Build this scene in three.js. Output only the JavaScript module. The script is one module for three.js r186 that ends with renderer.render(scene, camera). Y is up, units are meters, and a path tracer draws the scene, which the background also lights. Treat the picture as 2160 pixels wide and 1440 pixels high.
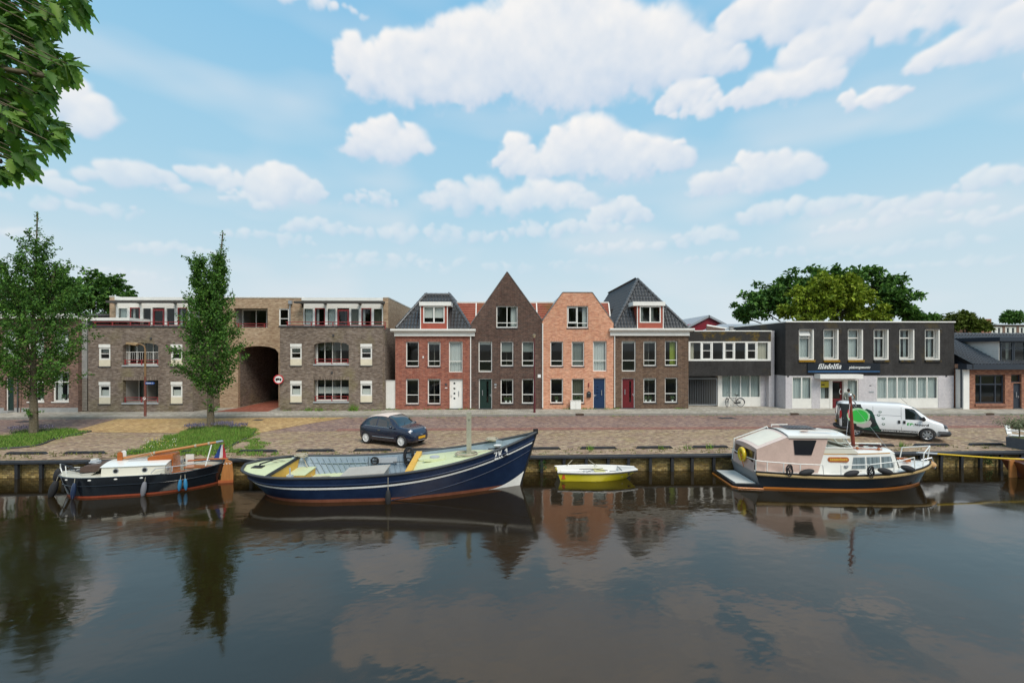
import * as THREE from 'three';
import { mergeGeometries, mergeVertices, toCreasedNormals } from 'three/addons/utils/BufferGeometryUtils.js';
import { MarchingCubes } from 'three/addons/objects/MarchingCubes.js';
import { TextGeometry } from 'three/addons/geometries/TextGeometry.js';
import { FontLoader } from 'three/addons/loaders/FontLoader.js';
import { Brush, Evaluator, SUBTRACTION } from 'three-bvh-csg';

// ---------------------------------------------------------------- camera, sky, sun, exposure
const scene = new THREE.Scene();
const EYE = 4.46, PHI = 1.6 * Math.PI / 180, WATER = -1.1;
const camera = new THREE.PerspectiveCamera(2 * Math.atan(0.72) * 180 / Math.PI, 1.5, 0.1, 4000);
camera.position.set(0, EYE, 0);
camera.rotation.y = -PHI;
camera.setViewOffset(2160, 1440, 0, -20, 2160, 1440);       // a little lens shift: verticals stay upright
const renderer = new THREE.WebGLRenderer();
renderer.toneMapping = THREE.LinearToneMapping;
const EXPOSURE = 2.0;
renderer.toneMappingExposure = EXPOSURE;
renderer.shadowMap.enabled = true;
const SUN = new THREE.Vector3(0.30, 0.86, 0.62).normalize();
const sun = new THREE.DirectionalLight(new THREE.Color(1, 0.93, 0.82), 1.5);
sun.position.copy(SUN).multiplyScalar(120).add(new THREE.Vector3(0, 0, -28));
sun.target.position.set(0, 0, -28);
sun.castShadow = true; sun.shadow.radius = 55; sun.shadow.mapSize.set(2048, 2048);
Object.assign(sun.shadow.camera, { left: -70, right: 70, top: 60, bottom: -60, near: 1, far: 260 });
scene.add(sun, sun.target);

function mulberry(a) { return () => { a = (a + 0x6d2b79f5) | 0; let t = Math.imul(a ^ (a >>> 15), 1 | a); t = (t + Math.imul(t ^ (t >>> 7), 61 | t)) ^ t; return ((t ^ (t >>> 14)) >>> 0) / 4294967296; }; }
let R = mulberry(11);
const rr = (a, b) => a + (b - a) * R();
const lerp = (a, b, t) => a + (b - a) * t, clamp = (x, a = 0, b = 1) => Math.min(b, Math.max(a, x));
const sstep = (a, b, x) => { const t = clamp((x - a) / (b - a)); return t * t * (3 - 2 * t); };
const PERM = (() => { const r = mulberry(5), p = new Float32Array(65536); for (let i = 0; i < 65536; i++) p[i] = r(); return p; })();
const lat3 = (x, y, z) => PERM[(Math.imul(x, 374761393) ^ Math.imul(y, 668265263) ^ Math.imul(z, 2147483647 - 59)) >>> 7 & 65535];
function noise3(x, y, z) {
  const xi = Math.floor(x), yi = Math.floor(y), zi = Math.floor(z); let u = x - xi, v = y - yi, w = z - zi;
  u = u * u * (3 - 2 * u); v = v * v * (3 - 2 * v); w = w * w * (3 - 2 * w);
  const L = (a, b, t) => a + (b - a) * t;
  return L(L(L(lat3(xi, yi, zi), lat3(xi + 1, yi, zi), u), L(lat3(xi, yi + 1, zi), lat3(xi + 1, yi + 1, zi), u), v),
    L(L(lat3(xi, yi, zi + 1), lat3(xi + 1, yi, zi + 1), u), L(lat3(xi, yi + 1, zi + 1), lat3(xi + 1, yi + 1, zi + 1), u), v), w);
}
function fbm3(x, y, z, o) { let s = 0, a = 0.5, n = 0; for (let i = 0; i < o; i++) { s += a * noise3(x, y, z); n += a; a *= 0.52; x = x * 2.03 + 17.1; y = y * 2.03 + 3.7; z = z * 2.03 + 9.2; } return s / n; }
function noise2(x, y, p) {     // tiles every p cells
  const xi = Math.floor(x), yi = Math.floor(y); let u = x - xi, v = y - yi; u = u * u * (3 - 2 * u); v = v * v * (3 - 2 * v);
  const m = (a) => ((a % p) + p) % p, A = m(xi), B = m(xi + 1), C = m(yi), D = m(yi + 1), h = (a, b) => PERM[(a * 7919 + b * 104729 + p * 31) & 65535];
  return lerp(lerp(h(A, C), h(B, C), u), lerp(h(A, D), h(B, D), u), v);
}
function fbm2(x, y, p, o) { let s = 0, a = 0.5, n = 0; for (let i = 0; i < o; i++) { s += a * noise2(x, y, p); n += a; a *= 0.55; x *= 2; y *= 2; p *= 2; } return s / n; }

// cumulus field: bearing and height of each billow in degrees
const CLOUDS = (() => {
  const seen = [[760, 145, 50, 60, 60], [900, 160, 140, 70, 58], [1000, 110, 90, 70, 90], [1180, 110, 170, 105, 105], [1330, 110, 130, 80, 100], [1460, 130, 60, 50, 60], [1450, 200, 60, 30, 35], [1500, 130, 55, 42, 45],
    [1660, 190, 120, 62, 45], [1850, 195, 80, 28, 40], [1560, 208, 170, 28, 30], [1660, 30, 190, 60, 75], [1900, 40, 280, 80, 85], [2120, 60, 200, 90, 90], [2320, 100, 160, 70, 60], [815, 300, 82, 58, 40], [1090, 335, 48, 42, 45],
    [1240, 330, 100, 72, 55], [1370, 335, 90, 58, 45], [1590, 378, 150, 58, 38], [2090, 378, 85, 42, 35], [1080, 415, 200, 40, 42, 0.75], [1310, 450, 60, 35, 32, 0.9], [1700, 442, 180, 36, 32, 0.75], [1950, 432, 130, 36, 40, 0.8],
    [1330, 520, 130, 18, 22, 0.5], [1480, 500, 80, 28, 28, 0.6], [150, 225, 92, 85, 75], [70, 382, 125, 48, 48], [290, 378, 108, 55, 42], [450, 370, 85, 34, 40, 0.9], [590, 388, 72, 52, 40], [640, 405, 46, 30, 26, 0.8],
    [520, 415, 60, 24, 28, 0.7], [370, 532, 130, 24, 24, 0.65], [660, 478, 75, 24, 28, 0.6], [30, 500, 60, 25, 20, 0.55], [900, 492, 210, 22, 28, 0.5], [1000, 565, 320, 18, 20, 0.3], [1900, 525, 220, 26, 30, 0.4],
    [640, 0, 130, 18, 18, 0.5], [-160, 300, 130, 70, 60], [-250, 120, 160, 80, 60], [2420, 330, 160, 60, 50], [2600, 480, 200, 40, 40, 0.7], [780, 420, 60, 20, 24, 0.5], [1180, 480, 150, 22, 24, 0.6], [1850, 470, 160, 24, 26, 0.6], [2080, 460, 120, 26, 30, 0.7], [560, 500, 120, 18, 20, 0.5], [180, 440, 120, 22, 26, 0.55], [1560, 540, 160, 18, 20, 0.5], [800, 545, 160, 16, 18, 0.45], [2000, 560, 200, 16, 18, 0.4], [240, 575, 200, 14, 16, 0.4]];
  const out = [];
  for (const [px, py, w, up, dn, op = 1] of seen) {
    const gx = (px - 1080) / 1000, az = Math.atan(gx), k = Math.cos(az), el = Math.atan((740 - py) / 1000 * k), s = k * k / 1000;
    const D = 180 / Math.PI, c = [az * D, el * D, w * s * D, up * s * D * 1.05, dn * s * D * 1.05, op];
    for (const [turn, flip] of [[0, 1], [105, -1], [188, 1], [268, -1]]) if (!turn || Math.abs(c[0]) < 44) out.push([((turn + flip * c[0] + 540) % 360) - 180, ...c.slice(1)]);
  }
  for (let i = 0; i < 26; i++) { const r = mulberry(900 + i); out.push([r() * 360 - 180, 42 + r() * 38, 8 + r() * 10, 4 + r() * 4, 3 + r() * 4, 0.6 + r() * 0.4]); }
  return out;
})();
const SKYW = 2688, SKYH = 1344;
// every cloud is a heap of rounded billows: bearing, height, radius (degrees), thickness, how far down in its cloud
const PUFFS = (() => {
  const out = []; let k = 0;
  for (const [az, el, w, up, dn, op] of CLOUDS) {
    const r = mulberry(7000 + k++), n = Math.round(clamp(10 + w * 3.2, 10, 42)), s = Math.max(0.25, Math.cos(el * Math.PI / 180));
    for (let i = 0; i < n; i++) { const u = (i + 0.5) / n * 2 - 1 + (r() - 0.5) * 0.3, top = up * Math.sqrt(Math.max(0.05, 1 - u * u)), v = Math.pow(r(), 0.8), rad = Math.min(w * 0.5, lerp(0.62, 0.26, v * r()) * lerp(up, dn, 0.3)) * (1 - 0.35 * u * u) * (0.75 + 0.5 * r()), e = el - dn * 0.35 + v * Math.max(0, top + dn * 0.35 - rad * 0.8); out.push([az + u * w * 0.85 / s, e, Math.max(0.35, rad), op, clamp((e - el + dn * 0.4) / (up + dn * 0.4)), s]); }
  }
  return out;
})();
const skyTexture = (() => {
  const data = new Float32Array(SKYW * SKYH * 4), D = 180 / Math.PI, NB = 180, bins = Array.from({ length: NB }, () => []);
  for (const p of PUFFS) { const wide = p[2] * 1.5 / p[5] + 2.4; for (let b = 0; b < NB; b++) { let d = Math.abs(b * 2 - 179 - p[0]); d = Math.min(d, 360 - d); if (d < wide) bins[b].push(p); } }
  const top = [0.225, 0.525, 0.79], mid = [0.405, 0.655, 0.815], low = [0.655, 0.765, 0.82], lit = [0.965, 0.94, 0.915], dim = [0.60, 0.70, 0.83];
  for (let j = 0; j < SKYH; j++) {
    const el = (j + 0.5) / SKYH * 180 - 90, ce = Math.cos(el / D), dy = Math.sin(el / D), h1 = sstep(1, 21, el), h2 = sstep(12, 42, el), fade = sstep(3, 25, el), wa = lerp(1.1, 2.3, sstep(4, 22, el));
    for (let i = 0; i < SKYW; i++) {
      const k = (j * SKYW + i) * 4; data[k + 3] = 1;
      if (el < -1) { data[k] = 0.17; data[k + 1] = 0.17; data[k + 2] = 0.16; continue; }
      const phi = ((i + 0.5) / SKYW - 0.5) * 2 * Math.PI, dx = Math.cos(phi) * ce, dz = Math.sin(phi) * ce;
      let az = Math.atan2(dx, -dz) * D - PHI * D; if (az < -180) az += 360;
      const veil = clamp((fbm3(dx * 5 + 3, dy * 14, dz * 5, 3) - 0.42) * 2.4) * (0.62 - 0.42 * h2), base = [0, 1, 2].map((c) => lerp(lerp(lerp(low[c], mid[c], h1), top[c], h2), [0.76, 0.80, 0.845][c], veil));
      const list = bins[Math.min(NB - 1, Math.max(0, Math.floor((az + 180) / 2)))]; let near = false; for (const p of list) if (Math.abs(el - p[1]) < p[2] * 1.4 + 1.6) { near = true; break; }
      if (near) {
        const n1 = fbm3(dx * 17, dy * 17, dz * 17, 4) - 0.5, n2 = fbm3(dx * 17 + 31, dy * 17 + 7, dz * 17, 4) - 0.5, n3 = fbm3(dx * 62, dy * 62, dz * 62 + 5, 3) - 0.5, A = az + n1 * wa + n3 * 0.9, E = el + n2 * wa * 0.8 + n3 * 0.7;
        let clear = 1, ws = 0, sh = 0;
        for (const p of list) {
          let x = A - p[0]; if (x > 180) x -= 360; else if (x < -180) x += 360; x *= p[5] / (p[2] * 1.2); const y = (E - p[1]) / p[2], q = x * x + y * y; if (q >= 1.5) continue;
          const h = Math.sqrt(Math.max(0, 1 - q)), a = sstep(0, 0.62, 1.08 - Math.sqrt(q) + n3 * 0.5) * p[3]; clear *= 1 - a; const w = a * Math.exp(4.5 * h + p[2] * 0.25); ws += w; sh += w * (0.14 + 0.46 * y - 0.18 * x + 0.22 * h + 0.44 * p[4]);
        }
        if (ws > 0) { const a = (1 - clear) * lerp(0.5, 0.97, fade), s = clamp(sh / ws + n1 * 0.35 + n3 * 0.3); for (let c = 0; c < 3; c++) { const w = lerp(dim[c], lit[c], s); base[c] = lerp(base[c], lerp(lerp(base[c], w, 0.6), w, fade), a); } }
      }
      for (let c = 0; c < 3; c++) data[k + c] = base[c] / EXPOSURE;
    }
  }
  const t = new THREE.DataTexture(data, SKYW, SKYH, THREE.RGBAFormat, THREE.FloatType);
  t.mapping = THREE.EquirectangularReflectionMapping; t.magFilter = THREE.LinearFilter; t.minFilter = THREE.LinearFilter; t.needsUpdate = true;
  return t;
})();
scene.background = skyTexture; scene.environment = skyTexture;
console.log('sky', performance.now()|0);

// ---------------------------------------------------------------- where a survey mark (u across, v down, in thousandths of the viewing distance) lies on a given plane
const CP = Math.cos(PHI), SP = Math.sin(PHI);
const dirOf = (px, py) => { const u = (px - 1080) / 1000; return [u * CP + SP, (740 - py) / 1000, u * SP - CP]; };
const X = (px, z) => { const d = dirOf(px, 0); return z / d[2] * d[0]; };
const Y = (px, py, z) => { const d = dirOf(px, py); return EYE + z / d[2] * d[1]; };
const onY = (px, py, y) => { const d = dirOf(px, py), t = (y - EYE) / d[1]; return [d[0] * t, d[2] * t]; };

// ---------------------------------------------------------------- naming helpers
const taken = new Map();
function numbered(n) { const k = taken.get(n) || 0; taken.set(n, k + 1); return k ? n + '_' + String(k).padStart(3, '0') : n; }
function tag(o, label, category, group, kind) { o.userData.label = label; if (category) o.userData.category = category; if (group) o.userData.group = group; if (kind) o.userData.kind = kind; return o; }
function thing(name, label, category, [x, y, z] = [0, 0, 0], turn = 0, group) { const o = new THREE.Group(); o.name = numbered(name); o.position.set(x, y, z); o.rotation.y = turn; scene.add(o); return tag(o, label, category, group); }
function dup(root, [x, y, z], turn, label) { const r = root.clone(); r.name = numbered(root.name.replace(/_\d\d\d$/, '')); r.userData = { ...root.userData }; r.position.set(x, y, z); r.rotation.y = turn; if (label) r.userData.label = label; scene.add(r); return r; }

// ---------------------------------------------------------------- geometry helpers
const V = (x, y, z) => new THREE.Vector3(x, y, z);
function metricUV(g) {      // uv in metres along the face each triangle mostly lies in
  const p = g.attributes.position, uv = new Float32Array(p.count * 2), a = V(), b = V(), c = V(), n = V();
  for (let i = 0; i < p.count; i += 3) {
    a.fromBufferAttribute(p, i); b.fromBufferAttribute(p, i + 1); c.fromBufferAttribute(p, i + 2);
    n.copy(b).sub(a).cross(c.clone().sub(a)); const x = Math.abs(n.x), y = Math.abs(n.y), z = Math.abs(n.z);
    [a, b, c].forEach((q, k) => { const o = (i + k) * 2; if (z >= x && z >= y) { uv[o] = q.x; uv[o + 1] = q.y; } else if (x >= y) { uv[o] = q.z; uv[o + 1] = q.y; } else { uv[o] = q.x; uv[o + 1] = q.z; } });
  }
  g.setAttribute('uv', new THREE.BufferAttribute(uv, 2)); return g;
}
const bare = (g) => { g = g.index ? g.toNonIndexed() : g; if (!g.attributes.normal) g.computeVertexNormals(); for (const k of Object.keys(g.attributes)) if (k !== 'position' && k !== 'normal') g.deleteAttribute(k); return g; };
class GB {
  constructor() { this.p = []; }
  add(g, m) { g = bare(g); if (m) g.applyMatrix4(m); this.p.push(g); return this; }
  box(x0, x1, y0, y1, z0, z1) { const g = new THREE.BoxGeometry(Math.abs(x1 - x0), Math.abs(y1 - y0), Math.abs(z1 - z0)); g.translate((x0 + x1) / 2, (y0 + y1) / 2, (z0 + z1) / 2); return this.add(g); }
  cyl(a, b, r0, r1 = r0, n = 8, open = false) {
    const d = b.clone().sub(a), L = d.length(), g = new THREE.CylinderGeometry(r1, r0, L, n, 1, open);
    g.translate(0, L / 2, 0); g.applyQuaternion(new THREE.Quaternion().setFromUnitVectors(V(0, 1, 0), d.normalize())); g.translate(a.x, a.y, a.z); return this.add(g);
  }
  tube(pts, r, n = 6, seg, closed = false) { return this.add(new THREE.TubeGeometry(new THREE.CatmullRomCurve3(pts, closed, 'centripetal'), seg || pts.length * 4, r, n, closed)); }
  bar(pts, r, n = 6) { for (let i = 0; i + 1 < pts.length; i++) { this.cyl(pts[i], pts[i + 1], r, r, n); if (i) { const s = new THREE.SphereGeometry(r, n, 5); s.translate(pts[i].x, pts[i].y, pts[i].z); this.add(s); } } return this; }
  ball(c, r, sx = 1, sy = 1, sz = 1, n = 10) { const g = new THREE.SphereGeometry(r, n, Math.max(6, n * 0.7 | 0)); g.scale(sx, sy, sz); g.translate(c.x, c.y, c.z); return this.add(g); }
  prism(pts, z0, z1, bevel = 0) { // outline in x,y pushed from z0 to z1
    const s = new THREE.Shape(pts.map((q) => new THREE.Vector2(q[0], q[1])));
    const g = new THREE.ExtrudeGeometry(s, bevel ? { depth: z1 - z0 - 2 * bevel, bevelEnabled: true, bevelThickness: bevel, bevelSize: bevel, bevelOffset: -bevel, bevelSegments: 2 } : { depth: z1 - z0, bevelEnabled: false });
    g.translate(0, 0, z0 + bevel); return this.add(g);
  }
  quad(a, b, c, d) { const g = new THREE.BufferGeometry(); g.setAttribute('position', new THREE.Float32BufferAttribute([a, b, c, a, c, d].flatMap((q) => [q.x, q.y, q.z]), 3)); g.computeVertexNormals(); return this.add(g); }
  slab(a, b, c, d, t) { // quad with thickness t against its normal
    const n = b.clone().sub(a).cross(d.clone().sub(a)).normalize().multiplyScalar(-t), e = [a, b, c, d].map((q) => q.clone().add(n));
    this.quad(a, b, c, d); this.quad(e[3], e[2], e[1], e[0]); const o = [a, b, c, d]; for (let i = 0; i < 4; i++) { const j = (i + 1) % 4; this.quad(o[j], o[i], e[i], e[j]); } return this;
  }
  geo(uv = true) { const g = this.p.length > 1 ? mergeGeometries(this.p) : this.p[0]; return uv ? metricUV(g) : g; }
  mesh(name, mat, parent, uv = true) { return put(name, this.geo(uv), mat, parent); }
}
function put(name, g, mat, parent = scene) { const m = new THREE.Mesh(g, mat); m.name = parent === scene ? numbered(name) : name; m.castShadow = m.receiveShadow = true; parent.add(m); return m; }
function gridSurf(f, nu, nv, flip = false) { // smooth sheet f(u,v), u,v in 0..1
  const pos = [], idx = []; for (let i = 0; i <= nu; i++) for (let j = 0; j <= nv; j++) { const p = f(i / nu, j / nv); pos.push(p.x, p.y, p.z); }
  const at = (i, j) => i * (nv + 1) + j; for (let i = 0; i < nu; i++) for (let j = 0; j < nv; j++) { const a = at(i, j), b = at(i + 1, j), c = at(i + 1, j + 1), d = at(i, j + 1); flip ? idx.push(a, c, b, a, d, c) : idx.push(a, b, c, a, c, d); }
  const g = new THREE.BufferGeometry(); g.setAttribute('position', new THREE.Float32BufferAttribute(pos, 3)); g.setIndex(idx); g.computeVertexNormals(); return g;
}

// ---------------------------------------------------------------- textures and materials
function tex(n, m, metres, fn, srgb = true) { // fn(x,y in 0..1) -> [r,g,b] sRGB 0..255 or a height 0..1
  const d = new Uint8Array(n * m * 4);
  for (let j = 0; j < m; j++) for (let i = 0; i < n; i++) { const v = fn(i / n, j / m, i, j), k = (j * n + i) * 4; if (typeof v === 'number') d[k] = d[k + 1] = d[k + 2] = clamp(v) * 255; else for (let c = 0; c < 3; c++) d[k + c] = clamp(v[c], 0, 255); d[k + 3] = 255; }
  const t = new THREE.DataTexture(d, n, m, THREE.RGBAFormat); t.wrapS = t.wrapT = THREE.RepeatWrapping; t.magFilter = THREE.LinearFilter; t.minFilter = THREE.LinearMipmapLinearFilter; t.generateMipmaps = true;
  if (srgb) t.colorSpace = THREE.SRGBColorSpace; t.repeat.set(1 / metres[0], 1 / metres[1]); t.needsUpdate = true; return t;
}
const TABN = 512, table = (cells, o, k) => { const a = new Float32Array(TABN * TABN); for (let j = 0; j < TABN; j++) for (let i = 0; i < TABN; i++) a[j * TABN + i] = fbm2(i / TABN * cells + k * 0, j / TABN * cells, cells, o); return (x, y, s = 0) => a[((y * TABN + s * 37) & (TABN - 1)) * TABN + ((x * TABN + s * 101) & (TABN - 1))]; };
const GRAIN = table(64, 3, 1), COARSE = table(5, 5, 2), MID = table(14, 4, 3);
// bricks laid in running bond: colour and relief
function bricks({ n = 640, metres = 8, bw = 0.22, bh = 0.0625, joint = 0.011, tones, mortar, spread = 11, seed = 1, stain = null }) {
  const cols = Math.round(metres / bw), rows = Math.round(metres / bh / 2) * 2, r = mulberry(seed), tone = new Float32Array(cols * rows * 3);
  for (let i = 0; i < cols * rows; i++) { const t = tones[Math.floor(r() * tones.length)], s = (r() - 0.5) * 2 * spread; for (let c = 0; c < 3; c++) tone[i * 3 + c] = t[c] + s; }
  const jx = joint / metres * cols / 2, jy = joint / metres * rows / 2, height = new Float32Array(n * n);
  const map = tex(n, n, [metres, metres], (x, y, i, j) => {
    const row = Math.floor(y * rows), fy = y * rows - row, xx = x * cols + (row % 2) * 0.5, col = Math.floor(xx) % cols, fx = xx - Math.floor(xx), inb = fx > jx && fx < 1 - jx && fy > jy && fy < 1 - jy;
    const g = (GRAIN(x, y, seed) - 0.5) * 28, k = (row * cols + col) * 3, big = (COARSE(x, y, seed) - 0.5) * 20;
    height[j * n + i] = inb ? 0.75 + g / 150 : 0.2;
    let c = inb ? [tone[k] + g + big, tone[k + 1] + g + big, tone[k + 2] + g * 0.9 + big] : [mortar[0] + g * 0.5 + big, mortar[1] + g * 0.5 + big, mortar[2] + g * 0.5 + big];
    return stain ? stain(c, x, y) : c;
  });
  const bump = tex(n, n, [metres, metres], (x, y, i, j) => height[j * n + i], false);
  return { map, bump };
}
const std = (o) => new THREE.MeshStandardMaterial({ roughness: 0.85, ...o });
const phys = (o) => new THREE.MeshPhysicalMaterial({ roughness: 0.5, ...o });
const lin = (r, g, b) => new THREE.Color().setRGB(r, g, b);
const wallMat = (b, o = {}) => std({ map: b.map, bumpMap: b.bump, bumpScale: 0.008, roughness: 0.9, ...o });
function mottled(base, amp, metres, opts = {}, n = 512, cells = 12) { // plain colour with fine and coarse grain
  const t = tex(n, n, [metres, metres], (x, y) => { const a = (MID(x, y, base[0]) - 0.5) * 2 * amp, b = (noise2(x * n / 2, y * n / 2, n / 2) - 0.5) * amp; return base.map((c) => c + a + b); });
  return std({ map: t, ...opts });
}
const moss = (c, k, m = [122, 108, 30]) => c.map((v, i) => lerp(v, m[i], clamp(k)));
const M = {};
M.brickRed = wallMat(bricks({ tones: [[144, 72, 52], [130, 60, 44], [154, 82, 60], [120, 54, 42], [140, 76, 58]], mortar: [170, 150, 135], seed: 2 }));
M.brickBrown = wallMat(bricks({ tones: [[78, 53, 45], [66, 45, 40], [86, 59, 50], [74, 48, 41], [60, 43, 39]], mortar: [136, 122, 108], seed: 3, spread: 10 }));
M.brickOrange = wallMat(bricks({ tones: [[204, 138, 104], [194, 126, 94], [212, 148, 114], [186, 118, 90], [202, 144, 114]], mortar: [205, 185, 165], seed: 4 }));
M.brickUmber = wallMat(bricks({ tones: [[88, 62, 45], [78, 55, 41], [97, 71, 53], [72, 50, 38], [92, 67, 54]], mortar: [148, 134, 116], seed: 5, spread: 10 }));
const greenish = (c, x, y) => { const k = clamp((COARSE(x, y, 77) - 0.58) * 3); return moss(c, k * 0.5, [118, 112, 66]); };
M.brickGrey = wallMat(bricks({ tones: [[122, 106, 94], [112, 98, 88], [134, 118, 104], [104, 90, 80], [126, 112, 102], [140, 126, 114]], mortar: [112, 102, 92], seed: 6, spread: 14, stain: greenish }));
M.brickTan = wallMat(bricks({ tones: [[172, 146, 118], [160, 133, 106], [182, 156, 128], [152, 124, 100], [174, 150, 124]], mortar: [150, 132, 110], seed: 7 }));
M.brickOld = wallMat(bricks({ tones: [[124, 94, 80], [112, 84, 74], [134, 104, 88], [104, 78, 68]], mortar: [132, 118, 108], seed: 8 }));
M.brickFox = wallMat(bricks({ tones: [[150, 96, 70], [138, 84, 62], [162, 108, 80], [128, 78, 60]], mortar: [150, 130, 115], seed: 9 }));
const soldier = (src) => { const m = src.clone(); for (const k of ['map', 'bumpMap']) { m[k] = src[k].clone(); m[k].rotation = Math.PI / 2; m[k].needsUpdate = true; } return m; };
M.soldierRed = soldier(M.brickRed); M.soldierBrown = soldier(M.brickBrown); M.soldierOrange = soldier(M.brickOrange); M.soldierUmber = soldier(M.brickUmber); M.soldierGrey = soldier(M.brickGrey);
M.bandDark = (() => { // dark slate-like pebble panel with lichen
  const t = tex(1024, 1024, [8, 8], (x, y) => { const g = (noise2(x * 300, y * 300, 300) - 0.5) * 26 + (MID(x, y, 3) - 0.5) * 22, v = (GRAIN(x, y * 0.1, 5) - 0.5) * 10, k = clamp((COARSE(x, y, 9) - 0.6) * 5); return moss([49 + g + v, 47 + g + v, 46 + g + v], k * 0.45, [104, 84, 34]); });
  return std({ map: t, bumpMap: t, bumpScale: 0.006, roughness: 0.95 });
})();
M.bandLichen = (() => { const t = tex(1024, 512, [8, 4], (x, y) => { const g = (noise2(x * 300, y * 150, 300) - 0.5) * 26, k = clamp((fbm2(x * 12 + 2, y * 6, 12, 5) - 0.44) * 4.5) * sstep(0.2, 0.9, fbm2(x * 90, y * 45, 90, 2) * 1.4); return moss([50 + g, 48 + g, 46 + g], k * 0.8, [112, 88, 30]); }); return std({ map: t, roughness: 0.95 }); })();
M.whiteTile = (() => { const N = 64, t = tex(1024, 1024, [6.4, 6.4], (x, y) => { const fx = x * N % 1, fy = y * N % 1, j = fx < 0.1 || fy < 0.1, g = (PERM[(Math.floor(x * N) * 131 + Math.floor(y * N) * 7) & 65535] - 0.5) * 12 + (COARSE(x, y, 4) - 0.5) * 14; return j ? [150 + g, 146 + g, 148 + g] : [205 + g, 200 + g, 202 + g]; }); return std({ map: t, roughness: 0.35 }); })();
M.whitePaint = mottled([232, 230, 224], 8, 6, { roughness: 0.45 }, 256);
M.panelCream = mottled([224, 214, 190], 8, 5, { roughness: 0.5 }, 256);
M.creamPaint = mottled([226, 223, 216], 8, 5, { roughness: 0.5 }, 256);
M.whitePlastic = std({ color: lin(0.8, 0.8, 0.78), roughness: 0.35 });
M.greyPaint = std({ color: lin(0.42, 0.44, 0.46), roughness: 0.5 });
M.redPaint = std({ color: lin(0.28, 0.035, 0.035), roughness: 0.4 });
M.redSiding = mottled([158, 74, 54], 10, 4, { roughness: 0.6 }, 256);
M.concrete = mottled([150, 150, 148], 16, 5, { roughness: 0.9 }, 512);
M.darkSill = std({ color: lin(0.055, 0.055, 0.06), roughness: 0.6 });
M.zinc = std({ color: lin(0.33, 0.35, 0.37), roughness: 0.45, metalness: 0.3 });
M.tileBlack = phys({ color: lin(0.06, 0.06, 0.062), roughness: 0.3, clearcoat: 0.6, clearcoatRoughness: 0.2 });
M.tileRed = mottled([168, 82, 58], 22, 3, { roughness: 0.8 }, 256);
M.roofFelt = mottled([92, 92, 94], 12, 5, { roughness: 0.95 }, 256);
M.tileSlate = phys({ color: lin(0.06, 0.063, 0.07), roughness: 0.38, clearcoat: 0.2 });
M.interior = std({ color: lin(0.3, 0.28, 0.25), roughness: 0.95 });
M.interiorPale = std({ color: lin(0.34, 0.32, 0.29), roughness: 0.95 });
M.glass = phys({ color: lin(0.86, 0.9, 0.88), transmission: 1, thickness: 0, roughness: 0.015, ior: 1.5 });
M.net = std({ color: lin(0.55, 0.57, 0.57), roughness: 0.95, side: THREE.DoubleSide });
M.netCool = phys({ color: lin(0.62, 0.68, 0.68), roughness: 1, transmission: 0.3, thickness: 0, side: THREE.DoubleSide });
M.blind = std({ color: lin(0.62, 0.62, 0.6), roughness: 0.8 });
M.drapeGreen = std({ color: lin(0.3, 0.36, 0.06), roughness: 0.9 });
M.drapeDark = std({ color: lin(0.10, 0.10, 0.07), roughness: 0.95 });
M.drapeGrey = std({ color: lin(0.2, 0.22, 0.21), roughness: 0.95 });
M.drapeBeige = std({ color: lin(0.5, 0.46, 0.38), roughness: 0.95 });
M.doorGreen = std({ color: lin(0.008, 0.028, 0.022), roughness: 0.35 });
M.doorBlue = std({ color: lin(0.008, 0.03, 0.085), roughness: 0.35 });
M.doorRed = std({ color: lin(0.13, 0.008, 0.012), roughness: 0.35 });
M.navyPaint = std({ color: lin(0.028, 0.036, 0.05), roughness: 0.4 });
M.black = std({ color: lin(0.012, 0.012, 0.013), roughness: 0.5 });
M.blackRubber = std({ color: lin(0.02, 0.02, 0.022), roughness: 0.75 });
M.woodGrey = mottled([132, 126, 118], 18, 2, { roughness: 0.9 }, 256);
M.shedRed = std({ color: lin(0.3, 0.02, 0.035), roughness: 0.5 });
M.lichen = (() => { const t = tex(256, 256, [1.5, 1.5], (x, y) => { const k = MID(x, y, 4), n = (noise2(x * 128, y * 128, 128) - 0.5) * 50; return [lerp(120, 168, k) + n, lerp(92, 124, k) + n, lerp(16, 30, k) + n * 0.5]; }); return std({ map: t, bumpMap: t, bumpScale: 0.02, roughness: 1 }); })();
M.cabinCurtain = (() => { const t = tex(256, 16, [0.9, 1], (x) => { const k = noise2(x * 40, 0.5, 40) * 0.6 + noise2(x * 110, 3.5, 110) * 0.4; return [lerp(70, 190, k), lerp(78, 198, k), lerp(86, 205, k)]; }); return std({ map: t, roughness: 0.95 }); })();
M.mastOrange = phys({ color: lin(0.5, 0.21, 0.06), roughness: 0.35, clearcoat: 0.5 });
M.bikeFrame = std({ color: lin(0.015, 0.017, 0.02), roughness: 0.35 });
M.steel = std({ color: lin(0.55, 0.56, 0.58), roughness: 0.3, metalness: 0.9 });
M.chrome = std({ color: lin(0.75, 0.76, 0.78), roughness: 0.12, metalness: 1 });
console.log('materials', performance.now()|0);
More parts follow.
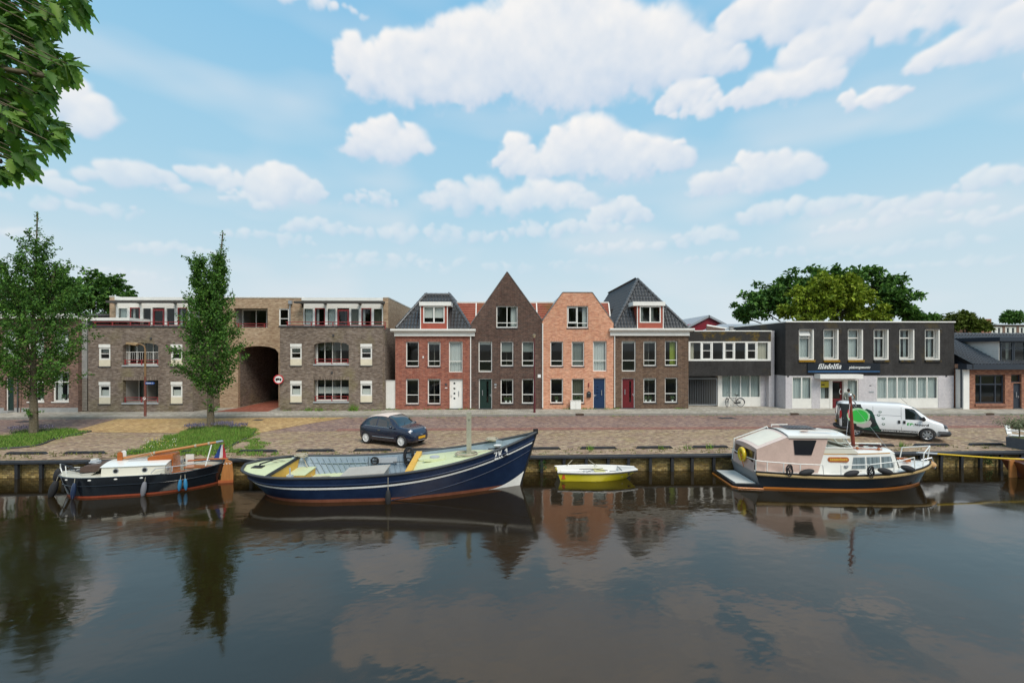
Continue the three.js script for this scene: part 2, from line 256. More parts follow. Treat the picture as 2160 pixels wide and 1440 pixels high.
// ================================================================ THE SETTING
const structure = (o, label) => { o.userData.kind = 'structure'; if (label) o.userData.label = label; return o; };
const roadY = (z) => z < -33.4 ? -0.13 : -0.13 - 0.22 * (z + 33.4) / 11.9;
function sheet(name, pts, mat, yOf, label, off = 0, parent = scene) {
  const s = new THREE.Shape(pts.map(([x, z]) => new THREE.Vector2(x, -z))), g = bare(new THREE.ShapeGeometry(s)); g.rotateX(-Math.PI / 2);
  const p = g.attributes.position; for (let i = 0; i < p.count; i++) p.setY(i, yOf(p.getZ(i)) + off); g.computeVertexNormals();
  const m = put(name, metricUV(g), mat, parent); if (parent === scene) structure(m, label); return m;
}
const paver = (o) => { const b = bricks({ n: 640, metres: 6, bw: 0.2, bh: 0.1, joint: 0.012, ...o }); return std({ map: b.map, bumpMap: b.bump, bumpScale: 0.01, roughness: 0.88 }); };
const mossy = (lo, k, col) => (c, x, y) => moss(c, clamp((COARSE(x, y, lo * 100) - lo) * 4) * k * (0.4 + 0.9 * noise2(x * 90, y * 90, 90)), col);
M.road = paver({ tones: [[134, 107, 96], [121, 97, 89], [146, 118, 103], [112, 90, 86], [156, 130, 112], [129, 104, 99]], mortar: [112, 99, 86], seed: 21, spread: 11, stain: mossy(0.6, 0.25, [150, 128, 92]) });
M.parking = paver({ tones: [[150, 126, 102], [136, 112, 93], [162, 140, 112], [126, 104, 90], [152, 124, 106], [170, 148, 120]], mortar: [118, 104, 80], seed: 22, spread: 14, stain: mossy(0.56, 0.35, [138, 122, 72]) });
M.apron = paver({ tones: [[182, 148, 98], [168, 134, 88], [194, 162, 110], [158, 126, 84]], mortar: [128, 108, 76], seed: 23, stain: mossy(0.55, 0.3, [140, 118, 62]) });
M.gutter = paver({ tones: [[140, 96, 82], [128, 86, 76], [150, 106, 92]], mortar: [104, 88, 78], seed: 24 });
M.rampRed = paver({ tones: [[152, 82, 62], [138, 72, 56], [160, 92, 70]], mortar: [112, 84, 70], seed: 25 });
M.pavement = (() => { const b = bricks({ n: 640, metres: 9, bw: 0.3, bh: 0.3, joint: 0.012, tones: [[168, 161, 149], [160, 153, 142], [176, 169, 156], [154, 147, 135]], mortar: [108, 102, 88], seed: 26, spread: 8, stain: mossy(0.58, 0.4, [112, 104, 70]) }); return std({ map: b.map, bumpMap: b.bump, bumpScale: 0.006, roughness: 0.9 }); })();
M.kerb = mottled([140, 136, 128], 16, 3, { roughness: 0.9 }, 256);
M.earth = mottled([92, 96, 58], 22, 20, { roughness: 1 }, 512);
// water: brown peat canal, lightly rippled
M.water = (() => {
  const n = 1024, t = tex(n, n, [17, 17], (x, y) => { const w = fbm2(x * 11 + 4, y * 11, 11, 2), f = fbm2((x * 42 + y * 14), y * 56, 14, 3), calm = sstep(0.34, 0.64, fbm2(x * 3, y * 3, 3, 3)); return 0.5 + (w - 0.5) * 0.55 + (f - 0.5) * lerp(0.05, 0.26, calm); }, false);
  const r = tex(512, 512, [31, 31], (x, y) => { const k = fbm2(x * 5 + y * 5, y * 15, 5, 4); return [0, lerp(13, 25, sstep(0.36, 0.66, k)), 0]; }, false);
  return phys({ color: lin(0.017, 0.011, 0.004), roughness: 1, roughnessMap: r, ior: 1.68, specularColor: lin(1, 0.92, 0.84), bumpMap: t, bumpScale: 0.014 });
})();
const kerbLine = [[-420, -29], [-60, -32.2], [-30, -32.7], [-12, -33.1], [0, -33.3], [12, -33.5], [20, -33.3], [30, -32.9], [60, -32.4], [420, -29]];
const quayZ = (x) => -21.5 - 0.0159 * x;
{
  const w = new GB(); w.quad(V(-420, WATER, -2.6), V(420, WATER, -2.6), V(420, WATER, -29), V(-420, WATER, -16)); structure(w.mesh('canal_water', M.water), 'still brown canal water');
  sheet('street', [...kerbLine, [420, quayZ(420) - 0.3], [-420, quayZ(-420) - 0.3]].map(([x, z], i) => i < kerbLine.length ? [x, z - 0.05] : [x, z]), M.road, roadY, 'purple brown clinker street');
  sheet('parking_strip', [[-80, -27.9], [-30, -27.95], [60, -28.1], [80, -28.1], [80, quayZ(80) - 0.28], [-80, quayZ(-80) - 0.28]], M.parking, roadY, 'mossy yellow brown clinker parking strip along the quay', 0.004);
  sheet('gutter_strip', [[-9.6, -28.75], [80, -28.95], [80, -28.1], [-9.6, -28.02]], M.gutter, roadY, 'red brick gutter strip between street and parking strip', 0.008);
  const ap = [[240, 885.5], [735, 881], [640, 895], [545, 911], [400, 911], [144, 909]].map(([a, b]) => onY(a, b, -0.17)); for (const i of [0, 1]) { const k = ap[i][0] < -20 ? -32.75 : -33.08; ap[i][1] = k; }
  sheet('driveway_apron', ap, M.apron, roadY, 'yellow clinker apron leading to the archway', 0.012);
  const pts = [[-420, -44], [-420, -29], ...kerbLine.slice(1, -1), [420, -29], [420, -44]];
  sheet('pavement', pts.map(([x, z], i) => [x, i > 0 && i < pts.length - 1 ? z - 0.13 : z]).reverse(), M.pavement, () => 0, 'grey tiled pavement');
  const kb = new GB(); for (let i = 0; i + 1 < kerbLine.length; i++) { const [ax, az] = kerbLine[i], [bx, bz] = kerbLine[i + 1]; kb.quad(V(ax, -0.003, az), V(bx, -0.003, bz), V(bx, -0.003, bz - 0.15), V(ax, -0.003, az - 0.15)); kb.quad(V(ax, -0.4, az), V(bx, -0.4, bz), V(bx, -0.003, bz), V(ax, -0.003, az)); }
  structure(kb.mesh('kerb', M.kerb), 'concrete kerb of the pavement');
  sheet('ground', [[-1600, -44], [-1600, -1800], [1600, -1800], [1600, -44]].reverse(), M.earth, () => -0.012, 'open ground behind the houses');
  sheet('near_bank', [[-420, -2.6], [420, -2.6], [420, 200], [-420, 200]].reverse(), M.earth, () => -0.4, 'grassy near bank');
  const nb = new GB(); nb.box(-420, 420, -2.2, -0.41, -2.6, -2.2); structure(nb.mesh('near_bank_wall', M.concrete), 'low wall of the near bank');
  const bed = new GB(); bed.box(-420, 420, -3.2, -2.6, -31, -2.7); structure(bed.mesh('canal_bed', M.earth), 'muddy canal bed');
}
// quay wall: dark capping beam on posts before a stone wall
M.quayStone = (() => { const b = bricks({ metres: 4, bw: 0.2, bh: 0.08, joint: 0.014, tones: [[166, 140, 84], [150, 128, 82], [176, 152, 98], [136, 116, 76]], mortar: [116, 102, 68], seed: 31, spread: 16, stain: (c, x, y) => moss(c, clamp((MID(x, y, 7) - 0.5) * 3) * 0.5, [84, 76, 36]) }); return wallMat(b, { bumpScale: 0.02 }); })();
M.tarred = mottled([40, 42, 46], 14, 2, { roughness: 0.6 }, 256);
const quay = thing('quay_wall', 'brick quay wall with black posts and capping beam above the canal', 'quay wall', [0, 0, -21.5], 0.0159);
{
  for (let k = 0; k < 24; k++) { const b = new GB(); b.prism([[-0.32, -0.47], [0, -0.47], [0.02, -0.45], [0.02, -0.37], [0, -0.35], [-0.32, -0.35]], -48 + k * 4 + 0.004, -44 + k * 4 - 0.004); const g = b.geo(false); g.rotateY(-Math.PI / 2); g.translate(0, 0, 0); g.scale(-1, 1, 1); const ix = g.index; put('cap_beam', metricUV(flipFaces(g)), M.tarred, quay); }
  for (let k = 0; k < 66; k++) { const x = -33 + k * 1.0 + ((k * 37) % 7 - 3) * 0.012, lean = x > 14 ? 0.05 : 0.0; const b = new GB(); b.prism([[-0.065, -0.468], [0.065, -0.468], [0.065 - lean, -2], [-0.065 - lean, -2]], -0.14, -0.03); const p = b.mesh('post', M.tarred, quay); p.position.x = x; }
  for (let k = 0; k < 66; k++) { const b = new GB(); b.box(-33 + k + 0.002, -32 + k - 0.002, -2.2, -0.44, -0.62, -0.28 + ((k * 13) % 5) * 0.004); b.mesh('wall_panel', M.quayStone, quay); }
  for (const s of [-1, 1]) { const b = new GB(); b.box(s * 33, s * 420, -2.2, -0.36, -0.6, -0.25); b.mesh('wall_stretch', M.quayStone, quay); }
}
function flipFaces(g) { const p = g.attributes.position, n = g.attributes.normal; for (let i = 0; i < p.count; i += 3) for (const a of [p, n]) { const t = [a.getX(i + 1), a.getY(i + 1), a.getZ(i + 1)]; a.setXYZ(i + 1, a.getX(i + 2), a.getY(i + 2), a.getZ(i + 2)); a.setXYZ(i + 2, ...t); } return g; }
// wheel stops on the quay edge
{
  const b = new GB(); b.prism([[-0.92, 0], [0.92, 0], [0.8, 0.105], [-0.8, 0.105]], -0.09, 0.09, 0.012); const g = b.geo();
  let first = null;
  for (let k = -11; k < 9; k++) {
    const px = 1262 + 118.5 * k, x = X(px, -23.1) , z = quayZ(x) - 1.45; if (k === -2 && false) continue;
    const m = put('wheel_stop', g, M.tarred); m.position.set(x, roadY(z) + 0.004, z); m.rotation.y = 0.0159;
    tag(m, 'low black timber wheel stop along the quay edge', 'wheel stop', 'wheel stops along the quay');
  }
}
// iron covers in the paving
for (const [px, py, w, d, label] of [[55, 889, 0.9, 0.6, 'dark iron cover in street beside tree in grass bed'], [1533, 882, 1.0, 0.6, 'dark iron cover in street in front of barred gate'], [545, 886, 0.6, 0.5, 'dark iron cover in yellow apron before archway']]) {
  const [x, z] = onY(px, py, -0.16); const b = new GB(); b.box(-w / 2, w / 2, 0, 0.016, -d / 2, d / 2); for (let i = 0; i < 5; i++) b.box(-w / 2 + 0.06, w / 2 - 0.06, 0.016, 0.022, -d / 2 + 0.08 + i * d / 6, -d / 2 + 0.11 + i * d / 6);
  const m = b.mesh('manhole_cover', M.darkSill); m.position.set(x, roadY(z) + 0.006, z); tag(m, label, 'manhole cover', 'iron covers in the paving');
}
for (const [px, where] of [[1224, 'before the salmon brick house'], [1678, 'before the dark panelled hall'], [2078, 'before the russet brick house']]) { const kz = kerbLine.reduce((a, q, i) => { const n = kerbLine[i + 1]; const x = X(px, -33.2); return n && x >= q[0] && x < n[0] ? lerp(q[1], n[1], (x - q[0]) / (n[0] - q[0])) : a; }, -33); const b = new GB(); b.box(-0.3, 0.3, -0.11, 0.012, -0.16, 0.012); for (let i = 0; i < 6; i++) b.box(-0.27 + i * 0.095, -0.22 + i * 0.095, 0.012, 0.022, -0.14, 0); const m = b.mesh('street_gully', std({ color: lin(0.07, 0.045, 0.03), roughness: 0.9 })); m.position.set(X(px, -33.2), 0, kz); tag(m, 'rusty iron gully in the kerb ' + where, 'gully', 'gullies in the kerb'); }
console.log('setting');
// ================================================================ BUILDINGS
function building(name, label, zf, pxMid, pxBase, category = 'house') {
  const xc = X(pxMid, zf), g = thing(name, label, category, [xc, 0, zf]);
  return { g, z: zf, xc, holes: [], x: (px, dz = 0) => X(px, zf + dz) - xc, y: (py, dz = 0) => Y(pxMid, py, zf + dz) };
}
function wallWithHoles(name, outline, holes, z0, z1, mat, parent) {
  const s = new THREE.Shape(outline.map(([x, y]) => new THREE.Vector2(x, y)));
  for (const h of holes) s.holes.push(new THREE.Path(h.map(([x, y]) => new THREE.Vector2(x, y))));
  const g = bare(new THREE.ExtrudeGeometry(s, { depth: z1 - z0, bevelEnabled: false, curveSegments: 12 })); g.translate(0, 0, z0);
  return put(name, metricUV(g), mat, parent);
}
const rectPts = (x0, x1, y0, y1) => [[x0, y0], [x1, y0], [x1, y1], [x0, y1]];
const archPts = (x0, x1, y0, ys, yc, n = 14) => { const p = [[x0, y0], [x1, y0], [x1, ys]], m = (x0 + x1) / 2; for (let i = 1; i < n; i++) { const t = i / n, x = lerp(x1, x0, t); p.push([x, ys + (yc - ys) * Math.sqrt(1 - ((x - m) / (x1 - m)) ** 2) ** 0.9]); } p.push([x0, ys]); return p; };
const rectHole = (x0, x1, y0, y1) => rectPts(x0, x1, y0, y1);
function sheetCurtain(x0, x1, y0, y1, z, folds, amp, mat, parent, name = 'curtain') {
  const ph = R() * 6; const n = Math.max(6, Math.round(folds * 5));
  return put(name, metricUV(bare(gridSurf((u, v) => V(lerp(x0, x1, u), lerp(y0, y1, v), z + amp * Math.sin(u * folds * 6.283 + ph) + amp * 0.5 * Math.sin(u * folds * 2.7 + ph * 2) * (1.2 - v)), n, 2))), mat, parent);
}
function makeWindow(b, x0, x1, y0, y1, o = {}) {
  const { fw = 0.07, inset = 0.1, deep = 0.075, frame = M.whitePaint, rails = [], mull = [], sill = M.darkSill, name = 'window', lintel = null, inside = [], back = 0, hole = true, paneMat = M.glass, thin = 0.05, room = true } = o;
  if (hole) b.holes.push(rectHole(x0, x1, y0, y1));
  const zf = -inset + back, f = new GB(), e = 0.004;
  f.box(x0 - e, x0 + fw, y0 - e, y1 + e, zf - deep, zf); f.box(x1 - fw, x1 + e, y0 - e, y1 + e, zf - deep, zf);
  f.box(x0 + fw, x1 - fw, y0 - e, y0 + fw, zf - deep, zf - 0.001); f.box(x0 + fw, x1 - fw, y1 - fw, y1 + e, zf - deep, zf - 0.001);
  const X0 = x0 + fw, X1 = x1 - fw, Y0 = y0 + fw, Y1 = y1 - fw, xs = [X0, ...mull.map((m) => lerp(X0, X1, m)), X1], ys = [Y0, ...rails.map((r) => lerp(Y0, Y1, r)), Y1];
  for (const m of xs.slice(1, -1)) f.box(m - thin / 2, m + thin / 2, Y0, Y1, zf - deep + 0.01, zf - 0.004);
  for (const r of ys.slice(1, -1)) f.box(X0, X1, r - thin / 2, r + thin / 2, zf - deep + 0.012, zf - 0.006);
  const w = f.mesh(name, frame, b.g);
  for (let i = 0; i + 1 < xs.length; i++) for (let j = 0; j + 1 < ys.length; j++) { const p = new THREE.PlaneGeometry(xs[i + 1] - xs[i], ys[j + 1] - ys[j]); p.translate((xs[i] + xs[i + 1]) / 2, (ys[j] + ys[j + 1]) / 2, zf - deep * 0.55); put('pane', p, paneMat, w); }
  if (sill) { const s = new GB(); s.box(x0 - 0.03, x1 + 0.03, y0 - 0.07, y0 - e, zf - 0.02, back + 0.05); s.mesh('sill', sill, w); }
  if (lintel) { const s = new GB(); s.box(x0 - 0.02, x1 + 0.02, y1, y1 + 0.21, -0.05 + back, back + 0.004); s.mesh('lintel', lintel, w); }
  const zi = zf - deep - 0.12, H = Y1 - Y0, Wd = X1 - X0;
  for (const it of inside) {
    const [k, a, mat] = it;
    if (k === 'net') sheetCurtain(X0, X1, Y0 - 0.04, Y1, zi, Wd * 7, 0.02, mat || M.net, w, 'net_curtain');
    if (k === 'left') sheetCurtain(X0, X0 + Wd * a, Y0 - 0.04, Y1, zi - 0.05, Wd * a * 9, 0.025, mat || M.net, w);
    if (k === 'right') sheetCurtain(X1 - Wd * a, X1, Y0 - 0.04, Y1, zi - 0.05, Wd * a * 9, 0.025, mat || M.net, w);
    if (k === 'blind') { const s = new GB(); s.box(X0, X1, Y1 - H * a, Y1, zi + 0.03, zi + 0.04); s.mesh('blind', mat || M.blind, w); }
    if (k === 'low') { const s = new GB(); s.box(X0, X1, Y0 + H * a[0], Y0 + H * a[1], zi + 0.06, zi + 0.065); s.mesh('frosted_film', mat || M.blind, w); }
    if (k === 'sash') { const s = new GB(), q = 0.05; for (const [u0, u1, v0, v1] of a) { const p0 = lerp(X0, X1, u0), p1 = lerp(X0, X1, u1), q0 = lerp(Y0, Y1, v0), q1 = lerp(Y0, Y1, v1); s.box(p0, p0 + q, q0, q1, zf - deep + 0.02, zf - 0.012); s.box(p1 - q, p1, q0, q1, zf - deep + 0.02, zf - 0.012); s.box(p0 + q, p1 - q, q0, q0 + q, zf - deep + 0.02, zf - 0.013); s.box(p0 + q, p1 - q, q1 - q, q1, zf - deep + 0.02, zf - 0.013); } s.mesh('sash', mat || frame, w); }
    if (k === 'pots') for (const u of a) { const px = lerp(X0, X1, u), s = new GB(); s.add(new THREE.CylinderGeometry(0.09, 0.065, 0.15, 10), new THREE.Matrix4().makeTranslation(px, Y0 + 0.05, zi + 0.05)); s.mesh('flower_pot', mat || M.whitePlastic, w); const l = new GB(); for (let i = 0; i < 26; i++) { const q = new THREE.PlaneGeometry(0.05, 0.16); q.rotateX(rr(-0.9, 0.9)); q.rotateZ(rr(-1.1, 1.1)); q.rotateY(rr(0, 6)); q.translate(px + rr(-0.12, 0.12), Y0 + 0.2 + rr(-0.06, 0.2), zi + 0.05 + rr(-0.06, 0.06)); l.add(q); } l.mesh('pot_plant_leaves', M.leafPot, w); }
  }
  return w;
}
M.leafPot = std({ color: lin(0.035, 0.09, 0.02), roughness: 0.7, side: THREE.DoubleSide });
function makeDoor(b, x0, x1, y0, y1, mat, o = {}) {
  const { lights = [], handle = [0.88, 0.46], frame = M.whitePaint, back = 0, bar = null, fw = 0.06, step = true } = o;
  b.holes.push(rectHole(x0, x1, y0, y1));
  const z = -0.12 + back, f = new GB(); f.box(x0 - 0.004, x0 + fw, y0, y1 + 0.004, z - 0.08, z); f.box(x1 - fw, x1 + 0.004, y0, y1 + 0.004, z - 0.08, z); f.box(x0 + fw, x1 - fw, y1 - fw, y1 + 0.004, z - 0.08, z - 0.001);
  const d = new GB(), Wd = x1 - x0 - 2 * fw, H = y1 - y0 - fw; // leaf with openings
  const leaf = wallWithHoles('door', rectPts(x0 + fw, x1 - fw, y0 + 0.02, y1 - fw), lights.map(([u0, u1, v0, v1]) => rectPts(x0 + fw + u0 * Wd, x0 + fw + u1 * Wd, y0 + v0 * H, y0 + v1 * H)), z - 0.065, z - 0.02, mat, b.g);
  f.mesh('door_frame', frame, leaf);
  for (const [u0, u1, v0, v1] of lights) { const p = new THREE.PlaneGeometry((u1 - u0) * Wd, (v1 - v0) * H); p.translate(x0 + fw + (u0 + u1) / 2 * Wd, y0 + (v0 + v1) / 2 * H, z - 0.045); put('pane', p, M.glass, leaf); }
  if (bar) { const q = new GB(), hx = x0 + fw + bar[0] * Wd, y = y0 + bar[1] * H; q.box(hx - 0.025, hx + 0.025, y - 0.2, y + 0.2, z + 0.02, z + 0.045); q.box(hx - 0.015, hx + 0.015, y - 0.17, y - 0.13, z - 0.02, z + 0.02); q.box(hx - 0.015, hx + 0.015, y + 0.13, y + 0.17, z - 0.02, z + 0.02); q.mesh('letter_plate', M.steel, leaf); }
  if (handle) { const q = new GB(), hx = x0 + fw + handle[0] * Wd, y = y0 + handle[1] * H; q.box(hx - 0.02, hx + 0.02, y - 0.1, y + 0.1, z - 0.021, z - 0.01); q.bar([V(hx, y + 0.03, z - 0.01), V(hx, y + 0.03, z + 0.05), V(hx + (handle[0] > 0.5 ? -0.12 : 0.12), y + 0.03, z + 0.05)], 0.012); q.mesh('handle', M.steel, leaf); }
  if (step) { const q = new GB(); q.box(x0 - 0.02, x1 + 0.02, y0 - 0.06, y0 + 0.018, z - 0.1, back + 0.06); q.mesh('doorstep', M.darkSill, leaf); }
  return leaf;
}
function lining(b, x0, x1, levels, z0, z1, mat = M.interior) { // the rooms behind a front
  const q = new GB(), t = 0.02; q.box(x0, x1, levels[0], levels[levels.length - 1], z1 - t, z1); q.box(x0 - t, x0, levels[0], levels[levels.length - 1], z1, z0); q.box(x1, x1 + t, levels[0], levels[levels.length - 1], z1, z0);
  for (const l of levels) q.box(x0, x1, l - 0.1, l + 0.1, z1, z0); const m = (x0 + x1) / 2; q.box(m - t, m + t, levels[0], levels[levels.length - 1], z1, z0 - 0.4); return q.mesh('rooms', mat, b.g);
}
// pantiles over a sloping facet: O corner, ex along the eave, ey up the slope; inside(s,t) says where tiles lie
function pantiles(parent, O, ex, ey, S, T, inside, mat, tw = 0.24, th = 0.36, name = 'roof_tiles') {
  const n = ex.clone().cross(ey).normalize(), pos = [], P = (s, t, h) => O.clone().addScaledVector(ex, s).addScaledVector(ey, t).addScaledVector(n, h);
  const prof = [0.016, 0.07, 0.088, 0.042, 0.004, 0.006, 0.016], us = [0, 0.16, 0.32, 0.5, 0.68, 0.85, 1];
  const tri = (a, b, c) => pos.push(a.x, a.y, a.z, b.x, b.y, b.z, c.x, c.y, c.z);
  for (let r = 0; r * th < T; r++) for (let c = 0; c * tw < S; c++) {
    const s0 = c * tw, t0 = r * th; if (!inside(s0 + tw / 2, t0 + th / 2)) continue; const j = (R() - 0.5) * 0.008;
    for (let k = 0; k + 1 < us.length; k++) {
      const a = P(s0 + us[k] * tw, t0 - 0.03, prof[k] + 0.034 + j), b = P(s0 + us[k + 1] * tw, t0 - 0.03, prof[k + 1] + 0.034 + j), d = P(s0 + us[k] * tw, t0 + th, prof[k] + j), e = P(s0 + us[k + 1] * tw, t0 + th, prof[k + 1] + j);
      tri(a, b, e); tri(a, e, d); const a2 = P(s0 + us[k] * tw, t0 - 0.03, 0), b2 = P(s0 + us[k + 1] * tw, t0 - 0.03, 0); tri(a2, b2, b); tri(a2, b, a);
    }
  }
  const g = new THREE.BufferGeometry(); g.setAttribute('position', new THREE.Float32BufferAttribute(pos, 3)); g.computeVertexNormals();
  const m = put(name, metricUV(g), mat, parent); m.userData.kind = 'stuff'; return m;
}
function ridgeTiles(parent, a, b, mat, r = 0.12, step = 0.36, name = 'ridge_tile') {
  const L = a.distanceTo(b), n = Math.max(1, Math.round(L / step)), d = b.clone().sub(a).divideScalar(n), dir = d.clone().normalize();
  const g = new THREE.CylinderGeometry(r * 0.92, r * 1.12, d.length() * 1.1, 10, 1, false); metricUV(bare(g)); const q = new THREE.Quaternion().setFromUnitVectors(V(0, 1, 0), dir), gg = metricUV(bare(g));
  for (let i = 0; i < n; i++) { const m = put(name, gg, mat, parent); m.quaternion.copy(q); m.position.copy(a).addScaledVector(d, i + 0.5); }
}
function lapBoards(q, x0, x1, y0, y1, z, step = 0.14) { for (let y = y0; y < y1 - 0.01; y += step) { const t = Math.min(y1, y + step - 0.006); q.prism([[z, y], [z + 0.022, y], [z + 0.008, t], [z, t]].map(([a, c]) => [a, c]), 0, 1); const g = q.p.pop(); g.rotateY(-Math.PI / 2); g.scale(-(x1 - x0), 1, 1); flipFaces(g); g.scale(-1, 1, 1); flipFaces(g); const p = g.attributes.position; let mn = 1e9, mx = -1e9; for (let i = 0; i < p.count; i++) { mn = Math.min(mn, p.getX(i)); mx = Math.max(mx, p.getX(i)); } g.translate(x0 - mn, 0, 0); q.p.push(g); } }
function downpipe(b, x, y0, y1, mat, r = 0.045, z = 0.06) { const q = new GB(); q.cyl(V(x, y0, z), V(x, y1, z), r, r, 8); for (let y = y0 + 0.6; y < y1; y += 1.7) q.cyl(V(x, y, z), V(x, y + 0.05, z), r + 0.012, r + 0.012, 8); return q.mesh('downpipe', mat, b.g); }
function cornice(b, x0, x1, yTop, yMid, yBot, xa, xb) {
  const q = new GB(); q.box(xa, xb, yBot, yMid, 0.004, 0.16); q.mesh('frieze', M.whitePaint, b.g);
  const s = new GB(); s.prism([[0.0, yMid], [0.34, yMid + 0.03], [0.42, yMid + 0.12], [0.42, yTop], [0.0, yTop]], 0, 1); const g = s.geo(false); g.rotateY(-Math.PI / 2); g.scale(-1, 1, 1); flipFaces(g); g.scale(x1 - x0, 1, 1); const p = g.attributes.position; let mn = 1e9; for (let i = 0; i < p.count; i++) mn = Math.min(mn, p.getX(i)); g.translate(x0 - mn, 0, 0); g.computeVertexNormals();
  // profile lies in x,y of the prism; after the turn its first axis points out of the wall
  for (let i = 0; i < p.count; i++) p.setZ(i, Math.abs(p.getZ(i))); g.computeVertexNormals(); put('gutter_cornice', metricUV(g), M.whitePaint, b.g);
}

// ---- the four brick town houses
const ZH = -36.3;
const TALLN = [0.36];
function townHouse(spec) {
  const b = building('town_house', spec.label, ZH, spec.mid); const { g } = b, y0 = -0.02;
  for (const w of spec.windows) { const [a, c, d, e, o] = w; makeWindow(b, b.x(a), b.x(c), b.y(e), b.y(d), { lintel: o.noLintel ? null : spec.soldier, ...o }); }
  { const [a, c, d, e, o] = spec.door; makeDoor(b, b.x(a), b.x(c), 0.04, b.y(d), spec.doorMat, o); }
  const xl = b.x(spec.x[0]), xr = b.x(spec.x[1]); b.xl = xl; b.xr = xr;
  const outline = spec.gable ? [[xl, y0], [xr, y0], ...spec.gable.map(([px, py]) => [px === 'l' ? xl : px === 'r' ? xr : b.x(px), b.y(py)])] : [[xl, y0], [xr, y0], [xr, b.y(spec.top)], [xl, b.y(spec.top)]];
  wallWithHoles('wall', outline, b.holes, -0.3, 0, spec.brick, g);
  const yTop = spec.gable ? b.y(684) : b.y(spec.top) + 0.05; b.eave = yTop;
  const s = new GB(); s.box(xl, xl + 0.2, y0, yTop, -10, -0.302); s.box(xr - 0.2, xr, y0, yTop, -10, -0.302); s.box(xl, xr, y0, yTop, -10.2, -10); s.mesh('side_walls', spec.brick, g);
  lining(b, xl + 0.25, xr - 0.25, [0.02, 2.85, 5.72], -0.301, -4.4);
  if (spec.gable) { const w = spec.windows[0]; lining(b, b.x(w[0]) - 0.25, b.x(w[1]) + 0.25, [5.85, 8.15], -0.301, -3); }
  return b;
}
const W = (px0, px1, py0, py1, o = {}) => [px0, px1, py0, py1, o];
const h1 = townHouse({ label: 'red brick house with black hipped roof, red dormer and white door', mid: 914, x: [833.5, 993], top: 709, brick: M.brickRed, soldier: M.soldierRed, doorMat: M.whitePaint,
  windows: [W(856, 883.3, 720.5, 773, { rails: [0.2] }), W(902, 929, 720.5, 773, { rails: [0.2], inside: [['blind', 0.08]] }), W(946.8, 975.6, 719.8, 785, { rails: [0.345], inside: [['net'], ['blind', 0.05]], sill: null }), W(856, 883.3, 799, 852, { rails: [0.35], inside: [['blind', 0.04]] }), W(902, 929, 799, 852, { rails: [0.35], inside: [['blind', 0.05]] })],
  door: [948, 976, 799, 863, { lights: [[0.26, 0.42, 0.84, 0.9], [0.26, 0.42, 0.66, 0.72], [0.26, 0.42, 0.49, 0.55], [0.26, 0.42, 0.32, 0.38]], handle: [0.06, 0.43], bar: [0.72, 0.52] }] });
const h2 = townHouse({ label: 'dark brown brick house with tall pointed gable and green door', mid: 1069, x: [993.6, 1144.2], top: 684, gable: [['r', 676.5], [1069.8, 573.5], ['l', 683]], brick: M.brickBrown, soldier: M.soldierBrown, doorMat: M.doorGreen,
  windows: [W(1047, 1092, 645, 691, { mull: [0.5], rails: [0.2], inside: [['right', 0.3]] }), W(1009.4, 1038, 719.8, 784.5, { rails: [0.345], sill: null, inside: [['blind', 0.08]] }), W(1056, 1082.8, 720, 772, { rails: [0.2], inside: [['blind', 0.42, M.drapeGrey]] }), W(1101, 1127, 720, 772, { rails: [0.2], inside: [['blind', 0.42, M.drapeGrey]] }), W(1056, 1082.8, 799, 851, { rails: [0.35], inside: [['blind', 0.05], ['pots', [0.4, 0.8]]] }), W(1101, 1127, 799, 851, { rails: [0.35] })],
  door: [1010, 1038, 798, 862.6, { lights: [[0.58, 0.76, 0.2, 0.93]], handle: [0.94, 0.45], bar: [0.24, 0.54] }] });
const h3 = townHouse({ label: 'salmon brick house with flat topped bell gable and blue door', mid: 1219, x: [1144.2, 1294.4], top: 684, gable: [['r', 681], [1249.4, 617], [1187.3, 617], ['l', 677]], brick: M.brickOrange, soldier: M.soldierOrange, doorMat: M.doorBlue,
  windows: [W(1196, 1241, 645, 691.5, { mull: [0.5], rails: [0.2], inside: [['right', 0.22], ['sash', [[0.02, 0.47, 0.23, 0.98]]]] }), W(1161, 1188, 720, 772.5, { rails: [0.2] }), W(1206, 1232.6, 720, 772.5, { rails: [0.2], inside: [['net', 1, M.drapeGrey], ['blind', 0.05]] }), W(1251, 1280, 719, 783, { rails: [0.345], sill: null, inside: [['net'], ['blind', 0.04]] }), W(1161, 1188, 798.5, 850, { rails: [0.35], inside: [['pots', [0.5]]] }), W(1206, 1232.6, 798.5, 850, { rails: [0.35], inside: [['net', 1, M.drapeDark], ['pots', [0.3, 0.6]]] })],
  door: [1251.5, 1277.7, 797, 862, { lights: [[0.24, 0.42, 0.82, 0.84], [0.24, 0.42, 0.7, 0.72], [0.24, 0.42, 0.6, 0.62], [0.24, 0.42, 0.5, 0.52], [0.24, 0.42, 0.32, 0.34]], handle: [0.06, 0.42], bar: [0.72, 0.52] }] });
const h4 = townHouse({ label: 'umber brick house with steep black hipped roof and dark red door', mid: 1374, x: [1296, 1452.6], top: 708, brick: M.brickUmber, soldier: M.soldierUmber, doorMat: M.doorRed,
  windows: [W(1312, 1341.4, 718.6, 783, { rails: [0.345], sill: null, inside: [['blind', 0.06]] }), W(1357.7, 1385, 719, 771.5, { rails: [0.2], inside: [['blind', 0.06]] }), W(1403, 1429.7, 718.5, 771, { rails: [0.2], inside: [['right', 0.5, M.drapeGreen]] }), W(1357.7, 1385, 797, 849, { rails: [0.35], inside: [['blind', 0.07], ['pots', [0.2, 0.6]]] }), W(1403, 1429.7, 796.5, 849, { rails: [0.35], inside: [['pots', [0.7]]] })],
  door: [1312, 1340, 797, 862, { lights: [[0.6, 0.76, 0.2, 0.92]], handle: [0.94, 0.45], bar: [0.22, 0.55] }] });
